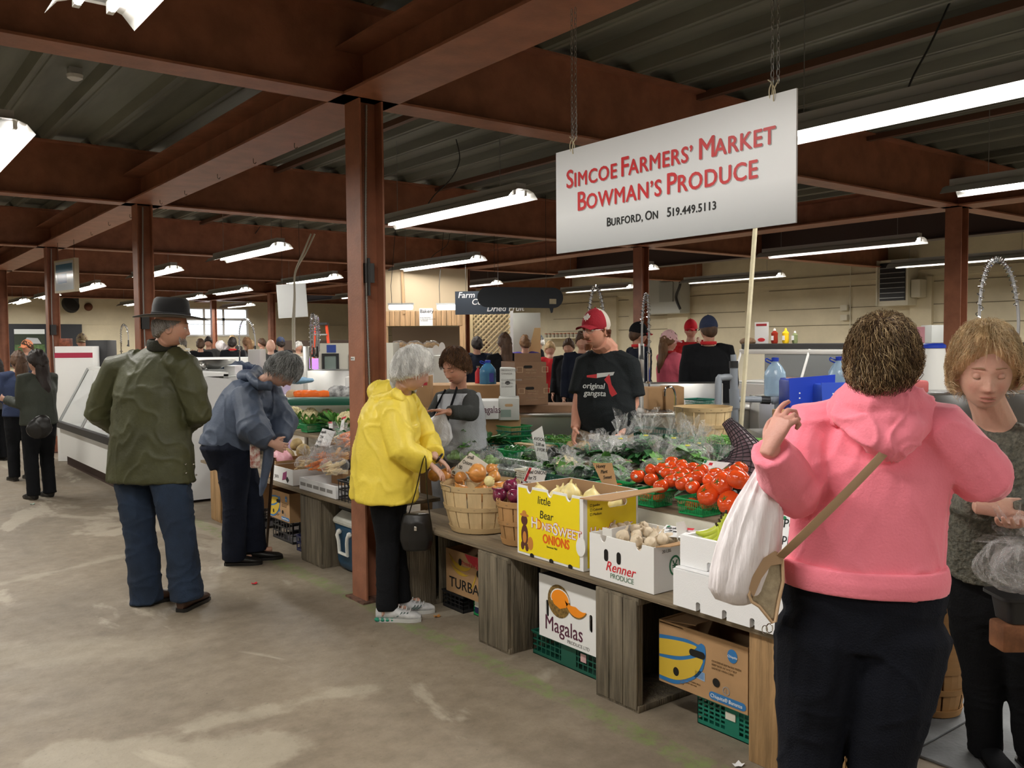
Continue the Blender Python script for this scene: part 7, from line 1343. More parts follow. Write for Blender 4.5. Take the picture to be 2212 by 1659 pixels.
ct, w_, z_ = counter('stainless steel sink counter right of the bearded seller', 1352, 1468, 893, 7.0, .62); obj('sink_bowl', MB().box((.0, .12, z_+.001), (.18, .45, z_+.003)), mat('sink_shadow', (.10, .10, .10), .4, metal=.8), ct, smooth=False)
t, w_, h = boxpx('steel_sink', 'long stainless sink panel behind the bearded seller and the pale bushel basket', 'sink', 1384, 1562, 828, 905, 8.15, .3, STEEL, floor=True, r=.01)
counter('stainless steel table end behind the grey pipe', 1562, 1640, 880, 7.6, .55); boxpx('steel_column_box', 'tall narrow steel upright left of the coiled sprayer', 'post', 1381, 1392, 742, 826, 8.25, .06, STEEL)
for a in ((1401, 1440, 838, 893, 7.35, 'plain kraft carton standing in the steel sink, left'), (1438, 1478, 836, 893, 7.30, 'kraft carton standing in the steel sink, right')): boxpx('cardboard_box', a[5], 'box', a[0], a[1], a[2], a[3], a[4], .28, KRAFT)
c = H(1512, 862, 7.2); punnet('teal punnet upside down on the sink ledge behind the bushel basket', (c.x, c.y, c.z-.05), .14, .18, .05, m=GTEAL)
def faucet(label, px, pyb, pyt, d, side=1, wpx=35, low=0):
    o = H(px, pyb, d); t = thing('spray_faucet', label, 'faucet', o); h = (pyb-pyt)/F*d; w_ = wpx/F*d*side; obj('standpipe', MB().tube([(0, 0, .001-o.z), (0, 0, 0)], .012, 8), CHROME, t); obj('riser', MB().tube([(0, 0, 0), (0, 0, h*.35)], .012, 8).lathe([(.03, 0), (.03, .015), (.012, .02)], 12), CHROME, t)
    arc = catm([Vector((0, 0, h*.3)), Vector((0, 0, h*.75))+RT*w_*.03, RT*w_*.22+Vector((0, 0, h*.96)), RT*w_*.5+Vector((0, 0, h)), RT*w_*.82+Vector((0, 0, h*.88)), RT*w_+Vector((0, 0, h*.62)), RT*w_*1.0+Vector((0, 0, h*.40))], 6); obj('hose', MB().tube(arc, .009, 8), mat('hose_grey', (.35, .35, .36), .35, metal=.6), t)
    sp = []; n = 200
    for i in range(n+1):
        u = i/n*(len(arc)-1)*.80; j = min(int(u), len(arc)-2); q = lerp(arc[j], arc[j+1], u-j); tn = (arc[j+1]-arc[j]).normalized(); e1 = tn.cross(FW).normalized(); a = i*.9; sp.append(q+e1*(.019*math.cos(a))+FW*(.019*math.sin(a)))
    obj('spring', MB().tube(sp, .0032, 4), CHROME, t); e_ = arc[-1]; obj('spray_head', MB().tube([e_+Vector((0, 0, .02)), e_-Vector((0, 0, .06)), e_-Vector((0, 0, .10))-RT*.01], [.012, .014, .028], 10), DARKM, t); return t
faucet('coiled spray faucet rising behind the red and white cap', 1272, 905, 622, 7.6, 1, 36)
faucet('coiled spray faucet in front of the man in the black cap', 1402, 828, 637, 7.9, -1, 15)
faucet('large coiled spray faucet above the blonde woman', 2112, 860, 563, 5.2, 1, 84)
faucet('coiled spray faucet in front of the far windows', 518, 790, 690, 13.0, 1, 34); faucet('double coiled spray faucet left of the orange ladder, dark handles', 672, 800, 680, 10.6, 1, 14); faucet('second coiled spray faucet beside the dark-handled one', 690, 800, 684, 10.9, -1, 12); faucet('small faucet arc above the olive coat shoulder', 262, 760, 702, 17, 1, 16)
tp = thing('tap', 'small chrome gooseneck tap over the steel sink', 'tap', H(1458, 893, 7.15)); obj('spout', MB().tube(catm([(0, 0, 0), (0, 0, .16), Vector((0, 0, .215))-RT*.03, Vector((0, 0, .20))-RT*.075, Vector((0, 0, .14))-RT*.082], 5), .009, 8), CHROME, tp)
# pipes
pi = thing('drain_pipe', 'grey plastic drain pipes with black couplings behind the bushel basket', 'pipe', (H(1587, 940, 6.7).x, H(1587, 940, 6.7).y, 0)); o_ = pi.location.copy(); K = lambda x, y, d=6.7: H(x, y, d)-o_
for pts, r_ in (([K(1587, 1020), K(1585, 785)], .030), ([K(1552, 920), K(1552, 826), K(1560, 816), K(1585, 815)], .026), ([K(1590, 862), K(1880, 868)], .024), ([K(1680, 866), K(1680, 980)], .026)): obj('pipe_run', MB().tube(catm(pts, 4) if len(pts) > 2 else pts, r_, 12), PVC, pi)
for a, b, r_ in ((K(1585, 795), K(1585, 780), .034), (K(1644, 864), K(1663, 865), .030), (K(1680, 905), K(1680, 915), .032)): obj('coupling', MB().tube([a, b], r_, 12), BLACKP, pi)
for a, b, r_ in ((K(1586, 840), K(1587, 882), .038), (K(1668, 865), K(1694, 866), .031), (K(1585, 782), K(1584, 766), .022)): obj('pipe_joint', MB().tube([a, b], r_, 12), PVC, pi)
# jugs, bins, cartons
def jug(label, px, yb, yt, d, m=JUG, cap_=None, wpx=46, lab=None):
    o = H(px, yb, d); h = (yb-yt)/F*d; r_ = wpx/2/F*d; t = thing('water_jug', label, 'jug', o); obj('jug_body', MB().lathe([(r_*.92, 0), (r_, h*.04)]+[(r_*(1-.03*(i % 2)), h*(.08+.05*i)) for i in range(10)]+[(r_*.95, h*.62), (r_*.6, h*.78), (r_*.28, h*.88), (r_*.26, h*.92)], 20), m, t); obj('cap', MB().lathe([(r_*.33, h*.90), (r_*.33, h*.99), (r_*.22, h)], 14), BLUEP, t)
    obj('handle', MB().tube(catm([(-r_*.3, 0, h*.90), (-r_*.8, 0, h*.97), (-r_*.85, 0, h*.90), (-r_*.35, 0, h*.84)], 4), r_*.06, 6), BLUEP, t, rz=RZC); obj('water', MB().lathe([(r_*.88, .01), (r_*.93, h*.05), (r_*.93, h*.50)], 20), mat('water_blue', (.35, .52, .66), .15, alpha=.5), t)
    if lab: obj('label', MB().box((r_*.2, -r_*.99, h*.12), (r_*.7, -r_*.70, h*.48)), mat('label_blue', (.05, .06, .35), .5), t, rz=RZC, smooth=False)
    return t
boxpx('steel_shelf', 'low steel ledge carrying the water jugs', 'shelf', 1640, 1850, 856, 866, 7.3, .3, STEEL, r=.003, floor=True); jug('large clear water jug with blue cap, left of the blue bins', 1674, 855, 772, 7.35, lab=1); jug('large water jug with blue handle partly behind the curly brown hair', 1812, 855, 770, 7.4)
def bin_(label, x0, x1, yt, yb, d, slope=0, m=BLUEP):
    t, w_, h = boxpx('blue_bin', label, 'bin', x0, x1, yt+12, yb, d, .28, m, 'bin_body', r=.02); obj('bin_side', MB().prism([(-w_/2, 0), (w_/2, 0), (w_/2+.01, h+slope), (-w_/2-.01, h+.01)], .008, FM(0, 0, 0)), m, t, smooth=False)
    for u, v in ((.12, .6), (.12, .45)): decal(t, ell(-w_/2+w_*u*1.8, h*v, .006, .006, 8), FM(0, 0, .009), WCARD, 'rivet')
    return t, w_, h
bin_('deep blue plastic recycling bin, left one of the overlapping pair', 1706, 1800, 808, 892, 6.35, .035); t, w_, h = bin_('lighter blue recycling bin with a round white emblem, right one', 1776, 1880, 818, 880, 6.15, .02, mat('blue_bin_light', (.03, .08, .50), .4)); decal(t, ell(.0, h*.55, .04, .04, 20), FM(0, 0, .010), WCARD, holes=(list(reversed(ell(0, h*.55, .034, .034, 20))),)); decal(t, ell(0, h*.55, .018, .018, 14), FM(0, 0, .010), WCARD)
t, w_, h = boxpx('cardboard_box', 'kraft carton marked 4x3L beside the raised hand', 'box', 1686, 1735, 888, 940, 6.0, .2, KRAFT); text('4 x 3 L', .04, FM(-w_/2+.03, h*.72), INK, t); decal(t, slot(.03, .06, .05, .02), FM(0, 0), HOLE, 'hand_hole'); boxpx('steel_shelf', 'grey ledge under the blue bins and the carton', 'shelf', 1655, 1900, 940, 956, 6.0, .5, STEEL, floor=True, r=.003)
boxpx('cardboard_box', 'white corner of a carton with black figures behind the pink sleeve', 'box', 1694, 1740, 935, 965, 5.3, .1, WCARD, floor=True)
def cauli_box(label, x0, x1, xr, yt, yb, d):
    c = H(x0, yb, d); w_ = (x1-x0)/F*d; h = (yb-yt)/F*d; t = thing('cardboard_box', label, 'box', c, RZC+.20, 'stacked cauliflower cartons'); L_ = .56; mb = MB()
    for a, b in (((0, 0, 0), (w_, .005, h)), ((w_-.005, .005, 0), (w_, L_, h)), ((0, .005, 0), (.005, L_, h)), ((0, L_-.005, 0), (w_, L_, h)), ((0, 0, 0), (w_, L_, .005))): mb.box(a, b)
    obj('box_body', mb, BROWNC, t, smooth=False); decal(t, slot(w_*.42, h*.80, .07, .022), FM(0, 0), HOLE, 'hand_hole'); PT = mat('pale_print', (.42, .28, .17), .7)
    text('CAULI', .125, face_m((w_, .10, h*.25), (0, 1, 0), (0, 0, 1), .002), mat('grey_print', (.30, .26, .23), .7), t, bold=.003); words(t, ['PERISHABLE', 'KEEP COOL'], FM(w_*.35, h*.62), PT, .016); words(t, ['PRODUCT OF CANADA', 'CAULIFLOWER'], FM(w_*.30, h*.32), PT, .014)
    for u in (.06, .86): decal(t, [(w_*u, h*.55), (w_*u+.05, h*.55), (w_*u+.05, h*.8), (w_*u, h*.8)], FM(0, 0), PT, holes=([(w_*u+.045, h*.57), (w_*u+.045, h*.78), (w_*u+.005, h*.78), (w_*u+.005, h*.57)],))
    for a, b in (((w_*.1, .12, h-.01), (w_*.95, .13, h+.07)),): obj('flap', MB().box(a, b), BROWNC, t, smooth=False)
cauli_box('upper dark brown cauliflower carton of the stack of two', 1112, 1182, 1250, 783, 832, 6.9); cauli_box('lower dark brown cauliflower carton of the stack of two', 1116, 1186, 1250, 830, 876, 6.88)
t, w_, h = boxpx('cardboard_box', 'small support carton below the stacked cauliflower cartons', 'box', 1120, 1250, 876, 893, 7.2, .4, BROWNC)
t, w_, h = boxpx('cardboard_box', 'tall white carton with a printed cauliflower checklist', 'box', 1080, 1114, 795, 862, 6.8, .30, mat('offwhite_carton', (.56, .57, .54), .7)); words(t, ['PRODUCT OF', 'CANADA', '', '\u25a1 CAULIFLOWER', '\u25a1 GREEN', '\u25a1 SAVOY'], FM(-w_/2+.012, h*.9), INKG, .020); decal(t, ell(0, h*.52, .02, .014), FM(0, 0), HOLE, 'hand_hole')
t, w_, h = boxpx('cardboard_box', 'white carton lettered in maroon behind the seller in the vest', 'box', 1030, 1077, 866, 906, 6.5, .3, WCARD); text('Magalas', .075, FM(-w_/2+.01, h*.35), mat('maroon_ink', (0, 0, 0)), t, sx=.72)
t, w_, h = boxpx('cardboard_box', 'grey-white carton with green printed table under the checklist carton', 'box', 1077, 1122, 860, 908, 6.55, .3, mat('offwhite_carton', (0, 0, 0))); decal(t, [(-w_*.4, h*.15), (w_*.1, h*.15), (w_*.1, h*.48), (-w_*.4, h*.48)], FM(0, 0), mat('sage_print', (.25, .33, .29), .7)); decal(t, slot(0, h*.68, .06, .02), FM(0, 0), mat('peach_hole', (.55, .35, .18)), 'hand_hole')
boxpx('cardboard_box', 'big kraft carton under the white lettered carton', 'box', 1020, 1125, 906, 950, 6.6, .5, KRAFT, floor=True); boxpx('cardboard_box', 'kraft cartons stacked behind the grey vest', 'box', 905, 1080, 832, 870, 7.3, .5, KRAFT, floor=True)
t, w_, h = boxpx('cardboard_box', 'kraft carton with a red sticker behind the white-haired woman', 'box', 895, 930, 812, 880, 6.9, .25, KRAFT); decal(t, [(-.01, h*.7), (.04, h*.7), (.04, h*.8), (-.01, h*.8)], FM(0, 0), RB_)
boxpx('cardboard_box', 'pale green printed carton with oval cutouts behind the seller', 'box', 937, 966, 768, 806, 8.0, .25, mat('offwhite_carton', (0, 0, 0)), floor=True)
for i, px in enumerate((942, 955)): p = H(px, 768, 8.0); t = thing('oval_card', 'white oval card standing in the carton, %s one' % ('left', 'right')[i], 'card', p, RZC); obj('card', MB().prism(ell(0, .05+.015*i, .030, .045+.01*i, 20), .004, FM(0, 0)), WCARD, t, smooth=False)
jug('blue water jug with a purple and white label behind the seller', 1054, 831, 778, 7.5, mat('blue_jug', (.10, .35, .62), .15, trans=.5), wpx=37, lab=1)
t = thing('fire_extinguisher', 'red fire extinguisher standing left of the blue jug', 'extinguisher', H(1033, 832, 7.6)); t.scale = (.5, .5, .55); obj('cylinder', MB().lathe([(.05, 0), (.055, .02), (.055, .20), (.02, .25), (.015, .28)], 16), INKR, t); obj('valve', MB().box((-.03, -.01, .27), (.03, .01, .30)), CHROME, t, smooth=False)
# deli counter right
dc = thing('deli_case', 'long white deli display case with glass front behind the sinks', 'counter', (11.6, 6.6, 0)); obj('case_base', MB().rbox((-.4, -2.6, 0), (.5, 2.35, .95), .01), LITW, dc); obj('case_top', MB().rbox((-.15, -2.6, 1.47), (.5, 2.35, 1.56), .01), DARKM, dc); obj('case_back', MB().box((.45, -2.6, .95), (.5, 2.35, 1.47)), mat('case_inner', (.10, .10, .10), .5), dc, smooth=False)
for y0 in (-2.6, -1.37, -.14, 1.1): obj('glass_panel', MB().prism([(0, 0), (1.22, 0), (1.22, .56), (0, .56)], .006, face_m((-.4, y0+1.22, .95), (0, -1, 0), (.42, 0, .9))), GLS, dc, smooth=False)
for y0 in (-2.6, -1.37, -.14, 1.1, 2.33): obj('mullion', MB().tube([(-.41, y0, .95), (-.16, y0, 1.47)], .02, 6), LITW, dc)
obj('rail', MB().rbox((-.20, -2.6, 1.40), (-.14, 2.35, 1.47), .005), LITW, dc); obj('shelf', MB().box((-.35, -2.6, .96), (.44, 2.35, .98)), WHITE, dc, smooth=False)
for i, (px, m, l, c_) in enumerate([(1673, mat('ketchup', (.30, .03, .015), .3), 'upturned ketchup bottle on the deli case', WHITE), (1697, mat('mustard', (.85, .55, .02), .35), 'yellow mustard bottle on the deli case', mat('mustard', (0, 0, 0))), (1717, mat('relish', (.22, .26, .12), .3), 'small relish bottle on the deli case', WHITE)]):
    p = H(px, 742, 13.4); p.z = 1.562; q = PX(px, 742, 11.75); p = Vector((q.x, q.y, 1.561)); k = (1, 1, .8)[i]; t = thing('sauce_bottle', l, 'bottle', p); obj('bottle_body', MB().lathe([(.045, 0), (.055, .03), (.05, .12), (.055, .16), (.02, .20)], 14, M=Matrix.Scale(k, 4)), m, t); obj('cap', MB().lathe([(.022, .20), (.018, .225), (.006, .24)], 10, M=Matrix.Scale(k, 4)), c_, t); obj('label', MB().box((-.06, -.02, .05), (-.052, .02, .12)), WCARD, t, smooth=False)
t = thing('menu_stand', 'white menu card with a red header standing on the deli case', 'sign', PX(1645, 743, 11.75)); t.location.z = 1.561; obj('card', MB().box((-.004, -.13, 0), (.004, .13, .34)), WCARD, t, smooth=False); obj('header', MB().box((-.007, -.1, .28), (-.0045, .1, .315)), mat('menu_red', (.35, .02, .03)), t, smooth=False); obj('printed_shape', MB().prism(ell(0, .06, .07, .03), .002, face_m((-.005, 0, 0), (0, -1, 0), (0, 0, 1))), INKR, t, smooth=False)
t = thing('bread_loaf', 'dark round loaf on the left end of the deli case', 'bread', PX(1616, 744, 11.75)); t.location.z = 1.561; obj('loaf', MB().ball((0, 0, .03), (.10, .16, .07), 14, 8), POT, t)
for k, (y, zz) in enumerate(((-.9, 1.06), (.3, 1.04), (1.5, 1.05), (-2, 1.05))): t = tag(obj('meat_tray', MB().rbox((-.2, -.25, -.02), (.15, .25, .06), .02), mat('meat_red', (.35, .10, .08), .5, var=.4, vscale=14)), ['tray of cured meat in the deli case, left', 'tray of cured meat in the deli case, second', 'tray of cured meat in the deli case, third', 'tray of cured meat in the deli case, right end'][(3, 1, 0, 2)[k] if 0 else k], 'tray'); t.location = (11.6, 6.6+y, zz-.06)
t, w_, h = boxpx('drum', 'white barrel with a blue lid beside the right-hand column', 'barrel', 1985, 2040, 752, 875, 9.2, .3, LITW, 'x', floor=True); KIDS(t)[0].data = MB().lathe([(.17, 0), (.19, .1), (.19, h*.7), (.13, h*.95), (.12, h)], 24).mesh('barrel_body', LITW); KIDS(t)[0].name = 'barrel_body'; obj('lid', MB().lathe([(.13, h), (.13, h+.03), (.10, h+.05)], 20), BLUEP, t)
boxpx('carton', 'pink and white striped carton behind the curly brown hair', 'box', 1974, 1998, 706, 745, 11, .1, mat('pink_stripe', (.75, .35, .42), .6), floor=True); boxpx('steel_rack', 'grey tray rack left of the right-hand column', 'rack', 2012, 2042, 702, 760, 15.2, .4, GREYB, floor=True)
boxpx('red_case', 'pinkish red plastic case with a black handle behind the pink hood', 'case', 1968, 2008, 822, 850, 6.6, .2, mat('salmon_plastic', (.50, .12, .12), .4), r=.02); boxpx('dark_counter', 'dark glass-topped counter behind the blonde woman', 'counter', 1960, 2300, 852, 862, 6.6, .7, mat('dark_top', (.06, .055, .05), .15), floor=True); boxpx('label_box', 'white and green card on the dark counter', 'box', 2018, 2048, 873, 888, 6.4, .02, WCARD)
# heater, meters on the side wall
ht = thing('unit_heater', 'cream unit heater with dark louvres high on the side wall', 'heater', PX(1922, 660, 16.9)); W_ = .34; obj('casing', MB().box((.1, -W_, 0), (.49, W_, .92)), CREAM, ht, smooth=False); obj('grille', MB().box((.085, -W_+.07, .10), (.099, W_-.07, .86)), BLACKP, ht, smooth=False)
for i in range(7): obj('louvre', MB().box((.05, -W_+.07, .15+.1*i), (.085, W_-.07, .162+.1*i)), GALV, ht, smooth=False)
for s_ in (-1, 1): obj('casing_edge', MB().box((.06, s_*W_-.03 if s_ > 0 else -W_, 0), (.1, W_ if s_ > 0 else -W_+.03, .92)), CREAM, ht, smooth=False)
obj('control_box', MB().box((.15, -W_-.20, .15), (.4, -W_-.02, .5)), CREAM, ht, smooth=False)
for i, (px, py) in enumerate(((1822, 665), (1822, 686))): p = PX(px, py, 17.3); t = thing('switch_box', ['upper', 'lower'][i]+' small white switch box on the side wall', 'switch', p); obj('box_body', MB().box((0, -.08, -.06), (.08, .08, .06)), CREAM, t, smooth=False); obj('conduit', MB().tube([(.06, -.12, -.3), (.06, -.12, 1.1)], .012, 6), CREAM, t)
t = thing('air_conditioner', 'bulky grey cabinet and hoses high on the side wall behind the column', 'machine', PX(1433, 678, 16.9)); obj('cabinet', MB().rbox((0, -.55, 0), (.4, .75, 1.05), .03), mat('pale_cabinet', (.45, .46, .42), .6), t); obj('vent_box', MB().box((-.05, -.35, .3), (0, .1, .8)), mat('pale_cabinet2', (.34, .35, .32), .6), t, smooth=False); obj('hose', MB().tube(catm([(-.05, -.6, 1.0), (-.1, -.65, .7), (-.08, -.5, .4), (-.06, -.62, .1)], 5), .035, 7), DARKM, t)
# bakery booth, lattice, hanging slate signs
bt = thing('bakery_booth', 'wood-fronted bakery booth with a cream upper panel', 'booth', (H(915, 700, 15.5).x, H(915, 700, 15.5).y, 0), RZC); zt, zb, zw = H(915, 638, 15.5).z, H(915, 704, 15.5).z, H(915, 672, 15.5).z; w2 = .68
obj('upper_panel', MB().box((-w2-.05, 0, zw), (w2+.1, .05, 2.9)), mat('beige_panel', (.50, .40, .27), .7), bt, smooth=False)
n_ = 15
for i in range(n_): obj('plank', MB().rbox((-w2+i*2*w2/n_, -.03, zb), (-w2+(i+1)*2*w2/n_-.006, 0, zw), .003, seg=1), WOODH, bt)
for s_ in (-1, 1): obj('post', MB().box((s_*w2-.05, -.02, 0), (s_*w2+.05, .08, zw)), WOODH, bt, smooth=False)
obj('back_panel', MB().box((-w2, .9, 0), (w2, .95, zb)), mat('brown_backdrop', (.16, .115, .075), .8), bt, smooth=False); obj('booth_counter', MB().box((-w2, -.1, 0), (w2, .5, 1.05)), WHITE, bt, smooth=False); obj('post', MB().tube([(-.33, -.04, zw-.05), (-.36, -.04, 2.88)], .03, 4), WOODH, bt)
t, w_, h = boxpx('bakery_sign', 'small white bakery sign on the wooden front', 'sign', 906, 935, 666, 704, 15.3, .02, WCARD); words(t, ['Bakery'], FM(-w_/2+.012, h*.74), INK, .085, bold=.002); words(t, ['Europa Supermarket', '33 Oakes Street, Simcoe, ON', '  519-426-2020'], FM(-w_/2+.01, h*.45), INK, .022, bold=.0006)
for i, px in enumerate((866, 970)): p = H(px, 664, 14.6); t = thing('booth_lamp', ['left', 'right'][i]+' lit diffuser lamp hanging before the bakery booth', 'light', p, RZC); obj('diffuser', MB().rbox((-.2, -.06, -.04), (.2, .06, .04), .03), emit('lit_diffuser%d' % i, (1, .95, .85), 6), t); obj('housing', MB().box((-.21, -.05, .04), (.21, .05, .07)), HOUS, t, smooth=False); obj('cord', MB().tube([(-.15, 0, .07), (-.16, 0, .35), (-.05, 0, ZC-p.z)], .006, 4), DARKM, t)
boxpx('bread_case', 'glass bread case top with bagged loaves behind the white-haired woman', 'counter', 860, 955, 752, 772, 11.5, .5, WHITE, floor=True)
for i, px in enumerate((896, 932, 862)): p = H(px, 752, 11.7); t = thing('bagged_bread', ['bagged bread loaves, left heap on the bread case', 'bagged bread loaves, right heap on the bread case', 'pale buns at the far left of the bread case'][i], 'bread', p); b_ = MB(); [b_.ball((.035*(k-2)*RT.x, .035*(k-2)*RT.y, .03+.02*(k % 2)), (.045, .05, .03), 10, 6) for k in range(5)]; tag(obj('loaves', b_, mat('bread', (.55, .36, .18), .7), t), kind='stuff'); obj('film', MB().ball((0, 0, .05), (.11, .08, .05), 20, 10, fn=lambda d: 1+.12*math.sin(9*d.x+7*d.z)), FILM, t)
lp = thing('lattice_panel', 'diamond wooden lattice panel under the chalk menu board', 'lattice', (H(1062, 720, 14.5).x, H(1062, 720, 14.5).y, 0), RZC); z0, z1, xw = .9, H(1062, 676, 14.5).z, .33; st_ = .085
for lay in (0, 1):
    i = -int((z1-z0)/st_)-2
    while i*st_ < 2*xw:
        a = -xw+i*st_; pts = []
        x_a, z_a, x_b, z_b = a, z0, a+(z1-z0), z1
        if x_a < -xw: z_a += (-xw-x_a); x_a = -xw
        if x_b > xw: z_b -= (x_b-xw); x_b = xw
        if x_b-x_a > .03:
            if lay: x_a, x_b = -x_a, -x_b
            obj('slat', MB().tube([(x_a, .008*lay, z_a), (x_b, .008*lay, z_b)], [(.004, .016)]*2, 4, up=(0, 1, 0)), LATT, lp, smooth=False)
        i += 1
for s_ in (-1, 1): obj('frame_post', MB().box((s_*xw-.025, -.02, 0), (s_*xw+.025, .03, z1+.03)), WCARD if s_ > 0 else LATT, lp, smooth=False)
t, w_, h = boxpx('white_door_panel', 'big pale grey door panel leaning beside the lattice', 'panel', 1098, 1168, 676, 800, 14.8, .05, mat('pale_panel', (.48, .49, .45), .7), floor=True); obj('diagonal_board', MB().prism([(-.05, 1.0), (w_/2, 1.0), (w_/2, 1.85), (w_/2-.1, 1.85)], .02, FM(0, 0)), mat('plywood', (.55, .38, .18), .7), t, smooth=False)
def hang_sign(name, label, pts, d, m, lines, size, lm, corner=.0):
    q = [H(x, y, d) for x, y in pts]; o = q[0].copy(); t = thing(name, label, 'sign', o); w_ = (q[1]-q[0]).length; h = (q[2]-q[1]).length; M_ = face_m((0, 0, 0), q[1]-q[0], (0, 0, 1), 0); poly = rrect(w_/2, h/2, min(corner, h/2.01), 6) if corner else [(w_/2, h/2), (-w_/2, h/2), (-w_/2, -h/2), (w_/2, -h/2)]
    obj('board', MB().prism([(x+w_/2, y+h/2) for x, y in poly], .03, M_), m, t, smooth=False); M2_ = M_ @ Matrix.Translation((0, 0, .0315))
    for i, (s_, u, v) in enumerate(lines): text(s_, size, M2_ @ Matrix.Translation((u*w_, v*h, 0)), lm, t, bold=.002, shear=.2)
    for u in (.2, .8): a = M_ @ Vector((u*w_, h, .01)); obj('wire', MB().tube([a, Vector((a.x, a.y, 3.64-o.z))], .003, 4), DARKM, t)
    return t, w_, h, M_
CHK = mat('chalk_white', (.7, .7, .7), .8)
hang_sign('chalk_menu', 'black chalk menu board with white lettering above the lattice', [(984, 680), (1100, 678), (1100, 628), (984, 630)], 14.0, SLATE, [('Farm Market Cafe', .05, .72), ('Coffee   Tea', .30, .42), ('Dried Fruit', .58, .12)], .13, CHK)
t, w_, h, M_ = hang_sign('slate_sign', 'long dark blue-grey hanging sign with rounded ends', [(1031, 664), (1216, 666), (1216, 622), (1031, 624)], 12.3, SLATE, [], .1, CHK, .14); obj('paper_label', MB().prism([(w_*.84, h*.2), (w_*.92, h*.2), (w_*.92, h*.45), (w_*.84, h*.45)], .002, M_ @ Matrix.Translation((0, 0, .031))), PALEW, t, smooth=False); obj('lower_tab', MB().prism([(w_*.84, .01), (w_*.89, .01), (w_*.88, -.06), (w_*.86, -.07)], .03, M_), SLATE, t, smooth=False)
sj = thing('jar_shelf', 'long narrow pale shelf with a row of jars on the side wall', 'shelf', PX(1210, 729, 16.9)); obj('board', MB().box((0, -.9, -.03), (.5, 1.0, 0)), PALEW, sj, smooth=False)
for i in range(10): t = thing('jar', 'small lidded jar in the row on the far pale shelf', 'jar', (sj.location.x+.12, sj.location.y-.75+.17*i, sj.location.z+.001), 0, 'jars on the far shelf'); obj('jar_body', MB().lathe([(.045, 0), (.045, .10)], 10), mat('jar_grey', (.4, .36, .28), .3), t); obj('lid', MB().lathe([(.047, .10), (.047, .13)], 10), mat('jar_lid', (.35, .12, .06), .4), t)
# hanging grey board, cables, ladder
t, w_, h, M_ = hang_sign('grey_board', 'blank pale grey board hanging in front of the far wall', [(603, 688), (666, 684), (666, 612), (603, 614)], 13.5, mat('pale_grey_sheet', (.40, .41, .40), .6), [], .1, CHK)
cb_ = thing('drop_cable', 'pair of cream cables dropping from the roof beside the grey board', 'cable', H(660, 745, 11.2)); o_ = cb_.location.copy()
for k in (0, 1): obj('cable', MB().tube([v-o_ for v in catm([H(672+8*k, 505, 11.2), H(655+6*k, 545, 11.2), H(637+k, 590, 11.2), H(636+k, 640, 11.2), H(632-2*k+6*k, 700, 11.2), H(633+4*k, 755, 11.2)], 6)], .011, 6), mat('cream_cable', (.55, .52, .42), .6), cb_)
ld = thing('step_ladder', 'orange step ladder folded open near the far wall', 'ladder', (H(694, 760, 19).x, H(694, 760, 19).y, 0), RZC); ztop = H(694, 702, 19).z
for s_ in (-1, 1): obj('rail', MB().tube([(s_*.30, 0, 0), (s_*.12, 0, ztop)], [(.03, .02)]*2, 4, up=(1, 0, 0)), mat('ladder_orange', (.75, .08, .03), .5), ld); obj('rear_rail', MB().tube([(s_*.28, .8, 0), (s_*.12, .05, ztop)], .015, 5), GALV, ld)
for i in range(6): z = .3*(i+1); obj('step', MB().box((-.29+.1*z/ztop*1.7, -.03, z), (.29-.1*z/ztop*1.7, .05, z+.03)), GALV, ld, smooth=False)
obj('cap_step', MB().box((-.15, -.06, ztop), (.15, .12, ztop+.05)), BLACKP, ld, smooth=False)
# cream fridge with glass doors, sinks to its left
fr_, w_, h = boxpx('display_fridge', 'cream display fridge with black-framed glass doors left of the front column', 'fridge', 692, 850, 741, 812, 10.4, .6, mat('fridge_cream', (.62, .60, .52), .5), floor=True)
for u0, u1 in ((.03, .26), (.40, .72)): obj('door_frame', MB().prism([(-w_/2+w_*u0, .75), (-w_/2+w_*u1, .75), (-w_/2+w_*u1, h-.12), (-w_/2+w_*u0, h-.12)], .02, FM(0, 0), 0, [[(-w_/2+w_*u1-.03, .78), (-w_/2+w_*u1-.03, h-.15), (-w_/2+w_*u0+.03, h-.15), (-w_/2+w_*u0+.03, .78)]]), BLACKP, fr_, smooth=False); obj('door_glass', MB().box((-w_/2+w_*u0+.03, -.012, .78), (-w_/2+w_*u1-.03, -.006, h-.15)), mat('fridge_glass', (.22, .28, .26), .1), fr_, smooth=False)
obj('blue_notice', MB().box((-w_/2+.08, -.004, h-.11), (-w_/2+.19, -.001, h-.02)), mat('notice_blue', (.04, .08, .35)), fr_, smooth=False)
t, w_, h = boxpx('prep_sink', 'deep stainless sink basin in front of the cream fridge', 'sink', 664, 762, 800, 848, 9.5, .55, STEEL, floor=True); counter('long stainless counter above the vegetables beside the front column', 560, 765, 858, 8.9, .5)
boxpx('steel_post', 'tall grey steel post left of the sprayers', 'post', 655, 666, 748, 830, 9.6, .08, STEEL, floor=True); 
t, w_, h = boxpx('white_carton', 'white carton against the front column above the cauliflowers', 'box', 746, 775, 814, 857, 9.1, .2, WCARD)
t = thing('orange_bag', 'flat bright orange plastic bag on the counter above the cauliflowers', 'bag', H(675, 857, 9.0)); me = remesh(MB().rbox((-.19, -.06, -.0), (.19, .06, .06), .02, M=Matrix.Rotation(RZC, 4, 'Z')), .01, 2, .012, name='film'); me.materials.append(mat('orange_film', (.85, .16, .02), .35)); link('film', me, t)
t = thing('paper_bag', 'crumpled brown paper bag left of the orange bag', 'bag', H(632, 857, 9.0)); me = remesh(MB().ball((0, 0, .02), (.06, .07, .05)), .008, 1, .012, name='paper'); me.materials.append(mat('paper_bag_tan', (.50, .34, .20), .7)); link('paper', me, t)
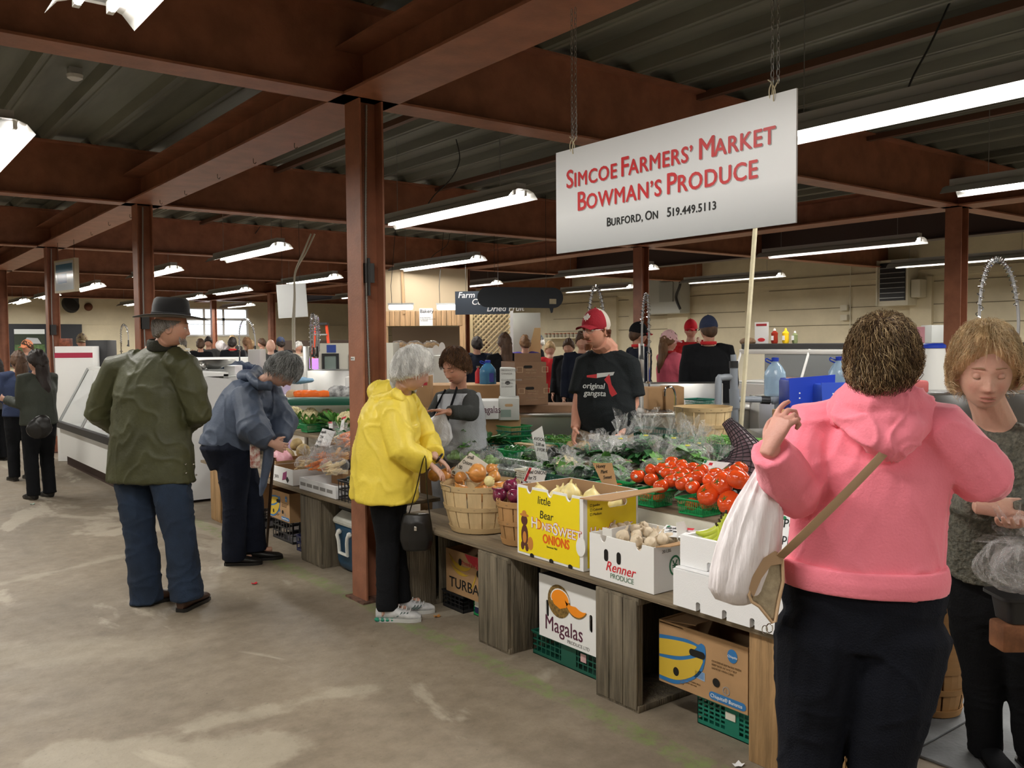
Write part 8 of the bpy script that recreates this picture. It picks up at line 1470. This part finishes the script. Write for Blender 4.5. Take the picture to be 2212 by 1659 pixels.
t = thing('dark_cloth', 'black and plaid cloth heaped by the white carton', 'cloth', H(735, 857, 9.05)); me = remesh(MB().ball((0, 0, .04), (.14, .08, .07)).ball((.1, -.06, .05), (.08, .07, .06)), .01, 2, .02, name='cloth_heap'); me.materials.append(mat('plaid', (.10, .10, .10), .8, col2=(.5, .5, .5), vscale=14)); link('cloth_heap', me, t)
boxpx('teal_crate', 'dark teal crate edge behind the cauliflowers', 'crate', 600, 765, 862, 876, 8.0, .3, GDARK); t = thing('blue_cloth', 'pale blue cloth on the steel counter', 'cloth', H(650, 822, 8.4)); me = remesh(MB().ball((0, 0, 0), (.13, .06, .03)), .01, 1, .01, name='cloth_heap'); me.materials.append(mat('pale_blue', (.25, .42, .60), .8)); link('cloth_heap', me, t)
# left-centre counters: scale, slicer trays
counter('steel counter with white trays behind the olive coat', 425, 560, 852, 9.5, .6); t, w_, h = boxpx('white_tray', 'white plastic tub tilted on the counter beside the olive coat', 'tub', 436, 474, 815, 849, 9.3, .3, WHITE, r=.02); boxpx('white_tray', 'white plastic tub above the blue jacket hood', 'tub', 484, 508, 790, 812, 10.5, .3, WHITE, r=.01); boxpx('black_box', 'black tray beside the olive coat', 'tray', 432, 478, 838, 851, 9.35, .3, BLACKP); boxpx('blue_edge', 'pale blue cloth edge under the black tray', 'cloth', 440, 480, 851, 855, 9.3, .3, mat('pale_blue', (0, 0, 0)))
sc_ = thing('scale', 'grey weighing scale with a wide steel pan', 'scale', H(462, 815, 10.4)); obj('pan', MB().lathe([(.05, .10), (.16, .16), (.20, .20), (.195, .205), (.15, .17), (.0, .11)], 20, fx=lambda a, z: 1+.3*abs(math.cos(a+YAW))), STEEL, sc_); obj('scale_body', MB().rbox((-.1, -.1, 0), (.1, .1, .10), .02), GREYB, sc_); obj('dial', MB().ball((-.16, -.05, .14), (.06, .06, .06)), STEEL, sc_); boxpx('grey_counter', 'pale counter under the weighing scale', 'counter', 430, 600, 815, 835, 10.4, .6, LITW, floor=True)
t = thing('draped_denim', 'dark blue denim jacket thrown over a counter', 'jacket', H(515, 800, 11.5)); me = remesh(MB().ball((0, 0, .02), (.25, .15, .09)).ball((-.25, .05, -.08), (.08, .1, .14)), .014, 2, .03, name='cloth_heap'); me.materials.append(DEN); link('cloth_heap', me, t)
boxpx('grey_machine', 'grey slanted machine among the stalls near the bald man', 'machine', 536, 562, 755, 800, 12, .3, mat('machine_grey', (.42, .41, .38), .4), floor=True); boxpx('lit_case', 'glass case lit violet-pink inside, near the sprayers', 'case', 663, 690, 775, 805, 11.2, .3, emit('violet_light', (.65, .3, 1), .8), floor=True); boxpx('grey_counter', 'long low pale counter across the far hall', 'counter', 400, 660, 772, 790, 16.5, .6, LITW, floor=True); boxpx('grey_counter', 'brown topped partition below the grey hanging board', 'partition', 612, 760, 735, 760, 21, .3, mat('brown_partition', (.09, .06, .045), .7), floor=True)
# left sloped deli case
lc = thing('meat_case', 'slanted glass meat case with white end panel behind the man in the hat', 'counter', (2.82, 10.6, 0)); ENDM = mat('end_panel', (.60, .60, .60), .4)
prof2 = [(-.48, .14), (-.40, .06), (.45, .06), (.45, 1.32), (.0, 1.38), (-.10, 1.36), (-.36, .70), (-.50, .62)]
me_ = face_m((0, -1.5, 0), (1, 0, 0), (0, 0, 1)); obj('end_panel', MB().prism([(x, z) for x, z in [(-.44, .12), (-.36, .03), (.45, .03), (.45, 1.25), (.05, 1.30), (-.02, 1.27), (-.42, .55)]], .04, me_), ENDM, lc, smooth=False)
obj('case_base', MB().box((-.42, -1.46, .16), (.45, 2.6, .55)), LITW, lc, smooth=False); obj('kick', MB().box((-.34, -1.42, 0), (.42, 2.6, .16)), mat('kick_brown', (.05, .025, .02), .6), lc, smooth=False); obj('bumper', MB().box((-.47, -1.46, .52), (-.40, 2.6, .60)), BLACKP, lc, smooth=False)
obj('case_back', MB().box((.40, -1.46, .55), (.45, 2.6, 1.30)), mat('case_back_grey', (.25, .25, .24), .5), lc, smooth=False); obj('top_shelf', MB().box((-.05, -1.46, 1.28), (.45, 2.6, 1.32)), WHITE, lc, smooth=False)
for y0 in (-1.46, -.1, 1.26): obj('glass_panel', MB().prism([(0, 0), (1.33, 0), (1.33, .80), (0, .80)], .006, face_m((-.42, y0+1.33, .58), (0, -1, 0), (.38, 0, .70))), GLS, lc, smooth=False)
for y0 in (-1.46, -.1, 1.26, 2.58): obj('mullion', MB().tube([(-.43, y0, .58), (-.05, y0, 1.30)], .018, 6), GALV, lc)
for k in range(8): tag(obj('packaged_meat', MB().rbox((-.22, -.12, 0), (.2, .12, .05), .02), mat('meat_red', (0, 0, 0)) if k % 2 else mat('paper', (0, 0, 0))), '%s package along the slanted meat case' % ['nearest', 'second', 'third', 'fourth', 'fifth', 'sixth', 'seventh', 'farthest'][k], 'package').location = (2.86, 9.4+.35*k, .56)
for (y, m, l, h_) in ((-1.15, mat('orange_slip', (.85, .35, .18)), 'long orange paper slip stuck on the meat case glass', .26), (-.75, mat('pink_slip', (.8, .08, .3)), 'small pink and green slip on the meat case glass', .12)): t = thing('paper_slip', l, 'note', (2.82-.08, 10.6+y, 1.235)); obj('slip', MB().prism([(-.04, 0), (.04, 0), (.035, -h_), (-.045, -h_)], .002, face_m((0, 0, 0), (0, -1, 0), (.46, 0, .88), .012)), m, t, smooth=False)
t = thing('sanitizer_bottle', 'clear pump bottle of sanitizer on top of the meat case', 'bottle', (3.0, 9.55, 1.322)); obj('bottle_body', MB().lathe([(.05, 0), (.055, .02), (.055, .14), (.02, .18)], 14), mat('clear_blue', (.55, .68, .72), .2), t); obj('pump', MB().lathe([(.018, .18), (.018, .20), (.006, .205), (.006, .24)], 8).box((-.04, -.008, .235), (.01, .008, .25)), WHITE, t)
t, w_, h = boxpx('white_counter', 'white counter with a red stripe behind the left column', 'counter', 118, 200, 748, 765, 12.3, .5, WHITE, floor=True); obj('red_stripe', MB().box((-w_/2, -.004, h-.16), (w_/2, -.001, h-.09)), mat('stripe_red', (.40, .02, .06)), t, smooth=False)
boxpx('dark_machine', 'black till and monitor on the meat counter beside the olive shoulder', 'machine', 185, 232, 735, 760, 12.5, .3, BLACKP, floor=True); boxpx('spice_rack', 'red and brown jars on the white counter', 'jars', 128, 150, 731, 748, 12.4, .1, mat('brown_jars', (.22, .06, .03), .5, var=.5, vscale=20))
# far wall: black board with a farm photograph, fan, reel; hanging picture
bb = thing('black_board', 'black board with a farm photograph on the far wall', 'board', PY(0, 700, 30.9)*0+Vector((PY(95, 780, 30.9).x, 30.9, 0))); x0_, x1_ = PY(15, 740, 30.9).x-bb.location.x, PY(178, 740, 30.9).x-bb.location.x; zt, zb = PY(95, 700, 30.9).z, 1.0; obj('board', MB().box((x0_, 0, zb), (x1_, .06, zt)), mat('board_black', (.010, .012, .018), .5), bb, smooth=False)
px0, px1 = PY(31, 740, 30.9).x-bb.location.x, PY(97, 740, 30.9).x-bb.location.x; z1_ = PY(60, 711, 30.9).z; z0_ = 1.25
for a, b, c_, m in ((z0_, z1_, 0, mat('photo_sky', (.68, .72, .72), .5)), (z0_, z0_+.42, 1, mat('photo_grass', (.07, .13, .04), .6, var=.5, vscale=4)), (z0_+.42, z0_+.75, 2, mat('photo_trees', (.02, .03, .015), .6))): obj('printed_shape', MB().box((px0, -.01-.002*c_, a), (px1, -.002*c_, b)), m, bb, smooth=False)
obj('printed_shape', MB().prism([(px1-.65, z0_+.45), (px1-.1, z0_+.45), (px1-.2, z0_+.62), (px1-.5, z0_+.64)], .004, face_m((0, -.018, 0), (1, 0, 0), (0, 0, 1))), mat('barn_roof', (.40, .42, .44)), bb, smooth=False)
fn = thing('wall_fan', 'round dark fan on the far wall', 'fan', PY(152, 658, 30.7)); obj('fan_cage', MB().lathe([(.26, -.06), (.28, 0), (.26, .08), (.08, .12)], 20, M=Matrix.Rotation(1.2, 4, 'X') @ Matrix.Rotation(.4, 4, 'Y')), DARKM, fn); obj('bracket', MB().box((.05, .0, .0), (.25, .3, .3)), DARKM, fn, smooth=False)
fn = thing('alarm_bell', 'rusty round bell on the far wall', 'bell', PY(191, 663, 30.99)); obj('bell_dome', MB().lathe([(.13, 0), (.12, .05), (.06, .10), (0, .11)], 18, M=Matrix.Rotation(math.pi/2, 4, 'X')), mat('bell_rust', (.16, .06, .03), .6), fn)
hp = thing('hanging_picture', 'framed blue and white poster hanging beside the left column', 'picture', H(128, 634, 12.8)); q = [H(128, 634, 12.8), H(172, 628, 12.3), H(172, 553, 12.3), H(128, 565, 12.8)]; o_ = q[0].copy(); w_ = (q[1]-q[0]).length; h = q[3].z-q[0].z; M_ = face_m((0, 0, 0), (q[1]-q[0])*Vector((1, 1, 0)), (0, 0, 1)); obj('frame', MB().prism([(0, 0), (w_, 0), (w_, h), (0, h)], .06, M_, 0), mat('frame_cream', (.50, .43, .30), .5), hp, smooth=False)
for (a, b, c_, e_, m, o2) in ((.06, .06, .94, .94, mat('poster_white', (.6, .66, .7), .12), .061), (.1, .62, .9, .86, mat('poster_blue', (.06, .20, .34), .15), .062), (.16, .28, .62, .56, mat('poster_deep_blue', (.02, .13, .34), .15), .062)): obj('printed_shape', MB().prism([(a*w_, b*h), (c_*w_, b*h), (c_*w_, e_*h), (a*w_, e_*h)], .001, M_ @ Matrix.Translation((0, 0, o2))), m, hp, smooth=False)
for u in (.1, .9): a = M_ @ Vector((u*w_, h, .03)); obj('wire', MB().tube([a, Vector((a.x, a.y, HB-o_.z))], .004, 4), DARKM, hp)
sd = thing('smoke_detector', 'white round smoke detector on the roof deck at the left', 'detector', G(162, 172, ZC-.085)); sd.location.z = ZC-.0005; obj('detector_base', MB().box((-.045, -.045, -.05), (.045, .045, 0)), HOUS, sd, smooth=False); obj('detector_body', MB().lathe([(.03, -.09), (.055, -.075), (.06, -.05)], 20), WHITE, sd)
for i, pts in enumerate(([(985, 300), (993, 345), (975, 385), (940, 420), (925, 440)], [(972, 505), (965, 530), (940, 548), (925, 565)], [(568, 478), (555, 500), (535, 520), (528, 532)], [(2054, 0), (2010, 95), (1975, 160), (1962, 190)])):
    dd_ = (9.2, 16.9, 15.2, 5.5)[i]; o_ = H(*pts[0], dd_); t = thing('power_cord', ['black cord curling down to the tube light right of the front column', 'black cord to the lower tube light right of the column', 'thin cord to the light above the bent-over woman', 'thick black cord dropping to the big tube light at the top right'][i], 'cord', o_); obj('cord', MB().tube([H(x, y, dd_)-o_ for x, y in pts] if 0 else [v-o_ for v in catm([H(x, y, dd_) for x, y in pts], 5)], (.006, .006, .006, .007)[i], 6), DARKM, t)
# ---------------------------------------------------------------- people in the background
HC = {'dark': hm_('bg_dark_hair', (.018, .012, .010)), 'brown': BH, 'chest': BH2, 'grey': GH, 'blond': BL1, 'white': WH1}
def bgp(label, px, py, hpx, ang, top, trou=BLK, hair='brown', hs=1., capm=None, long=False, apron=None, hline_=(.42, -.3, -.70), thick=.14, arms=None, skn=(.50, .28, .20), capback=False, visor=None, group=None, w_=1., build=1., d=None, lean=0., hf=None, eyes=False, shoes=True):
    d = d or F*.245/hpx; p = H(px, py, d); Hh = max(1.45, min(1.95, 1.70*p.z/1.585)); fd = math.radians(ang)+math.atan2(FW.y, FW.x); J = stand((p.x, p.y), fd, Hh, lean, w_)
    J['head'] = p
    if arms == 'fwd':
        for k, s_ in (('L', 1), ('R', -1)): J['el'+k] = J['sh'+k]+Vector((0, 0, -.28))+J['f']*.05; J['wr'+k] = J['el'+k]+J['f']*.25+Vector((0, 0, .05))
    if arms == 'up':
        J['elL'] = J['shL']+J['f']*.2-Vector((0, 0, .12)); J['wrL'] = J['elL']+J['f']*.24+Vector((0, 0, .12))
    hfv = hf or (J['f']-Vector((0, 0, .15))); near = hpx > 34 or d < 12
    t, M, off, sk = person(label, J, tm=top, trm=trou, skn=skn, hf=hfv, tw=(.19*build, .17*build, .185*build, .165*build), td=(.14*build, .13*build, .135*build, .11), voxel=.008 if near else .014, tvox=.012 if near else .018, sl=(.068, .06, .05), fold=.006, shoes=dict(m=SHB, sole=SHB) if shoes else None, hs=hs, trw=(.095, .07, .065))
    if hair: hair_obj(t, M, off, hs, lambda q: hline(q, *hline_), thick, HC[hair], [], px % 50, 0, bumpy=.6, fq=5)
    if long: c = M @ Vector((0, -.07, -.10)); addm(t, 'long_hair', MB().tube([c+Vector((0, 0, .14)), c+Vector((0, 0, .04)), c-Vector((0, 0, .06)), c-J['f']*.04-Vector((0, 0, .18)), c-J['f']*.05-Vector((0, 0, .28))], [(.045, .03), (.075, .045), (.078, .045), (.06, .032), (.02, .015)], 12, up=J['shR']-J['shL']), HC[hair], off, .008, 2, .006)
    if capm: cap_hat(t, M, off, 1.06*hs, capm, None, True, capback, visor)
    if apron: addm(t, 'lanyard', MB().tube([J['neb']+Vector((.075*math.cos(a), .075*math.sin(a), .01)) for a in np.linspace(0, 6.28, 17)[:-1]], [(.016, .006)]*16, 6, closed=True, up=(0, 0, 1)), apron, off)
    if eyes: eyes_add(t, M, hs, off, sk)
    return t, M, off, J
REDC = cloth('red_cloth', (.50, .015, .02)); PNKC = cloth('pink_shirt', (.85, .16, .24)); PNKP = cloth('pale_pink_cap', (.80, .50, .52)); PURP = cloth('purple_nylon', (.07, .05, .30)); DGREY = cloth('dark_grey_cloth', (.05, .05, .05)); NVC = cloth('navy_cap', (.02, .03, .07)); PARK = cloth('dark_green_parka', (.030, .036, .026), .7); NAVS = cloth('navy_sweater', (.022, .035, .085)); GRC = cloth('grey_cap', (.07, .08, .08)); TANC = cloth('tan_camo', (.20, .15, .08), .8, .4)
t, M, off, J = bgp('woman with long dark hair in a dark parka and tall rubber boots', 80, 782, 52, 62, PARK, BLK, 'dark', d=9.3, long=True, arms='fwd', hf=-RT*.85+FW*.3-Vector((0, 0, .05)), eyes=True, shoes=False, build=1.05)
for k in 'LR': a = J['an'+k]; addm(t, 'rubber_boot', MB().tube([J['kn'+k]-Vector((0, 0, .06)), lerp(J['kn'+k], a, .5), a, a-Vector((0, 0, .05))], [.068, .062, .052, .05], 12).tube([a-Vector((0, 0, .055))-J['f']*.04, a-Vector((0, 0, .055))+J['f']*.10, a-Vector((0, 0, .065))+J['f']*.17], [.034, .038, .022], 10), SHB, off, .01, 3)
hbg = thing('shoulder_bag', 'dark slouchy shoulder bag at the hip of the woman in the parka', 'handbag', H(85, 925, 9.0)); me = remesh(MB().ball((0, 0, 0), (.12, .05, .11)).ball((.03, 0, .07), (.08, .04, .07)), .012, 3, .01, name='pouch'); me.materials.append(SHB); link('pouch', me, hbg)
bgp('woman with grey-brown ponytail in a navy sweater at the left', 40, 782, 46, 50, NAVS, BLK, 'brown', d=10.6, long=True, arms='fwd', build=1.05)
bgp('person with dark hair cut off by the left edge', -10, 792, 44, 60, DGREY, BLK, 'dark', d=12.4, long=True)
bgp('person in an orange cap among the shoppers at far left', 58, 750, 24, 160, WCARD if 0 else DGREY, BLK, 'brown', capm=cloth('orange_cap', (.75, .28, .14)), d=16)
bgp('man in a tan camouflage cap behind the meat case', 177, 738, 30, 200, DGREY, BLK, 'brown', capm=TANC, d=14.5)
for i, (px, py, h_, a, top, hr, kw, l) in enumerate([(433, 745, 25, 20, BLK, 'brown', dict(arms='up'), 'woman in black reaching out a white bag before the windows'), (450, 740, 24, 190, DGREY, 'dark', {}, 'dark-haired bearded man beside the woman in black'), (502, 742, 26, 10, BLK, 'dark', dict(apron=REDC), 'dark-haired person in black with an orange neck strap'), (502, 735, 20, 180, DGREY, 'blond', {}, 'person with light hair behind the dark-haired one'), (533, 742, 25, 60, DGREY, 'chest', dict(long=True), 'woman with long light brown hair by the far counter'), (541, 746, 22, 150, DGREY, 'blond', {}, 'blond person leaning beside the long-haired woman'), (565, 742, 21, 100, DGREY, 'brown', {}, 'person partly hidden left of the bald man'), (585, 748, 30, 200, DGREY, None, dict(skn=(.62, .32, .25)), 'bald man in dark clothes near the far column'), (606, 742, 26, 30, BLK, 'dark', dict(capm=NVC), 'person in a dark navy cap under the grey board'), (645, 750, 24, 230, cloth('beige_cloth', (.5, .42, .32)), 'white', {}, 'white-haired person beside the cream cables'),
    (1030, 745, 34, 20, NAVY, 'dark', {}, 'person in navy half hidden behind the middle column'), (1048, 748, 28, 10, DGREY, 'brown', {}, 'short-haired person in grey in front of the lattice'), (1090, 742, 42, 20, BLK, 'brown', dict(long=True, build=1.2), 'woman with long wavy brown hair in a bulky black coat'), (1134, 742, 34, 15, PURP, 'chest', dict(build=1.1), 'person in a bright purple jacket with curly brown hair'), (1162, 738, 29, 100, BLK, 'white', dict(capm=GRC), 'man in a grey cap and glasses behind the purple jacket'), (1188, 755, 33, 190, REDC, 'blond', dict(lean=.1), 'smiling blonde woman in a red jacket over white'), (1228, 750, 36, 165, BLK, 'brown', dict(build=1.05), 'woman with short brown hair in black looking down'), (1258, 738, 42, 170, NAVY, 'brown', {}, 'man in a dark jacket hidden behind the bearded seller'), (880, 775, 34, 180, cloth('steel_blue_cloth', (.10, .14, .22)), 'dark', dict(lean=.5), 'bending person in blue-grey behind the white-haired woman')]):
    bgp(l, px, py, h_, a, top, BLK, hr, **kw)
bgp('young man in a black cap with red peak and red lanyard', 1380, 722, 47, -75, NAVY, BLK, 'brown', capm=BLK, apron=REDC, thick=.06, visor=REDC)
bgp('woman in a pale pink cap and bright pink shirt with a ponytail', 1446, 738, 45, -70, PNKC, PNKC, 'chest', capm=PNKP, apron=REDC, long=True, arms='fwd', build=1.05, eyes=True)
bgp('man in a red cap and red shirt raising a hand to his brow', 1492, 712, 40, 160, REDC, BLK, 'dark', capm=cloth('red_cap_bright', (.65, .01, .025)), thick=.06, arms='up')
bgp('large man in a navy cap and black hoodie seen from behind', 1530, 712, 54, 8, BLK, BLK, 'brown', capm=NVC, apron=REDC, w_=1.04, build=1.3, thick=.05)
pt_ = thing('carrier_bag', 'white carrier bag held up before the far windows', 'bag', H(477, 746, 18)); me = remesh(MB().ball((0, 0, 0), (.10, .07, .10)).ball((.07, 0, -.05), (.10, .06, .06)), .012, 2, .02, name='film'); me.materials.append(CBAGM); link('film', me, pt_)
bpy.context.view_layer.update()
